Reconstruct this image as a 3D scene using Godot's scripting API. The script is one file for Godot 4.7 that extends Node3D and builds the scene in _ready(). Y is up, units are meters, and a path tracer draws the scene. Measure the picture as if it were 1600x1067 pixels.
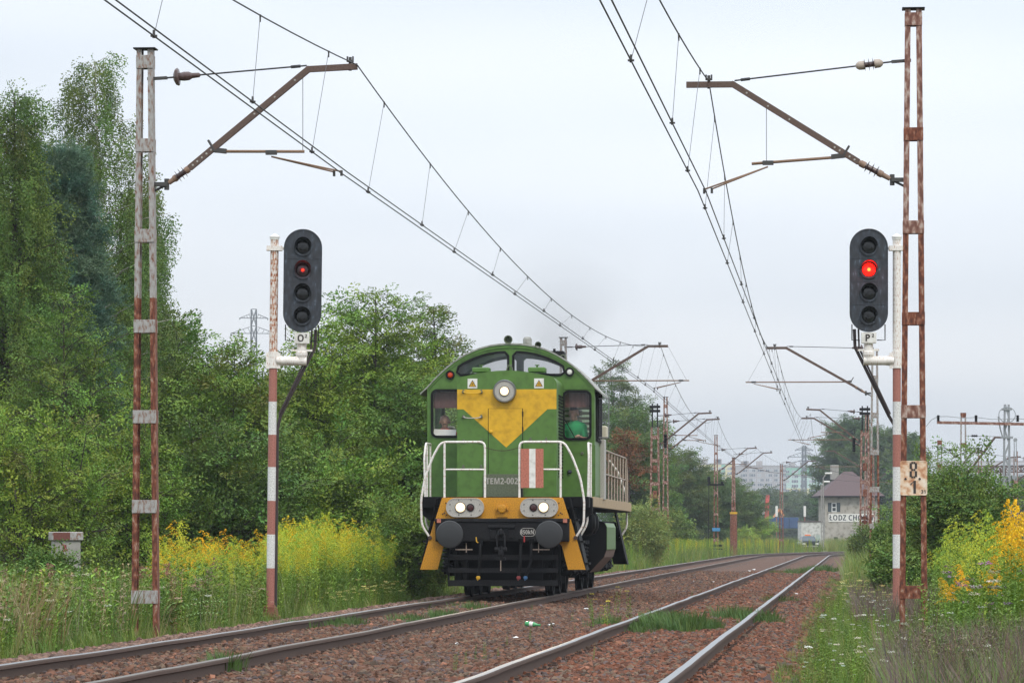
extends Node3D
# A diesel shunter on a double-track line. Metres, y up, rail tops at y = 0, the camera at the origin looking along -z.
# A photo pixel (1600 x 1067) gives a direction; depth comes from the ground, the track or the thing's usual size.

const F := 6400.0      # focal length in photo pixels
const HY := 841.0      # horizon row
const CH := 1.06       # camera height above the rails
const SL := 0.083      # sideways metres per metre of depth of the straight track
const OL := -6.33      # offset of the far (locomotive) track from the reference line
const OR := -2.14      # offset of the other track
const GY := -0.27      # level of the ground beside the track

var M := {}
var taken := {}
var rng := RandomNumberGenerator.new()
var shared := {}

func L(r: float, g: float, b: float) -> Color:
	return Color(r, g, b).linear_to_srgb()

func P(px: float, py: float, z: float) -> Vector3:
	return Vector3((px - 800.0) / F * z, CH + (HY - py) / F * z, -z)

func GP(px: float, z: float, y := GY) -> Vector3:
	return Vector3((px - 800.0) / F * z, y, -z)

# point beside the reference line: o metres to its right at depth z
func T(o: float, z: float, y := 0.0) -> Vector3:
	var b := maxf(0.0, z - 250.0)
	var m := SL + b / 480.0
	var q := sqrt(1.0 + m * m)
	return Vector3(SL * z + b * b / 960.0 + o / q, y, -(z - o * m / q))

func heading(z: float) -> float:
	return -atan(SL + maxf(0.0, z - 250.0) / 480.0)

# ---------- nodes ----------
func numbered(called: String) -> String:
	if not taken.has(called):
		taken[called] = 0
		return called
	taken[called] += 1
	return "%s_%03d" % [called, taken[called]]

func tag(o: Node, label := "", category := "", group := "", kind := "") -> Node:
	if label: o.set_meta("label", label)
	if category: o.set_meta("category", category)
	if group: o.set_meta("group", group)
	if kind: o.set_meta("kind", kind)
	return o

func thing(called: String, label: String, category: String, at := Vector3.ZERO, turn := 0.0, group := "") -> Node3D:
	var o := Node3D.new()
	o.name = numbered(called)
	add_child(o)
	o.position = at
	o.rotation.y = turn
	tag(o, label, category, group)
	return o

func obj(called: String, shape, m: Material, parent: Node = self, at := Vector3.ZERO) -> MeshInstance3D:
	var o := MeshInstance3D.new()
	o.name = called if parent != self else numbered(called)
	if shape is SurfaceTool:
		shape.generate_normals()
		o.mesh = shape.commit()
	else:
		o.mesh = shape
	o.material_override = m
	parent.add_child(o, true)
	o.position = at
	return o

func struct(called: String, shape, m: Material) -> MeshInstance3D:
	var o := obj(called, shape, m)
	o.set_meta("kind", "structure")
	return o

func scatter(called: String, mesh: Mesh, xf: Array, cols: Array, m: Material, parent: Node = self) -> MultiMeshInstance3D:
	var mm := MultiMesh.new()
	mm.transform_format = MultiMesh.TRANSFORM_3D
	mm.use_colors = true
	mm.mesh = mesh
	mm.instance_count = xf.size()
	for i in xf.size():
		mm.set_instance_transform(i, xf[i])
		mm.set_instance_color(i, cols[i])
	var o := MultiMeshInstance3D.new()
	o.name = called if parent != self else numbered(called)
	o.multimesh = mm
	o.material_override = m
	o.set_meta("kind", "stuff")
	parent.add_child(o, true)
	return o

# ---------- shapes ----------
func S(smooth := false) -> SurfaceTool:
	var st := SurfaceTool.new()
	st.begin(Mesh.PRIMITIVE_TRIANGLES)
	st.set_smooth_group(0 if smooth else -1)
	return st

func tri(st: SurfaceTool, a: Vector3, b: Vector3, c: Vector3) -> void:
	st.add_vertex(a); st.add_vertex(c); st.add_vertex(b)

func quad(st: SurfaceTool, a: Vector3, b: Vector3, c: Vector3, d: Vector3) -> void:
	tri(st, a, b, c); tri(st, a, c, d)

func bx(st: SurfaceTool, c: Vector3, s: Vector3, b := Basis()) -> SurfaceTool:
	st.set_smooth_group(-1)
	var x := b.x * s.x * 0.5; var y := b.y * s.y * 0.5; var z := b.z * s.z * 0.5
	quad(st, c - x - y + z, c + x - y + z, c + x + y + z, c - x + y + z)
	quad(st, c + x - y - z, c - x - y - z, c - x + y - z, c + x + y - z)
	quad(st, c + x - y + z, c + x - y - z, c + x + y - z, c + x + y + z)
	quad(st, c - x - y - z, c - x - y + z, c - x + y + z, c - x + y - z)
	quad(st, c - x + y + z, c + x + y + z, c + x + y - z, c - x + y - z)
	quad(st, c - x - y - z, c + x - y - z, c + x - y + z, c - x - y + z)
	return st

# a box with chamfered edges (chamfer c on all edges)
func cbx(st: SurfaceTool, at: Vector3, s: Vector3, c := 0.01) -> SurfaceTool:
	st.set_smooth_group(-1)
	var h := s * 0.5
	var pr := func(sx: float, sy: float, sz: float, axis: int) -> Vector3:
		var v := Vector3(sx * h.x, sy * h.y, sz * h.z)
		if axis != 0: v.x -= sx * c
		if axis != 1: v.y -= sy * c
		if axis != 2: v.z -= sz * c
		return at + v
	for ax in 3:
		for sg in [-1.0, 1.0]:
			var q := []
			for k in [[-1.0, -1.0], [1.0, -1.0], [1.0, 1.0], [-1.0, 1.0]]:
				var e := [0.0, 0.0, 0.0]
				e[ax] = sg; e[(ax + 1) % 3] = k[0]; e[(ax + 2) % 3] = k[1]
				q.append(pr.call(e[0], e[1], e[2], ax))
			if sg > 0: quad(st, q[0], q[1], q[2], q[3])
			else: quad(st, q[3], q[2], q[1], q[0])
	for ax in 3:
		var b1 := (ax + 1) % 3
		var b2 := (ax + 2) % 3
		for s1 in [-1.0, 1.0]:
			for s2 in [-1.0, 1.0]:
				var p := []
				for w in [[-1.0, b1], [1.0, b1], [1.0, b2], [-1.0, b2]]:
					var e := [0.0, 0.0, 0.0]
					e[ax] = w[0]; e[b1] = s1; e[b2] = s2
					p.append(pr.call(e[0], e[1], e[2], w[1]))
				var n: Vector3 = (p[1] - p[0]).cross(p[2] - p[0])
				var o := Vector3.ZERO
				o[b1] = s1; o[b2] = s2
				if n.dot(o) > 0: quad(st, p[0], p[1], p[2], p[3])
				else: quad(st, p[3], p[2], p[1], p[0])
	for sx in [-1.0, 1.0]:
		for sy in [-1.0, 1.0]:
			for sz in [-1.0, 1.0]:
				var a: Vector3 = pr.call(sx, sy, sz, 0)
				var b: Vector3 = pr.call(sx, sy, sz, 1)
				var d: Vector3 = pr.call(sx, sy, sz, 2)
				if (b - a).cross(d - a).dot(Vector3(sx, sy, sz)) > 0: tri(st, a, b, d)
				else: tri(st, a, d, b)
	return st

func bar(st: SurfaceTool, a: Vector3, b: Vector3, w: float, h: float, up := Vector3.UP) -> SurfaceTool:
	var d := (b - a).normalized()
	if absf(d.dot(up)) > 0.99: up = Vector3.BACK
	var x := up.cross(d).normalized()
	return bx(st, (a + b) * 0.5, Vector3(w, h, a.distance_to(b)), Basis(x, d.cross(x).normalized(), d))

func tube(st: SurfaceTool, pts: Array, rad, n := 8, caps := true) -> SurfaceTool:
	st.set_smooth_group(0)
	var rings := []
	var x := Vector3.ZERO
	for i in pts.size():
		var d: Vector3 = (pts[mini(i + 1, pts.size() - 1)] - pts[maxi(i - 1, 0)]).normalized()
		if i == 0:
			x = d.cross(Vector3.UP if absf(d.y) < 0.9 else Vector3.RIGHT).normalized()
		else:
			x = (x - d * x.dot(d)).normalized()
		var y := d.cross(x)
		var r: float = rad[i] if rad is Array else rad
		var ring := []
		for k in n:
			var t := TAU * k / n
			ring.append(pts[i] + (x * cos(t) + y * sin(t)) * r)
		rings.append(ring)
	for i in rings.size() - 1:
		for k in n:
			var k2 := (k + 1) % n
			quad(st, rings[i][k], rings[i][k2], rings[i + 1][k2], rings[i + 1][k])
	if caps:
		st.set_smooth_group(-1)
		for k in range(1, n - 1):
			tri(st, rings[0][0], rings[0][k + 1], rings[0][k])
			var e: Array = rings[-1]
			tri(st, e[0], e[k], e[k + 1])
	return st

# a turned shape: profile of (distance along the axis, radius); hard = flat facets between rings
func turned(st: SurfaceTool, at: Vector3, axis: Vector3, prof: Array, n := 16) -> SurfaceTool:
	var d := axis.normalized()
	var x := d.cross(Vector3.UP if absf(d.y) < 0.9 else Vector3.RIGHT).normalized()
	var y := d.cross(x)
	for i in prof.size() - 1:
		st.set_smooth_group(i + 1)
		for k in n:
			var q := []
			for w in [[i, k], [i, k + 1], [i + 1, k + 1], [i + 1, k]]:
				var t: float = TAU * w[1] / n
				q.append(at + d * prof[w[0]][0] + (x * cos(t) + y * sin(t)) * prof[w[0]][1])
			if prof[i][1] > 0.0005: tri(st, q[0], q[1], q[2])
			if prof[i + 1][1] > 0.0005: tri(st, q[0], q[2], q[3])
	return st

# outline in x, y (either winding) pushed from z0 to z1
func prism(st: SurfaceTool, poly: PackedVector2Array, z0: float, z1: float, xf := Transform3D()) -> SurfaceTool:
	st.set_smooth_group(-1)
	if Geometry2D.is_polygon_clockwise(poly):
		poly = poly.duplicate(); poly.reverse()
	var t := Geometry2D.triangulate_polygon(poly)
	for i in range(0, t.size(), 3):
		var a := poly[t[i]]; var b := poly[t[i + 1]]; var c := poly[t[i + 2]]
		if (b - a).cross(c - a) < 0:
			var w := b; b = c; c = w
		tri(st, xf * Vector3(a.x, a.y, z1), xf * Vector3(b.x, b.y, z1), xf * Vector3(c.x, c.y, z1))
		tri(st, xf * Vector3(a.x, a.y, z0), xf * Vector3(c.x, c.y, z0), xf * Vector3(b.x, b.y, z0))
	for i in poly.size():
		var a := poly[i]; var b := poly[(i + 1) % poly.size()]
		quad(st, xf * Vector3(a.x, a.y, z0), xf * Vector3(b.x, b.y, z0), xf * Vector3(b.x, b.y, z1), xf * Vector3(a.x, a.y, z1))
	return st

func pv(a: Array) -> PackedVector2Array:
	var p := PackedVector2Array()
	for i in range(0, a.size(), 2): p.append(Vector2(a[i], a[i + 1]))
	return p

func rrect(x0: float, y0: float, x1: float, y1: float, r: float, n := 5) -> PackedVector2Array:
	var p := PackedVector2Array()
	for c in [[x1 - r, y1 - r, 0.0], [x0 + r, y1 - r, 0.25], [x0 + r, y0 + r, 0.5], [x1 - r, y0 + r, 0.75]]:
		for k in n + 1:
			var t: float = TAU * (c[2] + 0.25 * k / n)
			p.append(Vector2(c[0] + r * cos(t), c[1] + r * sin(t)))
	return p

func circle(x: float, y: float, r: float, n := 20) -> PackedVector2Array:
	var p := PackedVector2Array()
	for k in n: p.append(Vector2(x + r * cos(TAU * k / n), y + r * sin(TAU * k / n)))
	return p

# a flat band between an outline and its inset, pushed from z0 to z1
func rim(st: SurfaceTool, poly: PackedVector2Array, inset: float, z0: float, z1: float) -> SurfaceTool:
	st.set_smooth_group(-1)
	if Geometry2D.is_polygon_clockwise(poly):
		poly = poly.duplicate(); poly.reverse()
	var inner := PackedVector2Array()
	var n := poly.size()
	for i in n:
		var d := (poly[(i + 1) % n] - poly[(i + n - 1) % n]).normalized()
		inner.append(poly[i] + Vector2(-d.y, d.x) * inset)
	for i in n:
		var j := (i + 1) % n
		var a := poly[i]; var b := poly[j]; var c := inner[j]; var e := inner[i]
		quad(st, Vector3(a.x, a.y, z1), Vector3(b.x, b.y, z1), Vector3(c.x, c.y, z1), Vector3(e.x, e.y, z1))
		quad(st, Vector3(a.x, a.y, z0), Vector3(b.x, b.y, z0), Vector3(b.x, b.y, z1), Vector3(a.x, a.y, z1))
		quad(st, Vector3(c.x, c.y, z0), Vector3(e.x, e.y, z0), Vector3(e.x, e.y, z1), Vector3(c.x, c.y, z1))
	return st

func lettering(called: String, what: String, size: float, m: Material, parent: Node, at: Vector3, mono := false, squeeze := 1.0) -> MeshInstance3D:
	var f := SystemFont.new()
	f.font_names = PackedStringArray(["Droid Sans Mono" if mono else "Droid Sans"])
	f.font_weight = 700
	var t := TextMesh.new()
	t.font = f
	t.text = what
	t.font_size = 64
	t.pixel_size = size / 46.0
	t.depth = 0.004
	t.curve_step = 2.0
	var o := obj(called, t, m, parent, at)
	o.scale.x = squeeze
	return o

# ---------- materials ----------
func noise_tex(seed_: int, freq: float, ramp: Array, size := 512, octaves := 5, normal := 0.0, type := FastNoiseLite.TYPE_SIMPLEX_SMOOTH) -> NoiseTexture2D:
	var n := FastNoiseLite.new()
	n.seed = seed_
	n.noise_type = type
	n.frequency = freq
	n.fractal_octaves = octaves
	var t := NoiseTexture2D.new()
	t.width = size
	t.height = size
	t.seamless = true
	t.noise = n
	if normal > 0.0:
		t.as_normal_map = true
		t.bump_strength = normal
	elif ramp:
		var g := Gradient.new()
		g.offsets = PackedFloat32Array()
		g.colors = PackedColorArray()
		var of := PackedFloat32Array(); var co := PackedColorArray()
		for r in ramp:
			of.append(r[0]); co.append(r[1])
		g.offsets = of
		g.colors = co
		t.color_ramp = g
	return t

func mat(col: Color, rough := 0.7, tex: Texture2D = null, scale := 1.0, metal := 0.0, nrm: Texture2D = null, world := false) -> StandardMaterial3D:
	var m := StandardMaterial3D.new()
	m.albedo_color = col
	m.roughness = rough
	m.metallic = metal
	if tex or nrm:
		m.uv1_triplanar = true
		m.uv1_world_triplanar = world
		m.uv1_scale = Vector3.ONE * scale
	if tex: m.albedo_texture = tex
	if nrm:
		m.normal_enabled = true
		m.normal_texture = nrm
		m.normal_scale = 0.6
	return m

func glow(col: Color, energy: float) -> StandardMaterial3D:
	var m := mat(col, 0.3)
	m.emission_enabled = true
	m.emission = col
	m.emission_energy_multiplier = energy
	return m

func leafmat(thru: float) -> StandardMaterial3D:
	var m := StandardMaterial3D.new()
	m.vertex_color_use_as_albedo = true
	m.roughness = 0.6
	m.metallic_specular = 0.35
	m.cull_mode = BaseMaterial3D.CULL_DISABLED
	m.backlight_enabled = true
	m.backlight = Color(thru, thru, thru * 0.4)
	return m

func make_materials() -> void:
	var W := Color.WHITE
	var grime := noise_tex(1, 0.012, [[0.0, Color(0.84, 0.83, 0.82)], [0.5, Color(0.95, 0.95, 0.94)], [1.0, W]])
	var fine := noise_tex(2, 0.05, [[0.0, Color(0.66, 0.64, 0.62)], [0.5, Color(0.9, 0.9, 0.9)], [1.0, W]])
	var streak := noise_tex(3, 0.02, [[0.0, Color(0.62, 0.62, 0.60)], [0.4, Color(0.9, 0.9, 0.88)], [1.0, W]])
	var rg := noise_tex(4, 0.016, [[0.0, Color(0.34, 0.20, 0.15)], [0.22, Color(0.48, 0.33, 0.26)], [0.36, Color(0.54, 0.48, 0.45)], [0.52, Color(0.59, 0.58, 0.57)], [1.0, Color(0.67, 0.67, 0.66)]], 512, 8)
	var rr := noise_tex(5, 0.014, [[0.0, Color(0.24, 0.12, 0.09)], [0.40, Color(0.40, 0.21, 0.14)], [0.62, Color(0.50, 0.29, 0.20)], [0.80, Color(0.57, 0.43, 0.36)], [1.0, Color(0.68, 0.62, 0.57)]], 512, 8)
	var rw := noise_tex(6, 0.025, [[0.0, Color(0.50, 0.28, 0.18)], [0.18, Color(0.66, 0.47, 0.36)], [0.30, Color(0.86, 0.83, 0.80)], [1.0, Color(0.93, 0.93, 0.92)]], 512, 7)
	var sg := noise_tex(7, 0.008, [[0.0, Color(0.62, 0.38, 0.25)], [0.30, Color(0.78, 0.61, 0.48)], [0.5, Color(0.84, 0.73, 0.62)], [0.70, Color(0.87, 0.79, 0.71)], [1.0, Color(0.90, 0.86, 0.80)]], 512, 7)
	var bump := noise_tex(8, 0.06, [], 512, 4, 3.0)
	M.green = mat(L(0.088, 0.192, 0.033), 0.42, grime, 0.8)
	M.green_dull = mat(L(0.130, 0.155, 0.095), 0.6, fine, 1.2)
	M.yellow = mat(L(0.70, 0.40, 0.012), 0.45, grime, 0.8)
	M.orange = mat(L(0.66, 0.30, 0.008), 0.55, fine, 1.6)
	M.black = mat(L(0.010, 0.010, 0.011), 0.6, fine, 1.4)
	M.dark = mat(L(0.020, 0.020, 0.022), 0.55, fine, 1.4)
	M.buffer = mat(L(0.035, 0.037, 0.040), 0.38, fine, 3.0)
	M.pipe = mat(W, 0.5, rw, 1.6)
	M.rail_brown = mat(L(0.50, 0.40, 0.33), 0.6, fine, 1.5)
	M.beige = mat(L(0.46, 0.33, 0.19), 0.6, grime, 1.0)
	M.lamp_plate = mat(L(0.52, 0.50, 0.46), 0.5, fine, 2.0)
	M.salmon = mat(L(0.56, 0.19, 0.125), 0.5, fine, 1.2)
	M.white = mat(L(0.80, 0.79, 0.76), 0.5, grime, 1.2)
	M.rubber = mat(L(0.014, 0.014, 0.015), 0.7)
	M.glass = mat(Color(0.25, 0.28, 0.28, 0.03), 0.03)
	M.glass.transparency = BaseMaterial3D.TRANSPARENCY_ALPHA
	M.glass_greyed = mat(Color(0.30, 0.32, 0.34, 0.45), 0.03)  # upper cab panes: the grey of their reflections is put into the colour
	M.glass_greyed.transparency = BaseMaterial3D.TRANSPARENCY_ALPHA
	M.curtain = mat(L(0.16, 0.075, 0.065), 0.9, fine, 2.0)
	M.interior = mat(L(0.20, 0.22, 0.19), 0.8)
	M.roof = mat(L(0.36, 0.36, 0.34), 0.6, streak, 0.8)
	M.steel = mat(L(0.34, 0.345, 0.35), 0.38, fine, 3.0, 0.85)
	M.rail_side = mat(L(0.112, 0.066, 0.047), 0.75, fine, 1.5)
	M.rail_dull = mat(L(0.17, 0.145, 0.12), 0.5, fine, 2.0, 0.3)
	M.sleeper = mat(L(0.10, 0.080, 0.068), 0.9, fine, 2.0)
	M.fastener = mat(L(0.075, 0.045, 0.034), 0.85, fine, 4.0)
	M.mast_grey = mat(W, 0.65, rg, 1.6, 0.0, bump)
	M.mast_rust = mat(W, 0.75, rr, 1.6, 0.0, bump)
	M.mast_mix = mat(W, 0.7, noise_tex(14, 0.014, [[0.0, Color(0.34, 0.20, 0.16)], [0.40, Color(0.46, 0.31, 0.26)], [0.58, Color(0.57, 0.44, 0.39)], [0.75, Color(0.66, 0.58, 0.54)], [1.0, Color(0.74, 0.70, 0.67)]], 512, 8), 1.3, 0.0, bump)
	M.galva = mat(L(0.40, 0.43, 0.46), 0.5, fine, 1.5, 0.3)
	M.arm = mat(L(0.135, 0.085, 0.066), 0.7, fine, 1.6)
	M.tube_brown = mat(L(0.27, 0.165, 0.10), 0.65, fine, 2.0)
	M.insulator = mat(L(0.085, 0.052, 0.048), 0.25)
	M.insulator_end = mat(L(0.30, 0.19, 0.13), 0.6, fine, 4.0)
	M.insulator_pale = mat(L(0.50, 0.42, 0.35), 0.5, fine, 4.0)
	M.wire = mat(L(0.022, 0.022, 0.026), 0.6)
	M.dropper = mat(L(0.16, 0.165, 0.18), 0.6)
	M.clamp = mat(L(0.05, 0.048, 0.046), 0.6)
	M.signal_black = mat(W, 0.45, noise_tex(15, 0.02, [[0.0, Color(0.15, 0.16, 0.18)], [0.5, Color(0.19, 0.21, 0.24)], [0.75, Color(0.23, 0.26, 0.30)], [0.84, Color(0.34, 0.38, 0.43)], [1.0, Color(0.50, 0.54, 0.58)]], 512, 4), 0.9)
	M.signal_white = mat(W, 0.55, rw, 2.2)
	M.signal_rusty = mat(W, 0.6, noise_tex(9, 0.016, [[0.0, Color(0.36, 0.15, 0.07)], [0.36, Color(0.62, 0.34, 0.18)], [0.48, Color(0.78, 0.66, 0.57)], [0.58, Color(0.85, 0.83, 0.81)], [1.0, Color(0.88, 0.87, 0.85)]], 512, 7), 2.6)
	M.band_red = mat(L(0.44, 0.175, 0.135), 0.6, fine, 1.6)
	M.band_white = mat(L(0.82, 0.82, 0.80), 0.55, fine, 1.6)
	M.lens_dark = mat(L(0.020, 0.022, 0.024), 0.12)
	M.conduit = mat(L(0.040, 0.028, 0.028), 0.6)
	M.sign_rust = mat(W, 0.6, sg, 1.9)
	M.ink = mat(L(0.035, 0.028, 0.026), 0.6)
	M.concrete = mat(L(0.34, 0.33, 0.31), 0.9, grime, 0.7)
	M.plaster = mat(L(0.44, 0.41, 0.37), 0.9, streak, 0.12)
	M.plaster_pale = mat(L(0.62, 0.62, 0.60), 0.9, streak, 0.2)
	M.tiles = mat(L(0.130, 0.085, 0.085), 0.8, fine, 0.3)
	M.window_dark = mat(L(0.03, 0.037, 0.042), 0.15)
	M.frame_white = mat(L(0.70, 0.71, 0.70), 0.6)
	M.shutter = mat(L(0.035, 0.052, 0.058), 0.6)
	M.leaf = leafmat(0.42)
	M.leaf_thick = leafmat(0.12)
	M.petal = leafmat(0.3)
	M.bark = mat(L(0.065, 0.050, 0.040), 0.95, fine, 1.0)
	M.birch_bark = mat(W, 0.8, noise_tex(10, 0.03, [[0.0, Color(0.12, 0.11, 0.10)], [0.33, Color(0.3, 0.28, 0.26)], [0.4, Color(0.72, 0.70, 0.67)], [1.0, Color(0.84, 0.82, 0.80)]]), 1.2)
	M.stone = mat(W, 0.9)
	M.stone.vertex_color_use_as_albedo = true
	M.pylon = mat(L(0.13, 0.145, 0.16), 0.6)
	for k in ["mast_grey", "mast_rust", "mast_mix", "signal_rusty", "signal_white", "signal_black"]: M[k].uv1_scale = Vector3(1.0, 0.38, 1.0) * M[k].uv1_scale.x * 1.5
	for k in ["black", "dark", "rubber"]: M[k].metallic_specular = 0.22
	M.skin = mat(L(0.50, 0.28, 0.20), 0.55)

func make_sky() -> void:
	var cam := Camera3D.new()
	cam.name = "camera"
	cam.projection = Camera3D.PROJECTION_FRUSTUM
	cam.near = 0.5
	cam.far = 9000.0
	cam.size = 1067.0 / F * 0.5
	cam.frustum_offset = Vector2(0.0, (HY - 533.5) / F * 0.5)
	cam.position = Vector3(0, CH, 0)
	add_child(cam)
	cam.current = true
	var env := Environment.new()
	env.tonemap_mode = Environment.TONE_MAPPER_LINEAR
	env.tonemap_exposure = EXPOSURE
	env.sdfgi_enabled = true
	env.ssao_enabled = true
	env.ssil_enabled = true
	env.background_mode = Environment.BG_SKY
	# an even overcast: brightest overhead, paler and greyer towards the horizon, with soft streaks of cloud
	var w := 1024
	var h := 512
	var img := Image.create(w, h, false, Image.FORMAT_RGBF)
	var n := FastNoiseLite.new()
	n.seed = 5
	n.frequency = 1.0
	n.fractal_octaves = 5
	for y in h:
		var el := PI * (0.5 - (y + 0.5) / h)
		var up := maxf(0.0, sin(el))
		for x in w:
			var az := TAU * (x + 0.5) / w
			var d := Vector3(cos(el) * cos(az), sin(el), cos(el) * sin(az))
			var c := n.get_noise_3d(d.x * 2.2, d.y * 26.0, d.z * 2.2)
			var c2 := n.get_noise_3d(d.x * 1.5 + 9.0, d.y * 6.0, d.z * 1.5)
			var g := (HORIZON + (0.86 - HORIZON) * smoothstep(0.0, 0.12, up) + ZENITH * up) * (1.0 + 0.14 * c + 0.10 * c2)
			var blue := 0.055 + 0.05 * smoothstep(0.0, 0.1, up) - 0.05 * c
			img.set_pixel(x, y, Color(g * (1.0 - blue), g * (1.0 - 0.30 * blue), g * (1.0 + 0.55 * blue)))
	var pan := PanoramaSkyMaterial.new()
	pan.panorama = ImageTexture.create_from_image(img)
	var sky := Sky.new()
	sky.sky_material = pan
	env.sky = sky
	env.volumetric_fog_enabled = true
	env.volumetric_fog_density = 0.0
	env.fog_enabled = true
	env.fog_density = FOG
	env.fog_light_color = Color(0.86, 0.89, 0.93)
	var we := WorldEnvironment.new()
	we.name = "surroundings"
	we.environment = env
	add_child(we)
	var sun := DirectionalLight3D.new()
	sun.name = "sun"
	sun.light_energy = SUN
	sun.light_color = Color(1.0, 0.96, 0.90)
	sun.light_angular_distance = 14.0
	sun.shadow_enabled = true
	sun.rotation_degrees = Vector3(-48, 22, 0)
	add_child(sun)

var hill := FastNoiseLite.new()

func ground_y(x: float, z: float) -> float:
	return GY - 0.02 + 0.07 * hill.get_noise_2d(x * 0.25, z * 0.25)

func make_ground() -> void:
	hill.seed = 3
	hill.frequency = 1.0
	var zs := []
	var z := -30.0
	while z < 8500.0:
		zs.append(z)
		z += 1.2 if z > 25 and z < 110 else (6.0 if z < 420 else z * 0.25)
	var us := []
	for i in range(-60, 61):
		var t := i / 60.0
		us.append(signf(t) * (absf(t) * 22.0 + pow(absf(t), 6.0) * 5000.0))
	var st := S(true)
	var idx := 0
	for a in zs:
		for u in us:
			var x: float = SL * minf(a, 400.0) - 4.0 + u
			st.add_vertex(Vector3(x, ground_y(x, a), -a))
	var nu := us.size()
	for i in zs.size() - 1:
		for j in nu - 1:
			var k := i * nu + j
			for q in [k, k + nu, k + nu + 1, k, k + nu + 1, k + 1]: st.add_index(q)
	var soil := noise_tex(21, 0.01, [[0.0, Color(0.30, 0.22, 0.15)], [0.42, Color(0.33, 0.27, 0.17)], [0.52, Color(0.25, 0.29, 0.12)], [1.0, Color(0.34, 0.38, 0.16)]], 1024, 6)
	struct("ground", st, mat(Color.WHITE, 0.95, soil, 0.07, 0.0, null, true))

func bed_y(o: float) -> float:
	# the ballast across the two tracks: a crown a little below the rail tops, a shoulder on each side, a shallow dip between
	var a := minf(absf(o - OL), absf(o - OR))
	var y := -0.155 - 0.03 * smoothstep(0.9, 1.7, a)
	if o < OL: y = lerpf(-0.135, -0.45, smoothstep(1.80, 2.6, a))
	elif o > OR: y = lerpf(-0.155, -0.45, smoothstep(1.05, 2.5, a))
	return y

func make_bed() -> void:
	var st := S(true)
	var os := []
	var o := OL - 2.8
	while o < OR + 2.61:
		os.append(o); o += 0.12
	var zs := []
	var z := 18.0
	while z < 470.0:
		zs.append(z)
		z += 0.35 if z < 80 else (1.5 if z < 250 else 4.0)
	for a in zs:
		for b in os:
			var p := T(b, a)
			p.y = bed_y(b) - 0.012 + 0.018 * hill.get_noise_2d(p.x * 5.0, p.z * 5.0)
			st.add_vertex(p)
	var n := os.size()
	for i in zs.size() - 1:
		for j in n - 1:
			var k := i * n + j
			for q in [k, k + n, k + n + 1, k, k + n + 1, k + 1]: st.add_index(q)
	var t := noise_tex(22, 0.045, [[0.0, Color(0.14, 0.08, 0.05)], [0.4, Color(0.29, 0.19, 0.13)], [0.55, Color(0.37, 0.25, 0.18)], [0.7, Color(0.45, 0.33, 0.26)], [1.0, Color(0.56, 0.46, 0.39)]], 1024, 4)
	var m := mat(Color.WHITE, 0.95, t, 0.55, 0.0, noise_tex(23, 0.06, [], 512, 3, 6.0), true)
	m.normal_scale = 1.0
	struct("ballast_bed", st, m)
	# loose stones on the bed
	var shapes := []
	for v in 4:
		rng.seed = 40 + v
		var pts := []
		for k in 12:
			var e := acos(1.0 - 2.0 * (k + 0.5) / 12.0)
			var f := k * 2.39996
			pts.append(Vector3(sin(e) * cos(f) * 1.15, cos(e) * 0.72, sin(e) * sin(f)) * rng.randf_range(0.72, 1.12))
		shapes.append(hull(pts))
	var xf := [[], [], [], []]
	var co := [[], [], [], []]
	rng.seed = 77
	var zz := 27.0
	while zz < 150.0:
		var near := zz < 62.0
		var step := 0.060 if near else (0.08 if zz < 95 else 0.12)
		var per := (OR + 1.85 - OL + 2.5) / (0.056 if near else (0.072 if zz < 95 else 0.115))
		for k in int(per):
			var oo := rng.randf_range(OL - 2.5, OR + 1.85)
			var p := T(oo, zz + rng.randf() * step)
			var sz := rng.randf_range(0.017, 0.046) * (1.0 if near else 1.2)
			if rng.randf() < 0.04: sz *= 1.5
			p.y = bed_y(oo) + rng.randf_range(-0.012, 0.012)
			var v := rng.randi() % 4
			xf[v].append(Transform3D(Basis(Vector3(rng.randf() - 0.5, rng.randf() + 0.2, rng.randf() - 0.5).normalized(), rng.randf() * TAU).scaled(Vector3.ONE * sz), p))
			var g := rng.randf_range(0.30, 1.05)
			var c := Color(0.150, 0.068, 0.038)
			var w := rng.randf()
			if oo > OR - 1.3: c = Color(0.185, 0.066, 0.032)
			if w < 0.22: c = Color(0.165, 0.108, 0.070)
			elif w < 0.32: c = Color(0.12, 0.085, 0.08)
			elif w < 0.36: c = Color(0.30, 0.13, 0.075)
			if oo < OL - 1.2: c = c.lerp(Color(0.30, 0.19, 0.145), 0.5)
			co[v].append(Color(c.r * g, c.g * g, c.b * g))
		zz += step
	for v in 4:
		tag(scatter("ballast_stones", shapes[v], xf[v], co[v], M.stone), "loose reddish brown crushed stones of the track ballast", "ballast", "track ballast", "stuff")

# a convex hull of a few points (stones, lumps)
func hull(pts: Array) -> ArrayMesh:
	var st := S(false)
	var n := pts.size()
	for i in n:
		for j in range(i + 1, n):
			for k in range(j + 1, n):
				var nn: Vector3 = (pts[j] - pts[i]).cross(pts[k] - pts[i])
				var pos := 0
				var neg := 0
				for q in n:
					if q == i or q == j or q == k: continue
					if nn.dot(pts[q] - pts[i]) > 0: pos += 1
					else: neg += 1
				if pos == 0: tri(st, pts[i], pts[j], pts[k])
				elif neg == 0: tri(st, pts[i], pts[k], pts[j])
	st.generate_normals()
	return st.commit()

func rail_wobble(o: float, z: float) -> Vector3:
	return Vector3(0.010 * hill.get_noise_2d(z * 0.16, o * 3.0), 0.012 * hill.get_noise_2d(z * 0.13 + 50.0, o * 3.0), 0)

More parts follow.
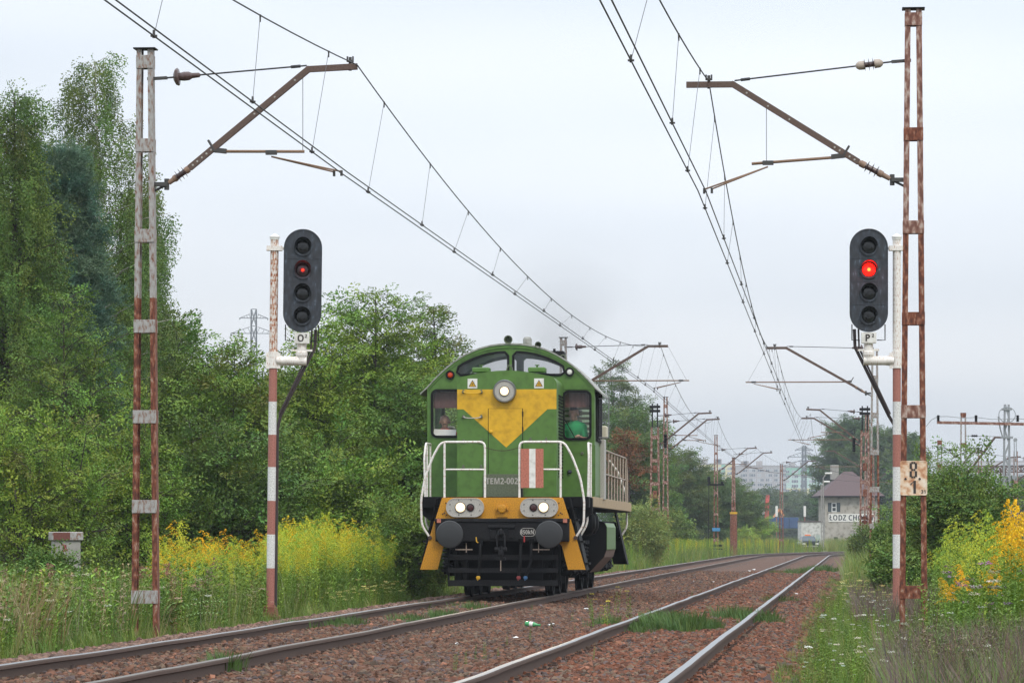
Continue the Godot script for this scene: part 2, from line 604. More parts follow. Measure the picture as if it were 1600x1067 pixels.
func make_track(o: float, label: String, top: Array) -> void:
	var t := thing("railway_track", label, "railway track", Vector3.ZERO, 0.0, "tracks of the line")
	var prof := [[-0.033, -0.004], [-0.037, -0.016], [-0.037, -0.038], [-0.010, -0.050], [-0.009, -0.140], [-0.070, -0.158], [-0.075, -0.172]]
	var k := 0
	for s in [-0.752, 0.752]:
		var body := S(false)
		var run := S(true)
		var z := 19.0
		var last := []
		var lt := []
		while z < 460.0:
			var c := T(o + s, z) + rail_wobble(o + s, z)
			var r := Vector3(cos(heading(z)), 0, -sin(heading(z)))
			var ring := []
			for q in prof: ring.append(c + r * q[0] + Vector3.UP * q[1])
			for i in range(prof.size() - 1, -1, -1): ring.append(c - r * prof[i][0] + Vector3.UP * prof[i][1])
			var tp := [c + r * -0.033 + Vector3.UP * -0.004, c + r * -0.016 + Vector3.UP * 0.0005, c + r * 0.016 + Vector3.UP * 0.0005, c + r * 0.033 + Vector3.UP * -0.004]
			if last:
				for i in ring.size() - 1: quad(body, last[i], last[i + 1], ring[i + 1], ring[i])
				for i in 3: quad(run, lt[i + 1], lt[i], tp[i], tp[i + 1])
			last = ring
			lt = tp
			z += 0.9 if z < 120 else 2.5
		var rail := obj("rail", body, M.rail_side, t)
		obj("running_surface", run, top[k], rail)
		k += 1
	# sleepers lie almost flush with the stones; fastenings hold the rail foot
	var sl := S()
	cbx(sl, Vector3.ZERO, Vector3(2.55, 0.13, 0.25), 0.015)
	sl.generate_normals()
	var slm := sl.commit()
	var fs := S()

	bx(fs, Vector3(0, 0.085, 0), Vector3(0.075, 0.055, 0.13))
	bx(fs, Vector3(0.01, 0.115, 0), Vector3(0.035, 0.035, 0.035))
	fs.generate_normals()
	var fsm := fs.commit()
	var zz := 26.0
	var rest := S()
	var count := 0
	while zz < 250.0:
		var at := T(o, zz)
		at.y = -0.172 - 0.067
		if zz < 205.0:
			var q := obj("sleeper", slm, M.sleeper, t, at)
			q.rotation.y = heading(zz)
			for s in [-0.837, -0.667, 0.667, 0.837]:
				if count < 300: obj("rail_fastening", fsm, M.fastener, q, Vector3(s, 0, 0))
				elif zz < 130.0: bx(rest, q.transform * Vector3(s, 0.095, 0), Vector3(0.075, 0.06, 0.13), q.basis)
				count += 1
		zz += 0.62
	obj("far_rail_fastenings", rest, M.fastener, t).set_meta("kind", "stuff")

# ---------- overhead line ----------
func ribbed(st: SurfaceTool, a: Vector3, b: Vector3, r0: float, r1: float, n: int) -> SurfaceTool:
	var prof := []
	var len := a.distance_to(b)
	prof.append([0.0, 0.0])
	for i in n:
		var t := len * i / n
		var w := len / n
		prof.append([t + w * 0.05, r0]); prof.append([t + w * 0.35, r0]); prof.append([t + w * 0.5, r1]); prof.append([t + w * 0.65, r0])
	prof.append([len, r0]); prof.append([len, 0.0])
	return turned(st, a, b - a, prof, 12)

# a mast made of two leaning channels joined by batten plates; local x points across to the track
# c: y_root, y_tie, x_arm, y_arm, x_knee, y_knee, x_tip, y_tip, x_reg, y_reg, x_reg_end, y_reg_end, x_st, y_st, x_wire, y_wire
func make_mast(called: String, label: String, o_track: float, z: float, d: float, side: int, h: float, base_y: float, plates: Array, mt: Material, mt_low: Material, c: Dictionary, opt := {}) -> Node3D:
	var at := T(o_track + side * d, z)
	at.y = base_y
	var t := thing(called, label, "catenary mast", at, heading(z) + (PI if side > 0 else 0.0), "catenary masts along the line")
	var w0: float = opt.get("w0", 0.165)
	var w1: float = opt.get("w1", 0.095)
	var lw: float = opt.get("lw", 0.052)
	var dp: float = opt.get("dp", 0.16)
	var split: float = opt.get("split", 0.0)
	for sx in [-1, 1]:
		for seg in [[0.0, split], [split, 1.0]]:
			if seg[1] - seg[0] < 0.001: continue
			var st := S()
			var a := Vector3(sx * lerpf(w0, w1, seg[0]), h * seg[0], 0)
			var b := Vector3(sx * lerpf(w0, w1, seg[1]), h * seg[1], 0)
			# channel: a web with two flanges turned towards the other leg
			bar(st, a, b, dp, 0.012, Vector3(sx, 0, 0))
			for f in [-1, 1]:
				var off := Vector3(-sx * (lw * 0.5 + 0.006), 0, f * (dp * 0.5 - 0.005))
				bar(st, a + off, b + off, 0.010, lw, Vector3(sx, 0, 0))
			obj("mast_leg", st, mt_low if seg[0] < 0.001 and split > 0.0 else mt, t)
	var i := 0
	for y in plates:
		var wd := lerpf(w0, w1, y / h) * 2.0 + 0.02
		for f in [-1, 1]:
			var st := S()
			cbx(st, Vector3(0, y, f * (dp * 0.5 + 0.007)), Vector3(wd, opt.get("ph", 0.165), 0.012), 0.002)
			obj("batten_plate", st, mt if i % 2 else opt.get("plate_mat", mt), t)
		i += 1
	var cap := S()
	cbx(cap, Vector3(0, h + 0.008, 0), Vector3(w1 * 2.0 + 0.09, 0.018, dp + 0.08), 0.003)
	obj("cap_plate", cap, M.dark, t)
	var foot := S()
	cbx(foot, Vector3(0, -0.16, 0), Vector3(w0 * 2.0 + 0.35, 0.3, 0.6), 0.02)
	obj("foundation", foot, M.concrete, t)
	if c: cantilever(t, c, w1, base_y, opt)
	return t

func cantilever(t: Node3D, c: Dictionary, w1: float, by: float, opt: Dictionary) -> void:
	var am: Material = opt.get("arm_mat", M.arm)
	var v := func(x: float, y: float) -> Vector3: return Vector3(x, y - by, 0)
	var far: bool = opt.get("far", false)
	# lower bracket and insulator
	var root: Vector3 = v.call(c.x_root, c.y_root)
	var arm: Vector3 = v.call(c.x_arm, c.y_arm)
	var st := S()
	bar(st, Vector3(w1 - 0.03, c.y_root - by, 0), root + Vector3(0.01, 0, 0), 0.10, 0.05)
	bar(st, Vector3(w1 - 0.02, c.y_root - by - 0.10, 0), root + Vector3(-0.03, -0.02, 0), 0.012, 0.03)
	turned(st, root - Vector3(0, 0.07, 0), Vector3.UP, [[0.0, 0.0], [0.0, 0.032], [0.14, 0.032], [0.14, 0.0]], 10)
	obj("arm_bracket", st, M.clamp, t)
	var dirn := (arm - root).normalized()
	st = S()
	var p1 := root + dirn * 0.03
	var span := root.distance_to(arm)
	turned(st, p1, dirn, [[0.0, 0.0], [0.0, 0.03], [span * 0.22, 0.034], [span * 0.24, 0.045], [span * 0.36, 0.045], [span * 0.36, 0.0]], 12)
	turned(st, p1 + dirn * span * 0.74, dirn, [[0.0, 0.0], [0.0, 0.045], [span * 0.14, 0.045], [span * 0.16, 0.034], [span * 0.26, 0.03], [span * 0.26, 0.0]], 12)
	obj("insulator_cap", st, M.insulator_end, t)
	st = S()
	ribbed(st, p1 + dirn * span * 0.34, p1 + dirn * span * 0.76, 0.035, 0.082, 3)
	obj("insulator", st, M.insulator, t)
	# bent arm of steel channel with bolt holes
	var knee: Vector3 = v.call(c.x_knee, c.y_knee)
	var tip: Vector3 = v.call(c.x_tip, c.y_tip)
	st = S()
	var n1 := (knee - arm).normalized()
	var up1 := Vector3(-n1.y, n1.x, 0)
	for zf in [-0.03, 0.03]:
		bar(st, arm + Vector3(0, 0, zf), knee + n1 * 0.03 + Vector3(0, 0, zf), 0.008, 0.072, up1)
		bar(st, knee + Vector3(-0.02, 0, zf), tip + Vector3(0, 0, zf), 0.0078, 0.072)
	bar(st, arm + up1 * 0.036, knee + up1 * 0.036 + n1 * 0.01, 0.066, 0.007, up1)
	bar(st, knee + Vector3(-0.02, 0.036, 0), tip + Vector3(0, 0.036, 0), 0.066, 0.0072)
	obj("cantilever_arm", st, am, t)
	if not far:
		st = S()
		for k in 5:
			var q: Vector3 = arm + n1 * (0.06 + 0.075 * k)
			turned(st, q + Vector3(0, 0, -0.036), Vector3.BACK, [[0.0, 0.0], [0.0, 0.013], [0.0725, 0.013], [0.0725, 0.0]], 8)
		for k in 3:
			var q: Vector3 = arm.lerp(knee, 0.55 + 0.17 * k)
			turned(st, q + Vector3(0, 0, -0.036), Vector3.BACK, [[0.0, 0.0], [0.0, 0.012], [0.0725, 0.012], [0.0725, 0.0]], 8)
		obj("bolt_hole", st, M.lamp_plate, t)
	# messenger wire clamp
	st = S()
	var mw: float = c.x_mess
	turned(st, v.call(mw, c.y_tip - 0.05), Vector3.UP, [[0.0, 0.0], [0.0, 0.02], [0.17, 0.02], [0.17, 0.0]], 8)
	bar(st, v.call(mw - 0.04, c.y_tip + 0.07), v.call(mw + 0.04, c.y_tip + 0.07), 0.08, 0.02)
	for e in [-1, 1]: turned(st, v.call(mw + 0.035 * e, c.y_tip + 0.06), Vector3.UP, [[0.0, 0.0], [0.0, 0.012], [0.07, 0.012], [0.07, 0.0]], 6)
	obj("wire_clamp", st, M.clamp, t)
	# tie rod with its own insulator
	var t0: Vector3 = v.call(w1 + 0.02, c.y_tie)
	var t1: Vector3 = knee + Vector3(-0.02, 0.05, 0)
	var td := (t1 - t0).normalized()
	st = S()
	bar(st, t0 + Vector3(-0.09, 0, 0.0), t0 + td * 0.16, 0.07, 0.035)
	obj("tie_bracket", st, M.clamp, t)
	st = S()
	tube(st, [t0 + td * 0.1, t0 + td * 0.30], 0.012, 6)
	tube(st, [t0 + td * 0.58, t1], 0.011, 6)
	turned(st, t1 - td * 0.2, td, [[0.0, 0.0], [0.0, 0.02], [0.12, 0.02], [0.12, 0.0]], 8)
	obj("tie_rod", st, M.wire, t)
	st = S()
	if opt.get("tie_pale", false):
		turned(st, t0 + td * 0.26, td, [[0.0, 0.0], [0.02, 0.035], [0.05, 0.055], [0.12, 0.058], [0.13, 0.0]], 12)
		turned(st, t0 + td * 0.50, td, [[0.0, 0.0], [0.01, 0.058], [0.08, 0.055], [0.11, 0.035], [0.13, 0.0]], 12)
		obj("insulator_cap", st, M.insulator_pale, t)
		st = S()
		ribbed(st, t0 + td * 0.37, t0 + td * 0.53, 0.035, 0.085, 3)
	else:
		turned(st, t0 + td * 0.24, td, [[0.0, 0.0], [0.005, 0.05], [0.03, 0.10], [0.06, 0.115], [0.075, 0.10], [0.085, 0.05], [0.14, 0.058], [0.20, 0.055], [0.24, 0.035], [0.33, 0.03], [0.36, 0.0]], 14)
	obj("insulator", st, M.insulator, t)
	# registration tube and steady arms that hold the contact wires
	var r0: Vector3 = v.call(c.x_reg, c.y_reg)
	var r1: Vector3 = v.call(c.x_reg_end, c.y_reg_end)
	st = S()
	tube(st, [r0, r1], 0.019, 8)
	obj("registration_tube", st, M.tube_brown, t)
	st = S()
	bar(st, r0 + Vector3(-0.05, 0.02, 0), r0 + Vector3(0.13, 0, 0), 0.06, 0.06)
	bar(st, r0 + Vector3(-0.10, 0.14, 0), r0 + Vector3(-0.01, -0.01, 0), 0.09, 0.025)
	var s0: Vector3 = v.call(c.x_st, c.y_st)
	bar(st, s0 + Vector3(-0.07, 0.05, 0), s0 + Vector3(0.07, 0.05, 0), 0.06, 0.055)
	var s1: Vector3 = v.call(c.x_wire, c.y_wire)
	var sgn := signf(s1.x - s0.x)
	for e in [0.0, 0.10]:
		turned(st, s1 + Vector3(-sgn * e - 0.0, -0.03, -e * 0.5), Vector3.UP, [[0.0, 0.0], [0.0, 0.018], [0.07, 0.018], [0.07, 0.0]], 6)
	obj("clamp", st, M.clamp, t)
	for e in [0.0, 0.10]:
		st = S()
		tube(st, [s0 + Vector3(0, 0, -e * 0.2), s1 + Vector3(-sgn * e, 0.025, -e * 0.5)], 0.0115, 6)
		obj("steady_arm", st, M.tube_brown, t)
	if c.has("hanger"):
		st = S()
		var hx: float = c.hanger
		var f := clampf((hx - c.x_arm) / (c.x_knee - c.x_arm), 0.0, 1.0)
		tube(st, [arm.lerp(knee, f), r0.lerp(r1, (hx - c.x_reg) / (c.x_reg_end - c.x_reg))], 0.0045, 5)
		obj("hanger_wire", st, M.dropper, t)
	if c.has("stay"):
		st = S()
		tube(st, [tip, r1 + Vector3(-0.08, 0.02, 0)], 0.004, 5)
		obj("stay_wire", st, M.dropper, t)

func arm_left(dx := 0.0) -> Dictionary:
	return {"x_root": 0.27, "y_root": 5.52, "x_arm": 0.56, "y_arm": 5.72, "x_knee": 2.07, "y_knee": 6.95, "x_tip": 2.69, "y_tip": 6.98, "y_tie": 6.85, "x_reg": 0.90, "y_reg": 5.93,
		"x_reg_end": 2.02, "y_reg_end": 5.92, "x_st": 1.60, "y_st": 5.86, "x_wire": 2.40 + dx, "y_wire": 5.64, "x_mess": 2.60, "hanger": 2.0}

func arm_right() -> Dictionary:
	return {"x_root": 0.27, "y_root": 5.65, "x_arm": 0.70, "y_arm": 5.88, "x_knee": 2.31, "y_knee": 6.89, "x_tip": 2.91, "y_tip": 6.89, "y_tie": 7.18, "x_reg": 0.92, "y_reg": 5.95,
		"x_reg_end": 2.07, "y_reg_end": 5.87, "x_st": 1.86, "y_st": 5.83, "x_wire": 2.68, "y_wire": 5.52, "x_mess": 2.62, "hanger": 1.88}

func arm_long() -> Dictionary:
	return {"x_root": 0.27, "y_root": 5.52, "x_arm": 0.60, "y_arm": 5.72, "x_knee": 2.60, "y_knee": 6.92, "x_tip": 3.20, "y_tip": 6.92, "y_tie": 6.90, "x_reg": 0.75, "y_reg": 5.87,
		"x_reg_end": 3.85, "y_reg_end": 5.87, "x_st": 3.60, "y_st": 5.82, "x_wire": 2.78, "y_wire": 5.62, "x_mess": 2.95, "stay": true}

const MESS_L := [2.60, 2.95]

func span_pts(a: Vector3, b: Vector3, sag: float, n: int) -> Array:
	var p := []
	for i in n + 1:
		var t := float(i) / n
		var q := a.lerp(b, t)
		q.y -= sag * 4.0 * t * (1.0 - t)
		p.append(q)
	return p

# supports: [z, o of messenger, y of messenger, o of contact, y of contact]
func make_wires(label: String, sup: Array, start_z: float) -> void:
	var t := thing("overhead_line", label, "overhead line", Vector3.ZERO, 0.0, "wires above the tracks")
	var drop := S()
	var clamps := S()
	var mess := []
	var con := [[], []]
	for i in sup.size() - 1:
		var a: Array = sup[i]
		var b: Array = sup[i + 1]
		var n := 36
		var len: float = b[0] - a[0]
		var sag := minf(1.12, 1.12 * len * len / 5400.0)
		var rows := []
		for k in n + 1:
			var f := float(k) / n
			var z := lerpf(a[0], b[0], f)
			var m := T(lerpf(a[1], b[1], f), z, lerpf(a[2], b[2], f) - sag * 4.0 * f * (1.0 - f))
			var c0 := T(lerpf(a[3], b[3], f) - 0.05, z, lerpf(a[4], b[4], f))
			var c1 := T(lerpf(a[3], b[3], f) + 0.05, z, lerpf(a[4], b[4], f) - 0.004)
			rows.append([m, c0, c1])
			if z < start_z: continue
			if k == 0 and i > 0: continue
			mess.append(m); con[0].append(c0); con[1].append(c1)
		var nd := 13
		for k in nd:
			var f := (k + 0.5) / nd
			var z := lerpf(a[0], b[0], f)
			if z < start_z or z > 320.0: continue
			var fi := f * n
			var j := int(fi)
			var m: Vector3 = rows[j][0].lerp(rows[j + 1][0], fi - j)
			var cc: Vector3 = rows[j][1 + k % 2].lerp(rows[j + 1][1 + k % 2], fi - j)
			var dr := S()
			tube(dr, [m, cc], 0.0032, 4, false)
			if z < 140.0:
				turned(clamps, cc + Vector3(0, -0.02, 0), Vector3.UP, [[0.0, 0.0], [0.0, 0.016], [0.075, 0.012], [0.075, 0.0]], 6)
				bar(clamps, cc + Vector3(-0.03, 0, 0), cc + Vector3(0.03, 0, 0), 0.03, 0.018)
				turned(clamps, m + Vector3(0, -0.07, 0), Vector3.UP, [[0.0, 0.0], [0.0, 0.009], [0.08, 0.011], [0.08, 0.0]], 6)
			obj("dropper", dr, M.dropper, t)
	obj("messenger_wire", tube(S(), mess, 0.0085, 5), M.wire, t)
	for c in 2: obj("contact_wire", tube(S(), con[c], 0.008, 5), M.wire, t)
	obj("dropper_clamps", clamps, M.clamp, t).set_meta("kind", "stuff")

func tension_mast(label: String, o: float, z: float, h: float, side: int, d: float, arm: Dictionary, split: float) -> void:
	var t := make_mast("anchor_mast", label, o, z, d, side, h, GY, [0.35, 1.5, 2.7, 3.9, 5.0, 6.1], M.mast_mix, M.mast_rust, arm, {"w0": 0.27, "w1": 0.19, "lw": 0.075, "dp": 0.22, "split": 0.35, "far": true, "arm_mat": M.arm})
	var top := S()
	for sx in [-0.12, 0.12]: bx(top, Vector3(sx, h + 0.55, 0), Vector3(0.06, 1.1, 0.12))
	for y in [0.75, 0.95]: cbx(top, Vector3(0, h + y, 0), Vector3(0.5, 0.12, 0.3), 0.02)
	obj("tension_wheel_frame", top, M.dark, t)
	var wt := S()
	for k in 7: turned(wt, Vector3(0, 1.1 + k * 0.18, 0.19), Vector3.UP, [[0.0, 0.0], [0.0, 0.14], [0.15, 0.14], [0.15, 0.0]], 12)
	for y in [3.4, 4.6]: cbx(wt, Vector3(0, y, 0.02), Vector3(0.2, 0.35, 0.2), 0.02)
	obj("tension_weight", wt, M.mast_rust, t)
	var ins := S()
	ribbed(ins, Vector3(0.5, h - 1.0, 0.1), Vector3(0.5, h - 0.35, 0.1), 0.07, 0.13, 5)
	tube(ins, [Vector3(0.5, h - 0.3, 0.1), Vector3(0.45, h + 0.1, 0.1), Vector3(0.2, h + 0.1, 0.1)], 0.012, 5)
	obj("insulator", ins, M.dark, t)

func make_catenary() -> void:
	var pl := [0.56, 1.70, 2.83, 3.97, 5.11, 6.25, 7.30]
	var m := make_mast("catenary_mast", "grey and rust mast of two channels beside the goldenrod, nearest the striped signal post", OL, 50.9, 2.55, -1, 7.46, -0.24, pl, M.mast_grey, M.mast_rust, arm_left(0.09), {"split": 0.58, "plate_mat": M.mast_grey})
	var pr := [0.50, 1.72, 2.90, 4.08, 5.26, 6.44, 7.62, 7.85]
	make_mast("catenary_mast", "rust brown mast of two channels carrying the 8 over 1 plate", OR, 52.5, 2.93, 1, 8.08, -0.25, [0.62, 2.93, 4.12, 5.29, 6.48, 7.95], M.mast_mix, M.mast_rust, arm_right(), {"split": 0.66, "w0": 0.175, "w1": 0.10, "lw": 0.06, "plate_mat": M.mast_rust, "tie_pale": true})
	var al := arm_long()
	make_mast("catenary_mast", "mast standing behind the locomotive cab, its long arm over the roof", OL, 124.5, 2.46, -1, 7.46, GY, pl, M.mast_grey, M.mast_rust, al, {"split": 0.5, "far": true, "arm_mat": M.arm})
	var ar := arm_long()
	for k in ["x_knee", "x_tip", "x_reg_end", "x_st", "x_wire", "x_mess"]: ar[k] += 0.12
	make_mast("catenary_mast", "pale topped mast with long arm seen through the 8 over 1 mast", OR, 126.0, 2.85, 1, 7.10, GY, pl.slice(0, 6), M.mast_grey, M.mast_rust, ar, {"split": 0.55, "far": true, "arm_mat": M.arm})
	tension_mast("thick rusty anchor mast with stacked weights beside the locomotive railing", OL, 193.0, 6.6, -1, 2.95, arm_left(), 0.3)
	make_mast("catenary_mast", "slim rusty mast just behind the anchor mast on the bush side", OL, 203.0, 2.9, -1, 8.35, GY, [0.5, 1.65, 2.8, 4.1, 5.4, 6.7, 7.9], M.mast_mix, M.mast_rust, arm_left(0.3), {"split": 0.3, "far": true, "arm_mat": M.arm})
	tension_mast("thick anchor mast with weights beside the 8 over 1 mast", OR, 188.0, 6.3, 1, 2.75, arm_left(0.2), 0.3)
	make_mast("catenary_mast", "slim mast hidden behind the anchor mast near the signal box", OR, 200.0, 2.9, 1, 7.3, GY, pl, M.mast_mix, M.mast_rust, arm_long(), {"split": 0.3, "far": true, "arm_mat": M.arm})
	var t := make_mast("catenary_mast", "rusty mast wearing a blue plate and a switch box", OL, 268.0, 2.9, -1, 8.1, GY, [1.2, 2.9, 4.3, 5.6, 6.9], M.mast_mix, M.mast_rust, arm_left(0.2), {"split": 0.5, "far": true, "arm_mat": M.arm})
	var q := S()
	cbx(q, Vector3(0.02, 1.9, 0.12), Vector3(0.52, 0.22, 0.03), 0.01)
	obj("number_plate", q, mat(L(0.05, 0.22, 0.42), 0.5), t)
	q = S()
	bx(q, Vector3(0, 0.85, 0.1), Vector3(0.8, 0.14, 0.2)); bx(q, Vector3(0, 0.62, 0.1), Vector3(0.9, 0.08, 0.25))
	for sx in [-0.42, 0.42]: bx(q, Vector3(sx, 4.95, 0.1), Vector3(0.16, 0.2, 0.2))
	bx(q, Vector3(0, 4.85, 0.1), Vector3(1.1, 0.1, 0.2)); bx(q, Vector3(-0.46, 5.2, 0.1), Vector3(0.18, 0.35, 0.2))
	tube(q, [Vector3(-0.5, 0.3, 0.1), Vector3(-0.46, 4.9, 0.1)], 0.02, 5)
	obj("switch_box", q, M.dark, t)
	make_mast("catenary_mast", "mast with a stout dark concrete lower half and a yellow ring", OL, 282.0, 2.9, -1, 6.9, GY, [3.4, 4.2, 5.0, 5.9], M.mast_mix, M.mast_rust, arm_left(0.1), {"split": 0.55, "far": true, "arm_mat": M.arm, "lw": 0.09})
	var w := S()
	var at := T(OL - 2.9, 282.0)
	var mast := get_node("catenary_mast_007") if has_node("catenary_mast_007") else null
	if mast:
		turned(w, Vector3.ZERO, Vector3.UP, [[0.0, 0.0], [0.0, 0.27], [3.0, 0.24], [3.05, 0.0]], 8)
		obj("concrete_post", w, M.mast_rust, mast)
		w = S()
		turned(w, Vector3(0, 3.0, 0), Vector3.UP, [[0.0, 0.0], [0.0, 0.27], [0.15, 0.27], [0.15, 0.0]], 8)
		obj("yellow_ring", w, M.yellow, mast)
	make_mast("catenary_mast", "thin distant mast with a white plate in front of the light green bush", OL, 312.0, 3.1, -1, 7.0, GY, [1.2, 3.0, 4.8, 6.5], M.mast_mix, M.mast_rust, arm_left(), {"split": 0.5, "far": true, "arm_mat": M.arm})
	make_mast("catenary_mast", "thin distant mast beside the parked car at the bend", OL, 352.0, 3.4, -1, 7.2, GY, [1.2, 3.0, 4.8, 6.5], M.mast_mix, M.mast_rust, arm_left(), {"split": 0.5, "far": true, "arm_mat": M.arm})
	make_mast("catenary_mast", "distant mast half hidden by the anchor mast at the bend", OR, 275.0, 2.9, 1, 7.3, GY, pl, M.mast_mix, M.mast_rust, arm_long(), {"split": 0.3, "far": true, "arm_mat": M.arm})
	# wires: [z, messenger offset, messenger y, contact offset, contact y]
	make_wires("wires above the locomotive track with thin droppers", [[-22.0, OL + 0.1, 7.0, OL + 0.2, 5.64], [50.9, OL + 0.14, 7.0, OL - 0.02, 5.65], [124.5, OL + 0.5, 6.97, OL + 0.25, 5.63], [198.0, OL - 0.2, 6.97, OL - 0.3, 5.63], [270.0, OL - 0.3, 6.97, OL - 0.3, 5.63], [330.0, OL, 6.97, OL, 5.63], [395.0, OL, 6.97, OL, 5.63]], 6.0)
	make_wires("wires above the empty track with thin droppers", [[-22.0, OR + 0.1, 7.0, OR - 0.25, 5.55], [52.5, OR + 0.31, 6.93, OR + 0.22, 5.53], [126.0, OR - 0.2, 6.95, OR - 0.05, 5.62], [194.0, OR + 0.2, 6.95, OR - 0.2, 5.62], [272.0, OR + 0.1, 6.95, OR + 0.1, 5.62], [340.0, OR, 6.95, OR, 5.62]], 6.0)

# ---------- signals ----------
func make_signal(label: String, at: Vector3, turn: float, mark: String, side: int, bright: float, rusty: Material, hoods: bool) -> void:
	var t := thing("railway_signal", label, "railway signal", at, turn, "light signals beside the tracks")
	# post with painted bands
	var bands := [[-0.15, 0.41], [0.41, 0.92], [0.92, 1.43], [1.43, 1.94], [1.94, 2.43], [2.43, 2.93], [2.93, 3.45]]
	var i := 0
	for b in bands:
		var st := S()
		turned(st, Vector3(0, b[0], 0), Vector3.UP, [[0.0, 0.0], [0.0, 0.062], [b[1] - b[0] - 0.0005, 0.062], [b[1] - b[0] - 0.0005, 0.0]], 20)
		obj("painted_band", st, M.band_red if i % 2 == 0 else M.band_white, t)
		i += 1
	var st := S()
	turned(st, Vector3(0, 3.45, 0), Vector3.UP, [[0.0, 0.0], [0.0, 0.062], [1.93, 0.062], [1.93, 0.0]], 20)
	obj("upper_post", st, rusty, t)
	st = S()
	turned(st, Vector3(0, 5.38, 0), Vector3.UP, [[0.0, 0.0], [0.0, 0.07], [0.03, 0.07], [0.03, 0.078], [0.05, 0.078], [0.10, 0.0]], 16)
	obj("post_cap", st, M.white, t)
	st = S()
	turned(st, Vector3(0, -0.5, 0), Vector3.UP, [[0.0, 0.0], [0.0, 0.16], [0.18, 0.16], [0.2, 0.13], [0.32, 0.1], [0.36, 0.062]], 16)
	obj("base_flange", st, M.mast_rust, t)
	# the head: a dark plate with rounded ends on a shallow case
	var hx := side * 0.43
	var y0 := 3.98
	var y1 := 5.54
	var poly := rrect(hx - 0.29, y0, hx + 0.29, y1, 0.285, 9)
	st = S()
	prism(st, poly, 0.10, 0.125)
	rim(st, poly, 0.012, 0.125, 0.14)
	var head := obj("backing_board", st, M.signal_black, t)
	st = S()
	for k in 3: bx(st, Vector3(hx, y0 + 0.415 + 0.35 * k, 0.127), Vector3(0.56, 0.012, 0.008))
	for k in 3:
		for s in [-0.17, 0.17]: turned(st, Vector3(hx + s, y0 + 0.415 + 0.35 * k + 0.03, 0.12), Vector3.BACK, [[0.0, 0.0], [0.0, 0.012], [0.014, 0.012], [0.014, 0.0]], 6)
	obj("joint_strip", st, M.signal_black, head)
	st = S()
	cbx(st, Vector3(hx, (y0 + y1) / 2, 0.0), Vector3(0.36, 1.2, 0.2), 0.02)
	obj("lamp_case", st, M.signal_black, t)
	for k in 4:
		var c := Vector3(hx, y0 + 0.24 + k * 0.35, 0.13)
		st = S()
		turned(st, c, Vector3.BACK, [[0.0, 0.135], [0.03, 0.135], [0.03, 0.112], [0.0, 0.108]], 24)
		var ring := obj("lamp_ring", st, M.signal_black, t)
		st = S()
		# visor: an open hood over the lens
		var a0 := 0.02 if hoods else -0.10
		for j in 20:
			var t0 := PI * lerpf(a0, 1.0 - a0, j / 20.0)
			var t1 := PI * lerpf(a0, 1.0 - a0, (j + 1) / 20.0)
			var len0 := 0.20 * (0.45 + 0.55 * sin(clampf(t0, 0.0, PI)))
			var len1 := 0.20 * (0.45 + 0.55 * sin(clampf(t1, 0.0, PI)))
			for r in [0.128, 0.122]:
				var e0 := Vector3(cos(t0) * r, sin(t0) * r, 0.0); var e1 := Vector3(cos(t1) * r, sin(t1) * r, 0.0)
				quad(st, c + e0 + Vector3(0, 0, 0.02), c + e1 + Vector3(0, 0, 0.02), c + e1 + Vector3(0, 0.012, len1), c + e0 + Vector3(0, 0.012, len0))
		obj("visor", st, M.signal_black, t)
		st = S()
		turned(st, c + Vector3(0, 0, 0.004), Vector3.BACK, [[0.0, 0.109], [0.012, 0.08], [0.018, 0.04], [0.020, 0.0]], 24)
		var lens := obj("lamp_lens", st, M.lens_dark, t)
		if k == 2:
			lens.name = "red_lamp_lens"
			var red := Color(1.0, 0.05, 0.02)
			st = S()
			turned(st, c + Vector3(0, 0, 0.012), Vector3.BACK, [[0.0, 0.098 if bright > 1.0 else 0.030], [0.012, 0.05 if bright > 1.0 else 0.02], [0.016, 0.0]], 20)
			obj("lamp_glow", st, glow(red, bright), lens)
			st = S()
			turned(st, c + Vector3(0, 0, 0.030), Vector3.BACK, [[0.0, 0.026 if bright > 1.0 else 0.012], [0.005, 0.0]], 12)
			obj("lamp_filament", st, glow(Color(1.0, 0.35, 0.12), bright * 1.2), lens)
			var om := OmniLight3D.new()
			om.name = "red_lamp_light"
			om.light_color = red
			om.light_energy = 0.02 * bright
			om.light_size = 0.08
			om.omni_range = 6.0
			om.shadow_enabled = true
			om.position = c + Vector3(0, 0, 0.06)
			t.add_child(om)
	# number plate, neck and bracket
	st = S()
	cbx(st, Vector3(hx, y0 - 0.09, 0.11), Vector3(0.23, 0.17, 0.05), 0.01)
	var plate := obj("name_plate", st, M.white, t)
	lettering("lettering", mark, 0.105, M.ink, plate, Vector3(hx - 0.02, y0 - 0.09, 0.139))
	lettering("lettering", "2", 0.05, M.ink, plate, Vector3(hx + 0.06, y0 - 0.055, 0.139))
	st = S()
	turned(st, Vector3(hx, y0 - 0.44, 0.03), Vector3.UP, [[0.0, 0.0], [0.0, 0.075], [0.06, 0.075], [0.10, 0.09], [0.14, 0.09], [0.16, 0.072], [0.28, 0.072], [0.30, 0.0]], 16)
	bx(st, Vector3(hx, y0 - 0.27, 0.03), Vector3(0.32, 0.03, 0.06))
	obj("neck", st, M.signal_white, t)
	st = S()
	turned(st, Vector3(hx + side * 0.075, y0 - 0.43, 0.03), Vector3(-side, 0, 0), [[0.0, 0.0], [0.0, 0.07], [0.34, 0.07], [0.46, 0.055]], 14)
	prism(st, pv([0.0, y0 - 0.53, side * 0.30, y0 - 0.48, side * 0.30, y0 - 0.39, 0.0, y0 - 0.33]), 0.02, 0.032)
	obj("bracket", st, M.signal_white, t)
	st = S()
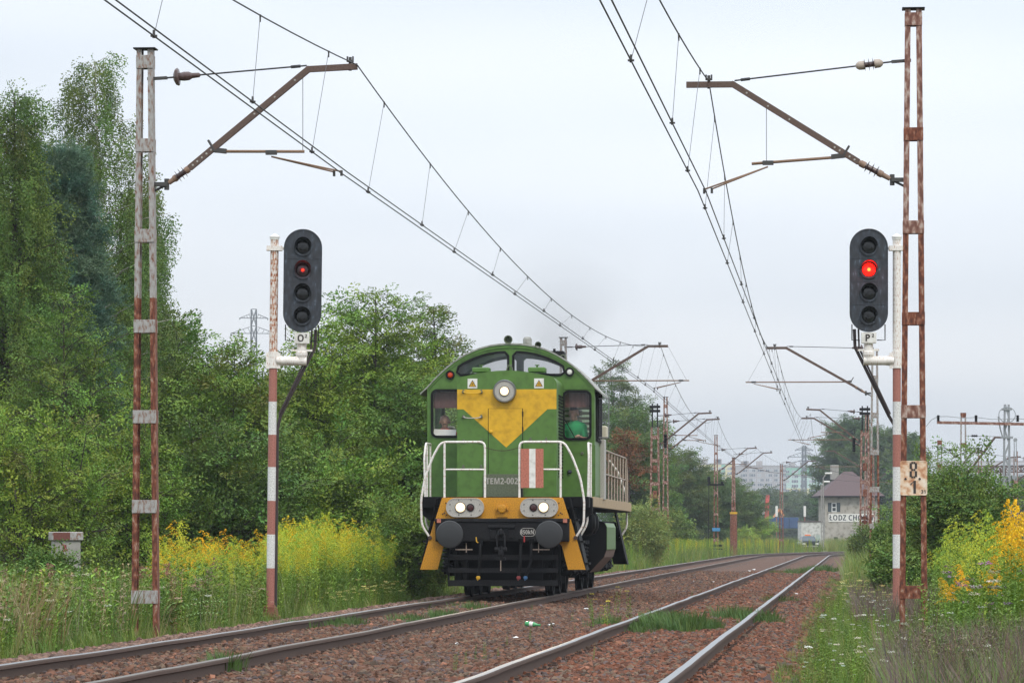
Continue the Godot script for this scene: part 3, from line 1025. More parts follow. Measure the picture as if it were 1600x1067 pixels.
	turned(st, Vector3(0, y0 - 0.545, 0), Vector3.UP, [[0.0, 0.0], [0.0, 0.078], [0.25, 0.078], [0.25, 0.0]], 16)
	bx(st, Vector3(0, y0 - 0.43, 0.02), Vector3(0.22, 0.24, 0.05))
	obj("clamp", st, M.signal_white, t)
	st = S()
	bx(st, Vector3(0, 5.25, 0.0), Vector3(0.24, 0.07, 0.15)); bx(st, Vector3(side * 0.15, 5.25, 0.02), Vector3(0.2, 0.04, 0.03))
	obj("top_clamp", st, M.signal_white, t)
	st = S()
	for s in [-1, 1]:
		tube(st, [Vector3(hx + s * 0.25, y0 + 0.12, 0.03), Vector3(hx + s * 0.25, y0 - 0.12, 0.03), Vector3(hx + s * 0.13, y0 - 0.12, 0.03)], 0.009, 5)
	obj("service_rail", st, M.dark, t)
	st = S()
	var lo := 2.62
	tube(st, [Vector3(hx + side * 0.21, y0 + 0.05, -0.03), Vector3(hx + side * 0.20, y0 - 0.22, -0.03), Vector3(side * 0.12, lo + 0.1, -0.03), Vector3(maxf(0.0, side) * 0.075, lo - 0.1, -0.085 if side < 0 else -0.03), Vector3(maxf(0.0, side) * 0.08, -0.3, -0.085 if side < 0 else -0.03)], 0.026, 7)
	tube(st, [Vector3(hx + side * 0.15, y0 + 0.05, 0.0), Vector3(hx + side * 0.14, y0 - 0.24, 0.0), Vector3(side * 0.10, lo + 0.12, 0.03)], 0.016, 6)
	obj("cable_conduit", st, M.conduit, t)

func make_signals() -> void:
	var turn := 0.055
	make_signal("four lamp signal marked O2 on a red and white banded post beside the goldenrod", P(422, 930, 62.0), turn, "O", 1, 1.0, M.signal_rusty, false)
	get_node("railway_signal").rotation.z = -0.012
	make_signal("four lamp signal marked P2 with a bright red light behind the 8 over 1 mast", P(1402, 930, 62.0), -0.03, "P", -1, 6.0, M.signal_white, true)
	# hectometre plate on the mast
	var z := 52.35
	var t := thing("hectometre_plate", "rusty white plate reading 8 over 1 bolted to the brown mast", "sign", P(1428.5, 747, z), heading(z))
	var st := S()
	var w := 42.0 * z / F / 2.0
	var h := 54.0 * z / F / 2.0
	prism(st, rrect(-w, -h, w, h, 0.025, 4), 0.0, 0.006)
	rim(st, rrect(-w, -h, w, h, 0.025, 4), 0.012, 0.006, 0.011)
	var pl := obj("plate", st, M.sign_rust, t)
	st = S()
	for e in [-1.0, 1.0]:
		for f in [0.052, 0.155]: bx(st, Vector3(e * 0.033 - 0.005, f, 0.008), Vector3(0.030, 0.076, 0.004))
	for f in [0.012, 0.105, 0.195]:
		for e in [-1.0, 1.0]: bx(st, Vector3(e * 0.014 - 0.005, f, 0.008), Vector3(0.024, 0.026, 0.004))
	obj("number_eight", st, M.ink, pl)
	st = S()
	bx(st, Vector3(0.012, -0.115, 0.008), Vector3(0.032, 0.165, 0.004))
	prism(st, pv([0.012, -0.035, -0.001, -0.05, -0.042, -0.095, -0.042, -0.07]), 0.006, 0.010)
	obj("number_one", st, M.ink, pl)
	lettering("lettering", "31", 0.045, M.ink, pl, Vector3(0.125, -0.175, 0.008))
	st = S()
	for e in [[-0.105, -0.01], [0.075, -0.01]]: turned(st, Vector3(e[0], e[1], 0.006), Vector3.BACK, [[0.0, 0.0], [0.0, 0.016], [0.012, 0.012], [0.012, 0.0]], 8)
	obj("bolt", st, M.ink, pl)

# ---------- locomotive ----------
# local frame: origin between the buffer faces at rail level, +z towards the front, x to its left-hand viewer's right
func loco_hood_poly(w: float, y0: float, y1: float, r: float, arch: float) -> PackedVector2Array:
	var p := PackedVector2Array([Vector2(w, y0)])
	for k in 7:
		var t := PI * 0.5 * k / 6.0
		p.append(Vector2(w - r + r * cos(t), y1 - arch - r + r * sin(t)))
	for k in range(1, 8):
		var f := k / 8.0
		p.append(Vector2(lerpf(w - r, -w + r, f), y1 - arch + arch * sin(PI * f)))
	for k in 7:
		var t := PI * 0.5 * (1.0 + k / 6.0)
		p.append(Vector2(-w + r + r * cos(t), y1 - arch - r + r * sin(t)))
	p.append(Vector2(-w, y0))
	return p

# the cab outline: straight sides up to the eaves, then a low arch
func cab_poly(w: float, y0: float, ye: float, yt: float) -> PackedVector2Array:
	var p := PackedVector2Array([Vector2(-w, y0), Vector2(w, y0), Vector2(w, ye)])
	for k in range(1, 24):
		var f := k / 24.0
		var x := lerpf(w, -w, f)
		p.append(Vector2(x, ye + (yt - ye) * (1.0 - pow(absf(x / w), 2.3))))
	p.append(Vector2(-w, ye))
	return p

func arch_y(x: float, w: float, ye: float, yt: float) -> float:
	return ye + (yt - ye) * (1.0 - pow(absf(x / w), 2.3))

func csg_prism(poly: PackedVector2Array, z0: float, z1: float, op: int) -> CSGPolygon3D:
	var c := CSGPolygon3D.new()
	if Geometry2D.is_polygon_clockwise(poly):
		poly = poly.duplicate(); poly.reverse()
	c.polygon = poly
	c.depth = z1 - z0
	c.position.z = z1
	c.operation = op
	c.name = "cut"
	return c

func csg_box(at: Vector3, s: Vector3, op: int) -> CSGBox3D:
	var c := CSGBox3D.new()
	c.size = s
	c.position = at
	c.operation = op
	c.name = "cut"
	return c

func pane(t: Node3D, poly: PackedVector2Array, z: float, called := "window") -> void:
	var st := S()
	rim(st, poly, -0.045, z - 0.01, z + 0.022)
	var g := obj(called, st, M.rubber, t)
	obj("pane", sheet(poly, z + 0.004), M.glass_greyed if called == "upper_window" else M.glass, g)

func sheet(poly: PackedVector2Array, z: float) -> SurfaceTool:
	var st := S()
	var t := Geometry2D.triangulate_polygon(poly)
	for i in range(0, t.size(), 3):
		var a := poly[t[i]]; var b := poly[t[i + 1]]; var c := poly[t[i + 2]]
		if (b - a).cross(c - a) < 0:
			var w := b; b = c; c = w
		tri(st, Vector3(a.x, a.y, z), Vector3(b.x, b.y, z), Vector3(c.x, c.y, z))
	return st

func handrail(t: Node3D, pts: Array, r := 0.021, called := "handrail", m: Material = null) -> void:
	# round off the bends
	var p := []
	for i in pts.size():
		if i == 0 or i == pts.size() - 1:
			p.append(pts[i])
		else:
			var a: Vector3 = pts[i] + (pts[i - 1] - pts[i]).limit_length(0.10)
			var b: Vector3 = pts[i] + (pts[i + 1] - pts[i]).limit_length(0.10)
			for k in 5:
				var f := k / 4.0
				p.append(a.lerp(pts[i], f).lerp(pts[i].lerp(b, f), f))
	var st := S()
	tube(st, p, r, 8)
	obj(called, st, m if m else M.pipe, t)

func lit_lamp(t: Node3D, at: Vector3, r: float, energy: float, called: String) -> void:
	var st := S()
	turned(st, at, Vector3.BACK, [[0.0, r * 1.12], [0.02, r * 1.12], [0.02, r], [0.004, r]], 24)
	var ring := obj(called, st, M.dark, t)
	st = S()
	turned(st, at + Vector3(0, 0, 0.005), Vector3.BACK, [[0.0, r], [0.012, r * 0.8], [0.02, r * 0.4], [0.022, 0.0]], 24)
	obj("lamp_lens", st, glow(Color(1.0, 0.90, 0.74), 1.15), ring)
	st = S()
	turned(st, at + Vector3(0.0, 0, 0.029), Vector3.BACK, [[0.0, r * 0.62], [0.004, r * 0.3], [0.005, 0.0]], 20)
	obj("lamp_filament", st, glow(Color(1.0, 0.95, 0.86), energy), ring)
	var sp := SpotLight3D.new()
	sp.name = "lamp_light"
	sp.light_energy = 6.0
	sp.light_color = Color(1.0, 0.88, 0.7)
	sp.spot_angle = 12.0
	sp.spot_range = 90.0
	sp.light_size = r
	sp.shadow_enabled = true
	sp.position = at + Vector3(0, 0, 0.08)
	sp.rotation.y = PI
	sp.rotation.x = -0.03
	t.add_child(sp)

func make_loco() -> void:
	var zf := 73.7
	var t := thing("diesel_locomotive", "green and yellow diesel locomotive with lit headlights and white handrails", "locomotive", Vector3(-0.23, 0, -zf), -0.079)
	var st: SurfaceTool
	var sides := [-1.0, 1.0]
	# --- buffers, beam and front skirt
	for s in sides:
		st = S()
		turned(st, Vector3(s * 0.9, 1.13, -0.62), Vector3.BACK, [[0.0, 0.0], [0.0, 0.20], [0.05, 0.20], [0.05, 0.14], [0.36, 0.14], [0.36, 0.11], [0.57, 0.11]], 24)
		var b := obj("buffer", st, M.black, t)
		st = S()
		turned(st, Vector3(s * 0.9, 1.13, -0.06), Vector3.BACK, [[0.0, 0.0], [0.0, 0.245], [0.028, 0.248], [0.042, 0.238], [0.052, 0.17], [0.058, 0.09], [0.060, 0.0]], 36)
		obj("buffer_head", st, M.buffer, b)
	st = S()
	cbx(st, Vector3(0, 1.21, -0.74), Vector3(2.44, 0.42, 0.24), 0.012)
	cbx(st, Vector3(0, 1.385, -0.66), Vector3(2.46, 0.07, 0.14), 0.012)
	var beam := obj("buffer_beam", st, M.dark, t)
	for s in sides:
		st = S()
		cbx(st, Vector3(s * 1.15, 1.375, -0.583), Vector3(0.075, 0.07, 0.012), 0.003)
		obj("red_reflector", st, M.salmon, beam)
	# yellow panel over the beam
	st = S()
	prism(st, pv([-1.22, 1.42, 1.22, 1.42, 1.10, 1.80, -1.10, 1.80]), -0.72, -0.69)
	var panel := obj("front_panel", st, M.orange, t)
	st = S()
	for s in sides:
		for q in [[1.06, 1.52], [1.02, 1.48], [1.09, 1.50], [0.99, 1.56], [1.03, 1.70]]: turned(st, Vector3(s * q[0], q[1], -0.69), Vector3.BACK, [[0.0, 0.0], [0.0, 0.014], [0.010, 0.011], [0.012, 0.0]], 8)
	obj("bolt", st, M.fastener, panel)
	# yellow step plates hanging at the corners
	for s in sides:
		st = S()
		prism(st, pv([s * 1.24, 1.41, s * 1.51, 0.49, s * 1.19, 0.49, s * 1.08, 0.92, s * 0.98, 1.02, s * 0.98, 1.41]), -0.80, -0.765)
		var leg := obj("step_plate", st, M.orange, t)
		st = S()
		# side of the steps, running back from the plate
		var z1 := -1.62
		prism(st, pv([0.0, 1.78, -0.82, 1.78, -0.82, 0.62, -0.70, 0.49, 0.0, 0.49]), -0.015, 0.015, Transform3D(Basis(Vector3(0, 0, 1), Vector3(s * -0.29 / 1.29, 1, 0), Vector3(s, 0, 0)), Vector3(s * 1.62, 0, -0.80)))
		for k in 3: bx(st, Vector3(s * (1.42 - 0.10 * k), 0.60 + 0.40 * k, -1.12), Vector3(0.30, 0.035, 0.55))
		obj("steps", st, M.black, t)
	# headlight plates
	for s in sides:
		st = S()
		var lp := rrect(s * 0.675 - 0.345, 1.445, s * 0.675 + 0.345, 1.79, 0.171, 8)
		prism(st, lp, -0.69, -0.60)
		rim(st, lp, 0.015, -0.60, -0.592)
		var plate := obj("headlight_plate", st, M.lamp_plate, t)
		st = S()
		for k in 8: turned(st, Vector3(s * 0.675 + 0.32 * cos(TAU * (k + 0.5) / 8) * 0.92, 1.617 + 0.145 * sin(TAU * (k + 0.5) / 8), -0.60), Vector3.BACK, [[0.0, 0.0], [0.0, 0.011], [0.010, 0.009], [0.010, 0.0]], 6)
		obj("bolt", st, M.dark, plate)
		lit_lamp(t, Vector3(s * 0.758, 1.622, -0.598), 0.088, 9.0, "headlight")
		st = S()
		turned(st, Vector3(s * 0.575, 1.617, -0.598), Vector3.BACK, [[0.0, 0.072], [0.014, 0.072], [0.014, 0.06], [0.004, 0.06]], 20)
		var ml := obj("marker_lamp", st, M.dark, t)
		st = S()
		turned(st, Vector3(s * 0.575, 1.617, -0.594), Vector3.BACK, [[0.0, 0.061], [0.008, 0.035], [0.01, 0.0]], 20)
		obj("lamp_lens", st, mat(L(0.055, 0.018, 0.018), 0.12), ml)
	st = S()
	cbx(st, Vector3(0, 1.52, -0.675), Vector3(0.20, 0.16, 0.03), 0.005)
	turned(st, Vector3(0, 1.60, -0.69), Vector3.BACK, [[0.0, 0.0], [0.0, 0.075], [0.10, 0.075], [0.105, 0.06], [0.11, 0.0]], 20)
	bx(st, Vector3(0, 1.60, -0.582), Vector3(0.15, 0.012, 0.01))
	for s in sides: bx(st, Vector3(s * 0.10, 1.6, -0.65), Vector3(0.03, 0.06, 0.06))
	obj("cable_socket", st, M.orange, t)
	# coupling hook
	st = S()
	cbx(st, Vector3(0, 1.27, -0.60), Vector3(0.50, 0.05, 0.10), 0.01)
	for s in sides: cbx(st, Vector3(s * 0.17, 1.13, -0.61), Vector3(0.10, 0.16, 0.05), 0.01)
	obj("coupler_bracket", st, M.dark, t)
	st = S()
	tube(st, [Vector3(0, 1.10, -0.62), Vector3(0, 1.12, -0.38), Vector3(0, 1.18, -0.30), Vector3(0, 1.22, -0.36)], [0.045, 0.045, 0.04, 0.025], 8)
	for s in sides:
		tube(st, [Vector3(s * 0.025, 1.20, -0.38), Vector3(s * 0.065, 1.10, -0.33), Vector3(s * 0.07, 0.86, -0.33)], 0.018, 7)
		turned(st, Vector3(s * 0.03, 0.86, -0.33), Vector3(s, 0, 0), [[0.0, 0.0], [0.0, 0.04], [0.08, 0.04], [0.08, 0.0]], 10)
	tube(st, [Vector3(0, 0.92, -0.33), Vector3(0, 0.66, -0.33)], 0.03, 8)
	cbx(st, Vector3(0, 0.80, -0.33), Vector3(0.10, 0.10, 0.09), 0.015)
	for s in sides: cbx(st, Vector3(s * 0.06, 0.69, -0.33), Vector3(0.06, 0.05, 0.07), 0.01)
	obj("screw_coupling", st, M.dark, t)
	st = S()
	tube(st, [Vector3(0, 0.66, -0.33), Vector3(0, 0.47, -0.33)], 0.009, 6)
	for s in sides: tube(st, [Vector3(s * 0.66, 0.97, -0.70), Vector3(s * 0.66, 0.80, -0.70)], 0.009, 6)
	for s in sides: bar(st, Vector3(s * 0.55, 0.855, -0.72), Vector3(s * 0.86, 0.855, -0.72), 0.02, 0.02)
	obj("pin", st, M.rail_brown, t)
	# air hoses
	for q in [[-0.39, 0.0, M.yellow], [0.345, 0.0, mat(L(0.22, 0.03, 0.03), 0.5)], [0.54, -0.07, mat(L(0.03, 0.10, 0.22), 0.5)]]:
		st = S()
		turned(st, Vector3(q[0], 0.93, -0.60), Vector3.UP, [[0.0, 0.0], [0.0, 0.035], [0.08, 0.035], [0.08, 0.05], [0.12, 0.05], [0.12, 0.0]], 10)
		tube(st, [Vector3(q[0], 0.98, -0.62), Vector3(q[0], 0.90, -0.54), Vector3(q[0] + 0.0, 0.65, -0.50), Vector3(q[0] - 0.02 + q[1] * 0.6, 0.46, -0.48), Vector3(q[0] - 0.03 + q[1], 0.37, -0.46)], 0.026, 8)
		var hose := obj("air_hose", st, M.black, t)
		st = S()
		cbx(st, Vector3(q[0] - 0.03 + q[1], 0.345, -0.45), Vector3(0.07, 0.06, 0.06), 0.012)
		tube(st, [Vector3(q[0] - 0.06 + q[1], 0.36, -0.44), Vector3(q[0] - 0.04 + q[1], 0.30, -0.44), Vector3(q[0] + q[1], 0.34, -0.44)], 0.013, 6)
		obj("coupling_head", st, q[2], hose)
	st = S()
	tube(st, [Vector3(-0.47, 1.08, -0.58), Vector3(-0.46, 1.0, -0.56), Vector3(-0.43, 0.98, -0.55)], 0.012, 6)
	obj("cock_handle", st, M.yellow, t)
	st = S()
	tube(st, [Vector3(0.41, 1.10, -0.58), Vector3(0.41, 0.99, -0.56)], 0.013, 6)
	obj("cock_handle", st, mat(L(0.35, 0.02, 0.02), 0.5), t)
	lettering("lettering", "850kN", 0.075, M.lamp_plate, beam, Vector3(0.46, 1.17, -0.617), false, 0.8)
	st = S()
	rim(st, rrect(0.33, 1.095, 0.61, 1.245, 0.07, 5), 0.008, -0.62, -0.616)
	obj("oval_mark", st, M.lamp_plate, beam)
	# pilot of black slats
	for y in [[0.665, 0.76], [0.43, 0.52], [0.19, 0.30]]:
		st = S()
		cbx(st, Vector3(0, (y[0] + y[1]) / 2, -0.78), Vector3(2.0, y[1] - y[0], 0.03), 0.004)
		obj("pilot_slat", st, M.dark, t)
	for x in [-0.99, -0.69, 0.69, 0.99]:
		st = S()
		cbx(st, Vector3(x, 0.56, -0.815), Vector3(0.03 if absf(x) > 0.9 else 0.07, 0.75, 0.04), 0.004)
		obj("pilot_post", st, M.black, t)
	# --- platform and its skirts
	st = S()
	cbx(st, Vector3(0, 1.72, -8.6), Vector3(3.10, 0.20, 15.0), 0.01)
	bx(st, Vector3(0, 1.45, -8.6), Vector3(1.5, 0.45, 15.4))
	obj("platform", st, M.black, t)
	for s in sides:
		st = S()
		cbx(st, Vector3(s * 1.565, 1.735, -9.05), Vector3(0.03, 0.185, 14.1), 0.004)
		obj("platform_edge", st, M.beige, t)
		st = S()
		prism(st, pv([s * 1.10, 1.80, s * 1.59, 1.80, s * 1.59, 1.52, s * 1.40, 1.38, s * 1.21, 1.38]), -1.72, -1.55)
		obj("corner_skirt", st, M.dark, t)
	# --- short hood (nose)
	var hw := 0.92
	var hy := 4.15
	var nz := -1.70
	st = S()
	prism(st, loco_hood_poly(hw, 1.80, hy, 0.16, 0.10), -3.55, nz)
	var nose := obj("short_hood", st, M.green, t)
	# yellow band and chevron painted on, the middle door standing proud
	var ox := -0.03
	var chev := pv([-hw + 0.002, 3.80, hw - 0.002, 3.80, hw - 0.002, 3.435, 0.752, 3.435, -0.008, 2.73, -0.80, 3.435, -hw + 0.002, 3.435])
	var door := pv([-0.335, 1.86, 0.285, 1.86, 0.285, 3.445, -0.335, 3.445])
	st = S()
	for q in Geometry2D.clip_polygons(chev, door): prism(st, q, nz, nz + 0.004)
	obj("yellow_chevron", st, M.yellow, nose)
	st = S()
	prism(st, door, nz, nz + 0.022)
	var dr := obj("hood_door", st, M.green, nose)
	st = S()
	rim(st, door, -0.014, nz + 0.002, nz + 0.006)
	obj("door_seal", st, M.black, dr)
	st = S()
	for q in Geometry2D.intersect_polygons(chev, door): prism(st, q, nz + 0.022, nz + 0.026)
	obj("yellow_chevron", st, M.yellow, dr)
	st = S()
	turned(st, Vector3(-0.29, 3.02, nz + 0.02), Vector3.BACK, [[0.0, 0.0], [0.0, 0.028], [0.03, 0.035], [0.05, 0.02], [0.055, 0.0]], 10)
	obj("door_knob", st, M.yellow, dr)
	st = S()
	for y in [2.1, 3.02, 3.3]: tube(st, [Vector3(0.295, y, nz + 0.02), Vector3(0.295, y + 0.09, nz + 0.02)], 0.014, 6)
	obj("hinge", st, M.dark, dr)
	# folding plate with the number
	st = S()
	cbx(st, Vector3(-0.06, 2.03, nz + 0.045), Vector3(0.74, 0.42, 0.02), 0.003)
	var np := obj("number_panel", st, M.green_dull, t)
	lettering("lettering", "TEM2-002", 0.112, M.lamp_plate, np, Vector3(-0.085, 2.11, nz + 0.057), false, 0.84)
	st = S()
	for x in [-0.40, 0.28]:
		bar(st, Vector3(x, 1.80, nz + 0.06), Vector3(x, 1.98, nz + 0.06), 0.03, 0.05)
		tube(st, [Vector3(x - 0.03, 1.83, nz + 0.10), Vector3(x + 0.03, 1.83, nz + 0.10)], 0.022, 8)
	obj("hinge", st, M.dark, t)
	# main headlight
	st = S()
	turned(st, Vector3(-0.035, 3.765, nz), Vector3.BACK, [[0.0, 0.0], [0.0, 0.215], [0.10, 0.215], [0.13, 0.20], [0.13, 0.185], [0.09, 0.18], [0.07, 0.10]], 36)
	var hl := obj("main_headlight", st, M.steel, t)
	st = S()
	turned(st, Vector3(-0.035, 3.765, nz + 0.112), Vector3.BACK, [[0.0, 0.183], [0.006, 0.178], [0.006, 0.0]], 36)
	obj("headlight_ring", st, M.lamp_plate, hl)
	lit_lamp(t, Vector3(-0.035, 3.765, nz + 0.118), 0.082, 8.0, "headlight_bulb")
	# high-voltage warning plates
	for x in [-0.635, 0.595]:
		st = S()
		cbx(st, Vector3(x, 3.91, nz + 0.004), Vector3(0.18, 0.18, 0.008), 0.002)
		var wp := obj("warning_plate", st, M.white, nose)
		st = S()
		prism(st, pv([x - 0.072, 3.85, x + 0.072, 3.85, x, 3.975]), nz + 0.008, nz + 0.010)
		obj("triangle_border", st, M.ink, wp)
		st = S()
		prism(st, pv([x - 0.053, 3.86, x + 0.053, 3.86, x, 3.952]), nz + 0.010, nz + 0.012)
		obj("triangle", st, M.yellow, wp)
		st = S()
		prism(st, pv([x + 0.008, 3.93, x - 0.014, 3.897, x, 3.897, x - 0.008, 3.866, x + 0.014, 3.905, x + 0.001, 3.905]), nz + 0.012, nz + 0.014)
		obj("lightning_mark", st, M.ink, wp)
	# grab handles and latches
	for y in [3.73, 3.27]:
		handrail(nose, [Vector3(-0.80, y + 0.05, nz), Vector3(-0.80, y, nz + 0.09), Vector3(-0.47, y, nz + 0.09), Vector3(-0.47, y + 0.05, nz)], 0.011, "grab_handle", M.yellow if y > 3.5 else M.lamp_plate)
	st = S()
	for q in [[-0.80, 2.82], [-0.47, 2.82], [-0.80, 2.35], [-0.47, 2.35], [0.44, 2.85], [0.73, 2.85], [-0.80, 3.27], [-0.47, 3.27], [-0.80, 3.73], [-0.47, 3.73]]:
		cbx(st, Vector3(q[0], q[1] + 0.03, nz + 0.02), Vector3(0.035, 0.07, 0.04), 0.006)
		tube(st, [Vector3(q[0] - 0.03, q[1] + 0.02, nz + 0.035), Vector3(q[0] + 0.03, q[1] + 0.02, nz + 0.035)], 0.012, 6)
	obj("latch", st, M.green_dull, nose)
	st = S()
	for k in 26:
		var y := 2.2 + 0.06 * k
		bx(st, Vector3(hw + 0.008, y, -2.75), Vector3(0.016, 0.03, 1.1))
	obj("side_louvre", st, M.black, nose)
	st = S()
	for x in [[-0.52, 0.32], [0.52, 0.32]]:
		cbx(st, Vector3(x[0], hy + 0.03, -2.3), Vector3(x[1], 0.09, 0.4), 0.015)
		turned(st, Vector3(x[0], hy + 0.07, -2.25), Vector3.UP, [[0.0, 0.0], [0.0, 0.02], [0.04, 0.02], [0.04, 0.045], [0.055, 0.045], [0.055, 0.0]], 10)
	obj("sand_box_lid", st, M.green, nose)
	handrail(nose, [Vector3(-0.19, hy, -2.1), Vector3(-0.19, hy + 0.09, -2.1), Vector3(0.12, hy + 0.09, -2.1), Vector3(0.12, hy, -2.1)], 0.013, "grab_handle", M.green_dull)
	handrail(nose, [Vector3(-0.05, hy, -2.3), Vector3(-0.05, hy + 0.12, -2.3), Vector3(0.06, hy + 0.12, -2.3), Vector3(0.06, hy, -2.3)], 0.011, "grab_handle", M.green_dull)
	var before := t.get_child_count()
	make_cab(t)
	for k in range(before, t.get_child_count()): (t.get_child(k) as Node3D).position.x -= 0.07   # the cab stands a little off the hood's centre line
	make_rear(t)
	make_rails(t)

const CW := 1.585
const CZ := -3.5
const CE := 3.88
const CT := 4.70

func make_cab(t: Node3D) -> void:
	var st: SurfaceTool
	var z1 := CZ
	var z0 := CZ - 2.35
	var wl := rrect(-1.47, 3.00, -0.70, 3.83, 0.07)
	var wr := rrect(1.02, 2.95, 1.485, 3.80, 0.07)
	var ul := PackedVector2Array()
	var ur := PackedVector2Array()
	for k in 13:
		var x := lerpf(-0.97, -0.12, k / 12.0)
		ul.append(Vector2(x, minf(arch_y(x, CW, CE, CT) - 0.15, 4.56)))
	ul.append(Vector2(-0.07, 4.50)); ul.append(Vector2(-0.07, 4.20)); ul.append(Vector2(-0.14, 4.16)); ul.append(Vector2(-0.95, 4.16)); ul.append(Vector2(-0.995, 4.19))
	for q in ul: ur.append(Vector2(-q.x, q.y))
	var cut_l := ul.duplicate()
	var shell := CSGCombiner3D.new()
	shell.name = "cab_shell"
	shell.add_child(csg_prism(cab_poly(CW, 1.80, CE, CT), z0, z1, CSGShape3D.OPERATION_UNION), true)
	shell.add_child(csg_prism(cab_poly(CW - 0.07, 1.9, CE - 0.03, CT - 0.09), z0 + 0.07, z1 - 0.07, CSGShape3D.OPERATION_SUBTRACTION), true)
	for w in [wl, wr, cut_l, ur]: shell.add_child(csg_prism(w, z1 - 0.2, z1 + 0.2, CSGShape3D.OPERATION_SUBTRACTION), true)
	for w in [cut_l, ur]: shell.add_child(csg_prism(w, z0 - 0.2, z0 + 0.2, CSGShape3D.OPERATION_SUBTRACTION), true)
	for x in [-1.05, 1.05]: shell.add_child(csg_prism(rrect(x - 0.42, 2.95, x + 0.42, 3.78, 0.06), z0 - 0.2, z0 + 0.2, CSGShape3D.OPERATION_SUBTRACTION), true)
	for s in [-1.0, 1.0]: shell.add_child(csg_box(Vector3(s * CW, 3.36, -4.62), Vector3(0.4, 0.86, 1.5), CSGShape3D.OPERATION_SUBTRACTION), true)
	for c in shell.get_children(): c.material = M.green
	t.add_child(shell, true)
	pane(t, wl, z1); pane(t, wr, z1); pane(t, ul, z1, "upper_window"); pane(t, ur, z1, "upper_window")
	# roof sheet with a small overhang at the eaves
	st = S(true)
	st.set_smooth_group(-1)
	var prev := []
	for k in 29:
		var f := k / 28.0
		var x := lerpf(-CW - 0.13, CW + 0.13, f)
		var y := arch_y(clampf(x, -CW, CW), CW, CE, CT) + 0.006 - 0.9 * maxf(0.0, absf(x) - CW)
		var cur := [Vector3(x, y, z1 + 0.04), Vector3(x, y, z0 - 0.03), Vector3(x, y + 0.03, z1 + 0.04), Vector3(x, y + 0.03, z0 - 0.03)]
		if prev:
			quad(st, prev[2], cur[2], cur[3], prev[3]); quad(st, prev[1], cur[1], cur[0], prev[0])
			quad(st, prev[0], cur[0], cur[2], prev[2]); quad(st, cur[1], prev[1], prev[3], cur[3])
		if k == 0: quad(st, cur[1], cur[0], cur[2], cur[3])
		if k == 28: quad(st, cur[0], cur[1], cur[3], cur[2])
		prev = cur
	obj("cab_roof", st, M.roof, t)
	st = S()
	prism(st, cab_poly(CW + 0.002, CE - 0.02, CE + 0.01, CT + 0.012), z1, z1 + 0.045)
	# a seam round the arch, cut back to a rib
	var band := S()
	var pv0 := []
	for k in 33:
		var x := lerpf(-CW, CW, k / 32.0)
		var y := arch_y(x, CW, CE, CT)
		var cur := [Vector3(x, y - 0.055, z1 + 0.022), Vector3(x, y + 0.005, z1 + 0.022), Vector3(x, y - 0.055, z1), Vector3(x, y + 0.005, z1)]
		if pv0:
			quad(band, pv0[0], cur[0], cur[1], pv0[1]); quad(band, pv0[2], cur[2], cur[0], pv0[0])
		pv0 = cur
	obj("roof_rib", band, M.green, t)
	st = S()
	bx(st, Vector3(1.24, CE + 0.0, z1 + 0.008), Vector3(0.64, 0.035, 0.014)); bx(st, Vector3(0.0, 4.30, z1 + 0.006), Vector3(0.07, 0.72, 0.012))
	for s in [-1.0, 1.0]: bx(st, Vector3(s * (CW - 0.06), 2.85, z1 + 0.006), Vector3(0.012, 2.05, 0.010))
	obj("seam_strip", st, M.green, t)
	# marker lamps
	for q in [[-1.145, 4.14, mat(L(0.50, 0.05, 0.012), 0.2)], [1.115, 4.19, M.white]]:
		st = S()
		turned(st, Vector3(q[0], q[1], z1), Vector3.BACK, [[0.0, 0.0], [0.0, 0.085], [0.05, 0.085], [0.05, 0.06], [0.02, 0.055]], 20)
		var ml := obj("marker_lamp", st, M.rubber, t)
		st = S()
		turned(st, Vector3(q[0], q[1], z1 + 0.02), Vector3.BACK, [[0.0, 0.056], [0.02, 0.045], [0.035, 0.0]], 16)
		obj("lamp_lens", st, q[2], ml)
	# horns and roof gear
	for q in [[-0.045, 4.80, 0.082], [0.52, 4.70, 0.062]]:
		st = S()
		turned(st, Vector3(q[0], q[1], z1 + 0.05), Vector3.FORWARD, [[0.0, q[2] * 0.78], [-0.01, q[2]], [0.0, q[2]], [0.10, q[2] * 0.6], [0.28, q[2] * 0.35], [0.45, q[2] * 0.3], [0.45, 0.0]], 20)
		turned(st, Vector3(q[0], q[1], z1 + 0.04), Vector3.FORWARD, [[0.0, q[2] * 0.8], [0.08, q[2] * 0.5], [0.10, 0.0]], 20)
		bx(st, Vector3(q[0], q[1] - q[2], z1 - 0.12), Vector3(0.04, 0.1, 0.06))
		obj("horn", st, M.green_dull, t)
	st = S()
	turned(st, Vector3(0.27, 4.62, z1 - 0.6), Vector3.UP, [[0.0, 0.0], [0.0, 0.09], [0.22, 0.085], [0.26, 0.06], [0.27, 0.0]], 14)
	obj("vent_cowl", st, M.roof, t)
	st = S()
	cbx(st, Vector3(0.81, 4.52, z1 - 0.9), Vector3(0.31, 0.20, 0.5), 0.02)
	tube(st, [Vector3(0.78, 4.55, z1 - 0.65), Vector3(0.78, 4.66, z1 - 0.65)], 0.025, 8)
	obj("roof_box", st, M.dark, t)
	st = S()
	var ring := []
	for k in 17: ring.append(Vector3(0.965 + 0.05 * cos(TAU * k / 16), 4.47 + 0.055 * sin(TAU * k / 16), z1 - 0.3))
	tube(st, ring, 0.012, 6)
	obj("lifting_eye", st, M.green_dull, t)
	# wipers
	st = S()
	tube(st, [Vector3(-0.75, 3.35, z1 + 0.04), Vector3(-0.88, 3.64, z1 + 0.045)], 0.008, 5)
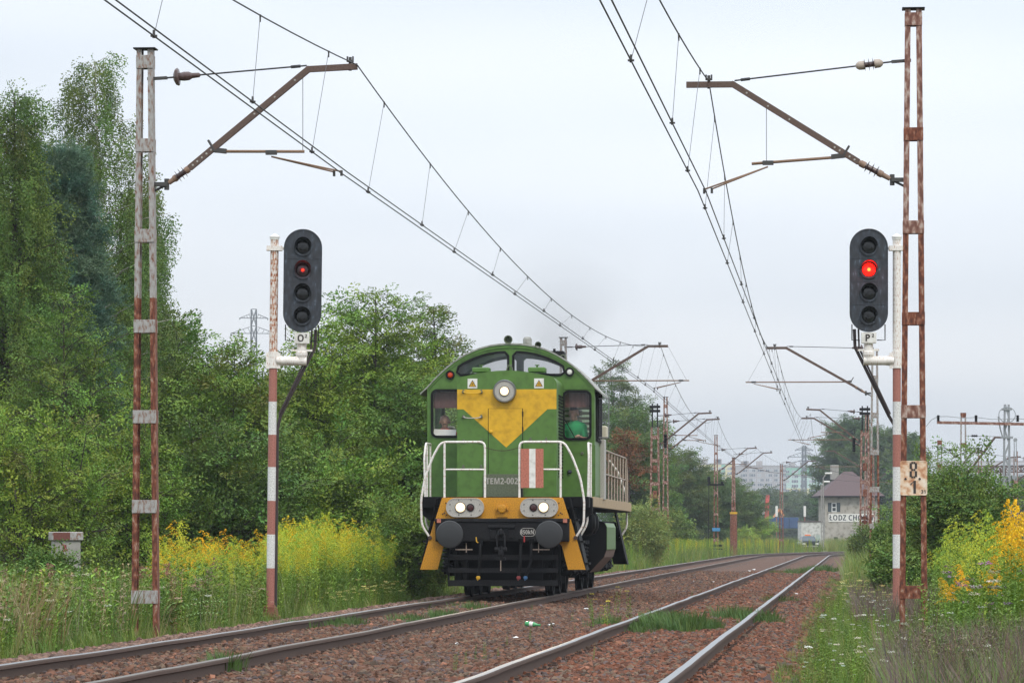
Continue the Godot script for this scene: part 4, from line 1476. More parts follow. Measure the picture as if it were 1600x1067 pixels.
	bar(st, Vector3(-0.86, 3.55, z1 + 0.03), Vector3(-0.90, 3.70, z1 + 0.03), 0.012, 0.012)
	tube(st, [Vector3(1.22, 2.94, z1 + 0.04), Vector3(1.02, 3.30, z1 + 0.045)], 0.008, 5)
	for x in [-0.9, 0.9]: tube(st, [Vector3(x, 4.14, z1 + 0.04), Vector3(x * 0.6, 4.17, z1 + 0.045)], 0.008, 5)
	obj("wiper", st, M.rubber, t)
	st = S()
	turned(st, Vector3(1.35, 2.66, z1), Vector3.BACK, [[0.0, 0.0], [0.0, 0.03], [0.02, 0.025], [0.02, 0.0]], 10)
	turned(st, Vector3(-1.50, 2.2, z1), Vector3.BACK, [[0.0, 0.0], [0.0, 0.015], [0.02, 0.015], [0.02, 0.0]], 8)
	obj("tap", st, M.green_dull, t)
	# the inside: blinds, desk, seats
	for q in [[-1.47, -0.70, 3.52], [1.02, 1.49, 3.53]]:
		st = S()
		var n := 10
		for k in n:
			var x0 := lerpf(q[0] - 0.05, q[1] + 0.05, k / float(n)); var x1 := lerpf(q[0] - 0.05, q[1] + 0.05, (k + 1) / float(n))
			var za := z1 - 0.13 + 0.015 * (k % 2); var zb := z1 - 0.13 + 0.015 * ((k + 1) % 2)
			quad(st, Vector3(x0, q[2], za), Vector3(x1, q[2], zb), Vector3(x1, 3.9, zb), Vector3(x0, 3.9, za))
		obj("sun_blind", st, M.curtain, t)
	st = S()
	cbx(st, Vector3(0, 2.55, z1 - 0.35), Vector3(2.9, 0.75, 0.42), 0.03)
	obj("control_desk", st, M.interior, t)
	for x in [-1.0, 1.12]:
		st = S()
		cbx(st, Vector3(x, 2.35, z1 - 1.1), Vector3(0.48, 0.10, 0.46), 0.03)
		cbx(st, Vector3(x, 2.70, z1 - 1.36), Vector3(0.46, 0.60, 0.09), 0.03)
		tube(st, [Vector3(x, 1.9, z1 - 1.1), Vector3(x, 2.32, z1 - 1.1)], 0.05, 8)
		obj("driver_seat", st, M.dark, t)
	st = S()
	for k in 7: bx(st, Vector3(1.05, 3.08 + 0.10 * k, z0 + 0.12), Vector3(0.80, 0.055, 0.03))
	obj("blind_slat", st, mat(L(0.62, 0.58, 0.45), 0.7), t)
	# side window with its draught screen, the weathered post beside the cab door
	for s in [-1.0, 1.0]:
		st = S()
		for q in [[3.80, 0.05], [2.92, 0.05]]: bx(st, Vector3(s * (CW + 0.012), q[0], -4.62), Vector3(0.05, q[1], 1.56))
		for zz in [-3.87, -4.62, -5.37]: bx(st, Vector3(s * (CW + 0.012), 3.36, zz), Vector3(0.048, 0.83, 0.05))
		var fr := obj("side_window_frame", st, M.rubber, t)
		st = S()
		bx(st, Vector3(s * (CW + 0.006), 2.34, -4.6), Vector3(0.012, 0.95, 2.2))
		obj("side_panel", st, M.green, t)
		st = S()
		quad(st, Vector3(s * (CW - 0.02), 2.94, -3.87), Vector3(s * (CW - 0.02), 2.94, -5.37), Vector3(s * (CW - 0.02), 3.78, -5.37), Vector3(s * (CW - 0.02), 3.78, -3.87))
		obj("pane", st, M.glass, fr)
		st = S()
		quad(st, Vector3(s * (CW + 0.14) - 0.095, 2.97, -4.1), Vector3(s * (CW + 0.14) + 0.095, 2.97, -4.1), Vector3(s * (CW + 0.14) + 0.095, 3.71, -4.1), Vector3(s * (CW + 0.14) - 0.095, 3.71, -4.1))
		if s < 0: continue
		obj("draught_screen", st, M.glass, t)
		st = S()
		for q in [[0.19, 0.02, 3.71], [0.19, 0.02, 2.97]]: bx(st, Vector3(s * (CW + 0.14), q[2], -4.1), Vector3(0.2, 0.02, 0.022))
		bx(st, Vector3(s * (CW + 0.235), 3.34, -4.1), Vector3(0.016, 0.76, 0.022))
		obj("screen_frame", st, M.steel, t)

func make_rear(t: Node3D) -> void:
	var st := S()
	# long hood behind the cab with its doors and louvres
	prism(st, loco_hood_poly(0.92, 1.80, 4.22, 0.3, 0.12), -15.6, -5.86)
	var hood := obj("long_hood", st, M.green, t)
	for s in [-1.0, 1.0]:
		for k in 10:
			st = S()
			cbx(st, Vector3(s * 0.928, 2.75, -6.45 - 0.92 * k), Vector3(0.02, 1.7, 0.84), 0.004)
			obj("hood_door", st, M.green, hood)
		st = S()
		for k in 26: bx(st, Vector3(s * 0.945, 2.0 + 0.07 * k, -7.4), Vector3(0.03, 0.035, 2.6))
		obj("side_louvre", st, M.black, hood)
	for s in [-1.0, 1.0]:
		st = S()
		cbx(st, Vector3(s * 1.50, 3.12, -6.15), Vector3(0.22, 0.24, 0.5), 0.02)
		obj("equipment_box", st, mat(L(0.55, 0.50, 0.38), 0.6), t)
	st = S()
	turned(st, Vector3(0.0, 4.15, -9.5), Vector3.UP, [[0.0, 0.0], [0.0, 0.2], [0.35, 0.18], [0.35, 0.14], [0.1, 0.14]], 16)
	obj("exhaust_stack", st, M.black, t)
	# bogies: wheels, springs, frames
	for bz in [-4.2, -12.8]:
		st = S()
		cbx(st, Vector3(0, 0.64, bz + 2.35), Vector3(1.96, 0.78, 0.12), 0.03)  # beam drawn deeper to close off light seen behind the pilot slats
		obj("bogie_beam", st, M.black, t)
		st = S()
		cbx(st, Vector3(0, 0.62, bz), Vector3(1.1, 0.5, 4.2), 0.05)
		obj("traction_motor", st, M.black, t)
		for s in [-1.0, 1.0]:
			st = S()
			cbx(st, Vector3(s * 0.98, 0.78, bz), Vector3(0.12, 0.26, 4.6), 0.03)
			obj("bogie_frame", st, M.black, t)
		for k in 3:
			var wz: float = bz + 1.85 - 1.85 * k
			st = S()
			tube(st, [Vector3(-1.0, 0.525, wz), Vector3(1.0, 0.525, wz)], 0.09, 10)
			obj("axle", st, M.black, t)
			for s in [-1.0, 1.0]:
				st = S()
				turned(st, Vector3(s * 0.69, 0.525, wz), Vector3(s, 0, 0), [[0.0, 0.0], [0.0, 0.552], [0.028, 0.552], [0.034, 0.527], [0.13, 0.522], [0.13, 0.46], [0.09, 0.44], [0.08, 0.20], [0.16, 0.17], [0.16, 0.0]], 40)
				obj("wheel", st, M.black, t)
				st = S()
				cbx(st, Vector3(s * 1.06, 0.53, wz), Vector3(0.22, 0.34, 0.36), 0.04)
				turned(st, Vector3(s * 1.17, 0.53, wz), Vector3(s, 0, 0), [[0.0, 0.0], [0.0, 0.14], [0.05, 0.13], [0.06, 0.0]], 14)
				obj("axle_box", st, M.black, t)
				for e in [-1.0, 1.0]:
					st = S()
					var coil := []
					for j in 61: coil.append(Vector3(s * 1.12 + 0.085 * cos(TAU * j / 10.0), 0.50 + 0.0075 * j, wz + e * 0.34 + 0.085 * sin(TAU * j / 10.0)))
					tube(st, coil, 0.022, 6)
					turned(st, Vector3(s * 1.12, 0.44, wz + e * 0.34), Vector3.UP, [[0.0, 0.0], [0.0, 0.12], [0.05, 0.12], [0.05, 0.0]], 12)
					turned(st, Vector3(s * 1.12, 0.95, wz + e * 0.34), Vector3.UP, [[0.0, 0.0], [0.0, 0.12], [0.07, 0.12], [0.07, 0.0]], 12)
					obj("coil_spring", st, M.dark, t)
				st = S()
				for e in [-1.0, 1.0]: cbx(st, Vector3(s * 0.76, 0.40, wz + e * 0.66), Vector3(0.10, 0.42, 0.07), 0.01)
				obj("brake_block", st, M.black, t)
	# sand pipes near the front wheels
	st = S()
	for s in [-1.0, 1.0]: tube(st, [Vector3(s * 0.95, 1.2, -1.2), Vector3(s * 0.85, 0.5, -1.6), Vector3(s * 0.76, 0.12, -1.75)], 0.025, 6)
	obj("sand_pipe", st, M.black, t)
	# fuel tank with a rounded outer edge, air reservoirs
	for s in [-1.0, 1.0]:
		st = S()
		prism(st, pv([0, 1.40, s * 1.40, 1.40, s * 1.50, 1.37, s * 1.55, 1.28, s * 1.55, 0.84, s * 1.50, 0.70, s * 1.22, 0.40, 0, 0.36]), -10.2, -6.9)
		var tank := obj("fuel_tank", st, M.black, t)
		st = S()
		prism(st, pv([s * 1.52, 1.36, s * 1.557, 1.28, s * 1.557, 0.84, s * 1.54, 0.82, s * 1.53, 1.30]), -10.1, -6.95)
		obj("green_side", st, M.green, tank)
		st = S()
		prism(st, pv([s * 1.547, 0.82, s * 1.507, 0.69, s * 1.227, 0.392, s * 1.20, 0.40, s * 1.48, 0.71, s * 1.52, 0.83]), -10.1, -6.92)
		obj("brown_edge", st, mat(L(0.16, 0.10, 0.075), 0.6), tank)
		for q in [-5.3, -6.3]:
			st = S()
			turned(st, Vector3(s * 0.7, 1.36, q), Vector3(s, 0, 0), [[0.0, 0.0], [0.0, 0.26], [0.55, 0.26], [0.66, 0.22], [0.72, 0.12], [0.74, 0.0]], 22)
			obj("air_reservoir", st, M.black, t)
		st = S()
		for q in [-2.4, -3.2, -4.0]: turned(st, Vector3(s * 1.1, 1.22, q), Vector3(s, 0, 0), [[0.0, 0.0], [0.0, 0.14], [0.12, 0.14], [0.16, 0.10], [0.18, 0.0]], 14)
		obj("brake_cylinder", st, M.black, t)
	# the far end: buffers, beam, step plates
	st = S()
	cbx(st, Vector3(0, 1.21, -16.2), Vector3(2.44, 0.42, 0.24), 0.012)
	obj("buffer_beam", st, M.dark, t)
	for s in [-1.0, 1.0]:
		st = S()
		turned(st, Vector3(s * 0.9, 1.13, -16.2), Vector3.FORWARD, [[0.0, 0.2], [0.6, 0.12], [0.6, 0.245], [0.66, 0.2], [0.67, 0.0]], 20)
		obj("buffer", st, M.black, t)
		st = S()
		prism(st, pv([s * 1.24, 1.41, s * 1.51, 0.49, s * 1.19, 0.49, s * 1.08, 0.92, s * 0.98, 1.02, s * 0.98, 1.41]), -16.12, -16.08)
		prism(st, pv([0.0, 1.62, 0.72, 1.62, 0.72, 0.62, 0.5, 0.49, 0.0, 0.49]), -0.015, 0.015, Transform3D(Basis(Vector3(0, 0, 1), Vector3(s * -0.29 / 1.29, 1, 0), Vector3(s, 0, 0)), Vector3(s * 1.62, 0, -16.1)))
		obj("step_plate", st, M.black, t)

func make_rails(t: Node3D) -> void:
	var st: SurfaceTool
	var y1 := 2.81
	var zf := -0.72
	for s in [-1.0, 1.0]:
		var xi := 0.32 if s < 0 else 0.31
		# front guard: a top rail that bends out and down past the steps
		handrail(t, [Vector3(s * xi, 1.79, zf), Vector3(s * xi, y1, zf), Vector3(s * 1.12, y1, zf), Vector3(s * 1.27, 2.55, zf), Vector3(s * 1.42, 2.15, zf), Vector3(s * 1.49, 1.75, zf), Vector3(s * 1.48, 1.30, zf - 0.02), Vector3(s * 1.33, 1.07, zf - 0.04)])
		handrail(t, [Vector3(s * 1.06, 1.78, zf), Vector3(s * 1.06, y1 - 0.01, zf)])
		handrail(t, [Vector3(s * xi, 2.31, zf), Vector3(s * 1.06, 2.31, zf)], 0.016)
		st = S()
		turned(st, Vector3(s * 1.33, 1.07, zf - 0.06), Vector3.BACK, [[0.0, 0.0], [0.0, 0.04], [0.05, 0.035], [0.05, 0.0]], 10)
		turned(st, Vector3(s * 1.06, 1.74, zf - 0.03), Vector3.BACK, [[0.0, 0.0], [0.0, 0.05], [0.05, 0.045], [0.05, 0.0]], 10)
		obj("rail_foot", st, M.fastener, t)
		# entrance rails beside the steps
		handrail(t, [Vector3(s * 1.34, 1.06, zf - 0.9), Vector3(s * 1.49, 1.32, zf - 0.9), Vector3(s * 1.52, 2.55, zf - 0.9), Vector3(s * 1.50, y1, zf - 1.0), Vector3(s * 1.50, y1, zf - 1.9)])
		handrail(t, [Vector3(s * 1.50, 1.82, zf - 1.25), Vector3(s * 1.50, y1, zf - 1.25)], 0.018)
		handrail(t, [Vector3(s * 1.50, 1.82, zf - 1.85), Vector3(s * 1.50, y1, zf - 1.85)], 0.018)
		# weathered upright strip at the cab corner
		st = S()
		cbx(st, Vector3(s * 1.56, 2.38, -5.4), Vector3(0.10, 1.16, 0.55), 0.01)
		obj("corner_strip", st, M.lamp_plate, t)
		# railing along the walkway
		handrail(t, [Vector3(s * 1.50, y1 - 0.02, -6.0), Vector3(s * 1.50, y1 - 0.02, -15.2), Vector3(s * 1.52, 2.55, -15.45), Vector3(s * 1.52, 1.80, -15.5)], 0.02, "handrail", M.rail_brown)
		handrail(t, [Vector3(s * 1.50, 2.32, -6.0), Vector3(s * 1.50, 2.32, -15.2)], 0.016, "handrail", M.rail_brown)
		for k in 9:
			var z := -6.2 - 1.12 * k
			handrail(t, [Vector3(s * 1.50, 1.82, z), Vector3(s * 1.50, y1 - 0.02, z)], 0.018, "rail_post", M.rail_brown)
		handrail(t, [Vector3(s * 1.10, y1 - 0.05, -16.0), Vector3(s * 1.30, 2.5, -16.0), Vector3(s * 1.47, 2.0, -16.0), Vector3(s * 1.49, 1.3, -16.0), Vector3(s * 1.33, 1.07, -16.0)])
	# chain across the gap, red and white board
	st = S()
	var n := 34
	var p := []
	for k in n + 1:
		var f := k / float(n)
		p.append(Vector3(lerpf(-0.32, 0.31, f), 2.71 - 0.06 * sin(PI * f), zf))
	for k in n:
		var a: Vector3 = p[k]
		var b: Vector3 = p[k + 1]
		bar(st, a - (b - a) * 0.15, b + (b - a) * 0.15, 0.016 if k % 2 else 0.006, 0.006 if k % 2 else 0.016)
	obj("chain", st, M.fastener, t)
	var x0 := 0.335
	for q in [[0.0, 0.155, M.salmon], [0.155, 0.270, M.white], [0.270, 0.415, M.salmon]]:
		st = S()
		bx(st, Vector3(x0 + (q[0] + q[1]) / 2, 2.33, zf + 0.035), Vector3(q[1] - q[0], 0.71, 0.012))
		obj("end_board", st, q[2], t)

# ---------- people: tapered bones joined with a smooth minimum, meshed as surface nets ----------
func bone_d(p: Vector3, b: Array) -> float:
	var pa: Vector3 = p - b[0]
	var ba: Vector3 = b[1] - b[0]
	var h := clampf(pa.dot(ba) / maxf(ba.length_squared(), 1e-6), 0.0, 1.0)
	var q: Vector3 = pa - ba * h
	if b.size() > 4: q = q * (b[4] as Vector3)
	return q.length() - lerpf(b[2], b[3], h)

func nets(bones: Array, cell: float, k: float) -> ArrayMesh:
	var lo := Vector3.ONE * 1e9
	var hi := -lo
	for b in bones:
		for e in 2:
			var r: float = maxf(b[2], b[3]) * 1.5 + cell * 2
			lo = lo.min(b[e] - Vector3.ONE * r); hi = hi.max(b[e] + Vector3.ONE * r)
	var n := Vector3i(((hi - lo) / cell).ceil()) + Vector3i.ONE
	var f := PackedFloat32Array()
	f.resize(n.x * n.y * n.z)
	var i := 0
	for z in n.z:
		for y in n.y:
			for x in n.x:
				var p := lo + Vector3(x, y, z) * cell
				var d := 1e9
				for b in bones:
					var e := bone_d(p, b)
					var h := clampf(0.5 + 0.5 * (d - e) / k, 0.0, 1.0)
					d = e if d > 1e8 else lerpf(d, e, h) - k * h * (1.0 - h)
				f[i] = d
				i += 1
	var sx := 1
	var sy := n.x
	var sz := n.x * n.y
	var vert := {}
	var st := SurfaceTool.new()
	st.begin(Mesh.PRIMITIVE_TRIANGLES)
	st.set_smooth_group(0)
	var count := 0
	var corners := [0, sx, sy, sx + sy, sz, sx + sz, sy + sz, sx + sy + sz]
	var edges := [[0, 1], [2, 3], [4, 5], [6, 7], [0, 2], [1, 3], [4, 6], [5, 7], [0, 4], [1, 5], [2, 6], [3, 7]]
	for z in n.z - 1:
		for y in n.y - 1:
			for x in n.x - 1:
				var c := x + y * sy + z * sz
				var inside := 0
				for q in 8:
					if f[c + corners[q]] < 0.0: inside += 1
				if inside == 0 or inside == 8: continue
				var sum := Vector3.ZERO
				var m := 0
				for e in edges:
					var a := f[c + corners[e[0]]]; var b := f[c + corners[e[1]]]
					if (a < 0.0) != (b < 0.0):
						var t := a / (a - b)
						var pa := Vector3(e[0] & 1, (e[0] >> 1) & 1, e[0] >> 2); var pb := Vector3(e[1] & 1, (e[1] >> 1) & 1, e[1] >> 2)
						sum += pa.lerp(pb, t); m += 1
				vert[c] = count
				count += 1
				st.add_vertex(lo + (Vector3(x, y, z) + sum / m) * cell)
	for z in range(1, n.z - 1):
		for y in range(1, n.y - 1):
			for x in range(1, n.x - 1):
				var c := x + y * sy + z * sz
				for ax in 3:
					var step: int = [sx, sy, sz][ax]
					if (f[c] < 0.0) == (f[c + step] < 0.0): continue
					var u: int = [sy, sz, sx][ax]
					var v: int = [sz, sx, sy][ax]
					var q := [c, c - u, c - u - v, c - v]
					if f[c] < 0.0: q = [c, c - v, c - u - v, c - u]
					for w in [0, 1, 2, 0, 2, 3]:
						st.add_index(vert[q[w]])
	st.generate_normals()
	return st.commit()

func make_person(label: String, loc: Transform3D, shirt: Material, arm_skin: bool, bald: bool, lean: float, hand_l: Vector3, hand_r: Vector3, turn: float) -> void:
	# local: origin at the seat, +z is where the person faces
	var t := thing("person", label, "person", Vector3.ZERO, 0.0, "crew in the cab")
	t.transform = loc
	var v := func(x: float, y: float, z: float) -> Vector3: return Vector3(x, y, z)
	var hip := 0.10
	var ch := Vector3(0, 0.44, lean)
	var nk := Vector3(0, 0.56, lean + 0.02)
	var el_l := Vector3(-0.27, 0.24, lean + 0.08)
	var el_r := Vector3(0.27, 0.24, lean + 0.08)
	var flat := Vector3(0.82, 1.0, 1.15)
	var torso := [[Vector3(0, hip, 0), ch, 0.165, 0.165, flat], [Vector3(-0.13, 0.47, lean), Vector3(0.13, 0.47, lean), 0.095, 0.095], [ch, nk, 0.12, 0.07],
		[Vector3(-0.17, 0.47, lean), el_l.lerp(Vector3(-0.17, 0.47, lean), 0.25), 0.075, 0.062], [Vector3(0.17, 0.47, lean), el_r.lerp(Vector3(0.17, 0.47, lean), 0.25), 0.075, 0.062]]
	var low := [[Vector3(-0.09, 0.09, 0), Vector3(-0.11, 0.10, 0.42), 0.10, 0.075], [Vector3(0.09, 0.09, 0), Vector3(0.11, 0.10, 0.42), 0.10, 0.075], [Vector3(-0.11, 0.10, 0.42), Vector3(-0.11, -0.33, 0.40), 0.07, 0.05], [Vector3(0.11, 0.10, 0.42), Vector3(0.11, -0.33, 0.40), 0.07, 0.05], [Vector3(-0.11, -0.37, 0.38), Vector3(-0.11, -0.37, 0.55), 0.045, 0.04], [Vector3(0.11, -0.37, 0.38), Vector3(0.11, -0.37, 0.55), 0.045, 0.04]]
	# skin: neck, head, arms and hands as one surface
	var hc := nk + Vector3(0, 0.17, 0.035)
	var r := Basis(Vector3.UP, turn)
	var H := func(x: float, y: float, z: float) -> Vector3: return hc + r * Vector3(x, y, z)
	var skin := [[nk + Vector3(0, -0.06, -0.01), nk + Vector3(0, 0.08, 0.01), 0.062, 0.055],
		[H.call(0, 0.035, -0.015), H.call(0, 0.03, 0.0), 0.092, 0.092], [H.call(0, -0.05, 0.02), H.call(0, -0.085, 0.035), 0.062, 0.042],
		[H.call(0, 0.0, 0.085), H.call(0, -0.03, 0.106), 0.010, 0.017], [H.call(-0.03, 0.022, 0.078), H.call(0.03, 0.022, 0.078), 0.014, 0.014],
		[H.call(-0.092, 0.0, -0.01), H.call(-0.096, -0.03, -0.005), 0.018, 0.013], [H.call(0.092, 0.0, -0.01), H.call(0.096, -0.03, -0.005), 0.018, 0.013], [H.call(-0.025, -0.062, 0.078), H.call(0.025, -0.062, 0.078), 0.010, 0.010]]
	var head := obj("head", nets(skin, 0.0095, 0.018), M.skin, t)
	for s in [-1.0, 1.0]:
		var el: Vector3 = el_l if s < 0 else el_r
		var hd: Vector3 = hand_l if s < 0 else hand_r
		var sh := Vector3(s * 0.19, 0.46, lean)
		var d := (hd - el).normalized()
		var side: Vector3 = Vector3.UP.cross(d).normalized() * s
		var arm := [[sh, el, 0.055, 0.045], [el, hd - d * 0.07, 0.043, 0.028], [hd - d * 0.06, hd, 0.032, 0.036]]
		var fl := [0.062, 0.072, 0.066, 0.05]
		for k in 4:
			var b: Vector3 = hd + side * (0.030 - 0.020 * k) + d * 0.015
			var m: Vector3 = b + (d + Vector3.DOWN * 0.25).normalized() * fl[k] * 0.55
			arm.append([b, m, 0.0095, 0.0088]); arm.append([m, m + (d * 0.5 + Vector3.DOWN).normalized() * fl[k] * 0.5, 0.0088, 0.007])
		arm.append([hd - d * 0.03 + side * 0.03, hd + side * 0.062 + d * 0.01, 0.012, 0.010]); arm.append([hd + side * 0.062 + d * 0.01, hd + side * 0.06 + d * 0.045, 0.010, 0.008])
		obj("arm", nets(arm, 0.012, 0.012), M.skin, t)
	obj("shirt", nets(torso, 0.02, 0.05), shirt, t)
	obj("trousers", nets(low, 0.026, 0.04), mat(L(0.03, 0.035, 0.05), 0.9), t)
	var hairm := mat(L(0.020, 0.016, 0.014), 0.7)
	var hair := []
	if bald:
		hair = [[H.call(-0.088, 0.01, -0.04), H.call(-0.075, 0.0, -0.085), 0.018, 0.02], [H.call(0.088, 0.01, -0.04), H.call(0.075, 0.0, -0.085), 0.018, 0.02], [H.call(-0.06, -0.01, -0.10), H.call(0.06, -0.01, -0.10), 0.022, 0.022]]
	else:
		hair = [[H.call(0, 0.07, -0.03), H.call(0, 0.085, 0.015), 0.080, 0.072], [H.call(-0.08, 0.04, -0.03), H.call(-0.07, 0.02, -0.08), 0.025, 0.025], [H.call(0.08, 0.04, -0.03), H.call(0.07, 0.02, -0.08), 0.025, 0.025], [H.call(-0.05, 0.0, -0.09), H.call(0.05, 0.0, -0.09), 0.04, 0.04]]
	obj("hair", nets(hair, 0.012, 0.03), hairm, head)
	var st := S()
	for s in [-1.0, 1.0]: turned(st, H.call(s * 0.033, 0.005, 0.070), r * Vector3.BACK, [[0.0, 0.012], [0.008, 0.010], [0.012, 0.0]], 10)
	obj("eye", st, mat(L(0.05, 0.04, 0.035), 0.2), head)
	if bald:
		st = S()
		tube(st, [H.call(-0.032, -0.055, 0.088), H.call(0, -0.045, 0.100), H.call(0.032, -0.055, 0.088)], [0.006, 0.010, 0.006], 6)
		obj("moustache", st, hairm, head)

func make_people() -> void:
	var lt: Transform3D = get_node("diesel_locomotive").transform
	make_person("bald man with a moustache reading a white sheet behind the cab window", lt * Transform3D(Basis(), Vector3(-1.36, 2.54, CZ - 0.62)), mat(L(0.55, 0.10, 0.04), 0.85), true, true, 0.16, Vector3(-0.16, 0.36, 0.52), Vector3(0.18, 0.36, 0.52), 0.1)
	var pp := thing("document_sheet", "white paper sheets held in front of the bald man", "document", lt * Vector3(-1.36, 3.02, CZ - 0.24), -0.079)
	var st := S()
	for k in 3: bx(st, Vector3(0.012 * k, 0.005 * k - 0.01, -0.002 * k), Vector3(0.40, 0.003, 0.26), Basis(Vector3.RIGHT, 0.95 - 0.03 * k).rotated(Vector3.BACK, -0.08 + 0.03 * k))
	obj("sheet", st, mat(L(0.80, 0.80, 0.80), 0.8), pp)
	make_person("dark haired man in a bright green shirt leaning by the cab window", lt * Transform3D(Basis(Vector3.UP, -0.42), Vector3(1.16, 2.68, CZ - 0.52)), mat(L(0.016, 0.38, 0.12), 0.85), true, false, 0.10, Vector3(-0.22, 0.30, 0.36), Vector3(0.20, 0.30, 0.36), 0.12)

# ---------- plants ----------
func leaf(st: SurfaceTool, at: Vector3, d: Vector3, n: Vector3, len: float, w: float) -> void:
	var s := d.cross(n).normalized() * w * 0.5
	var m := at + d * len * 0.45
	var fold := n * w * 0.18
	var e := at + d * len - n * len * 0.12
	st.set_smooth_group(-1)
	tri(st, at, m + s + fold, e)
	tri(st, at, e, m - s + fold)

func rv() -> Vector3:
	return Vector3(rng.randfn(), rng.randfn(), rng.randfn()).normalized()

# a flat twig: leaves set along both sides of an axis that runs up +y, facing +z
func spray(seed_: int, n: int, size: float, ll: float, lw: float, droop := 0.0) -> ArrayMesh:
	rng.seed = seed_
	var st := S()
	for i in n:
		var f := (i + rng.randf()) / n
		var side := 1.0 if i % 2 else -1.0
		var w := size * 0.42 * sin(PI * clampf(f * 0.8 + 0.15, 0.0, 1.0)) * rng.randf()
		var p := Vector3(side * w, f * size, rng.randfn() * size * 0.07 - droop * f * size * 0.2)
		var d := (Vector3(side * rng.randf_range(0.4, 1.1), rng.randf_range(0.2, 1.0), rng.randfn() * 0.35 - droop * 0.4)).normalized()
		var nn := (Vector3(0, 0.1, 1.0) + rv() * 0.55).normalized()
		leaf(st, p, d, nn, ll * rng.randf_range(0.6, 1.3), lw * rng.randf_range(0.65, 1.25))
	st.generate_normals()
	return st.commit()

func needles(seed_: int, n: int, size: float) -> ArrayMesh:
	rng.seed = seed_
	var st := S()
	for b in 5:
		var ax := (rv() * 0.6 + Vector3.UP * 0.5).normalized()
		var o := rv() * size * 0.3
		for i in n / 5:
			var f := rng.randf()
			var p := o + ax * f * size
			var d := (ax * 0.8 + rv()).normalized()
			var s := d.cross(rv()).normalized() * 0.006
			tri(st, p - s, p + s, p + d * size * rng.randf_range(0.3, 0.5))
	st.generate_normals()
	return st.commit()

func jitter(c: Color, a := 0.22) -> Color:
	var g := rng.randf_range(1.0 - a, 1.0 + a)
	var h := rng.randf_range(-0.16, 0.16)
	return Color(c.r * g * (1.0 + h), c.g * g, c.b * g * (1.0 - h * 0.5))

var sprays := {}

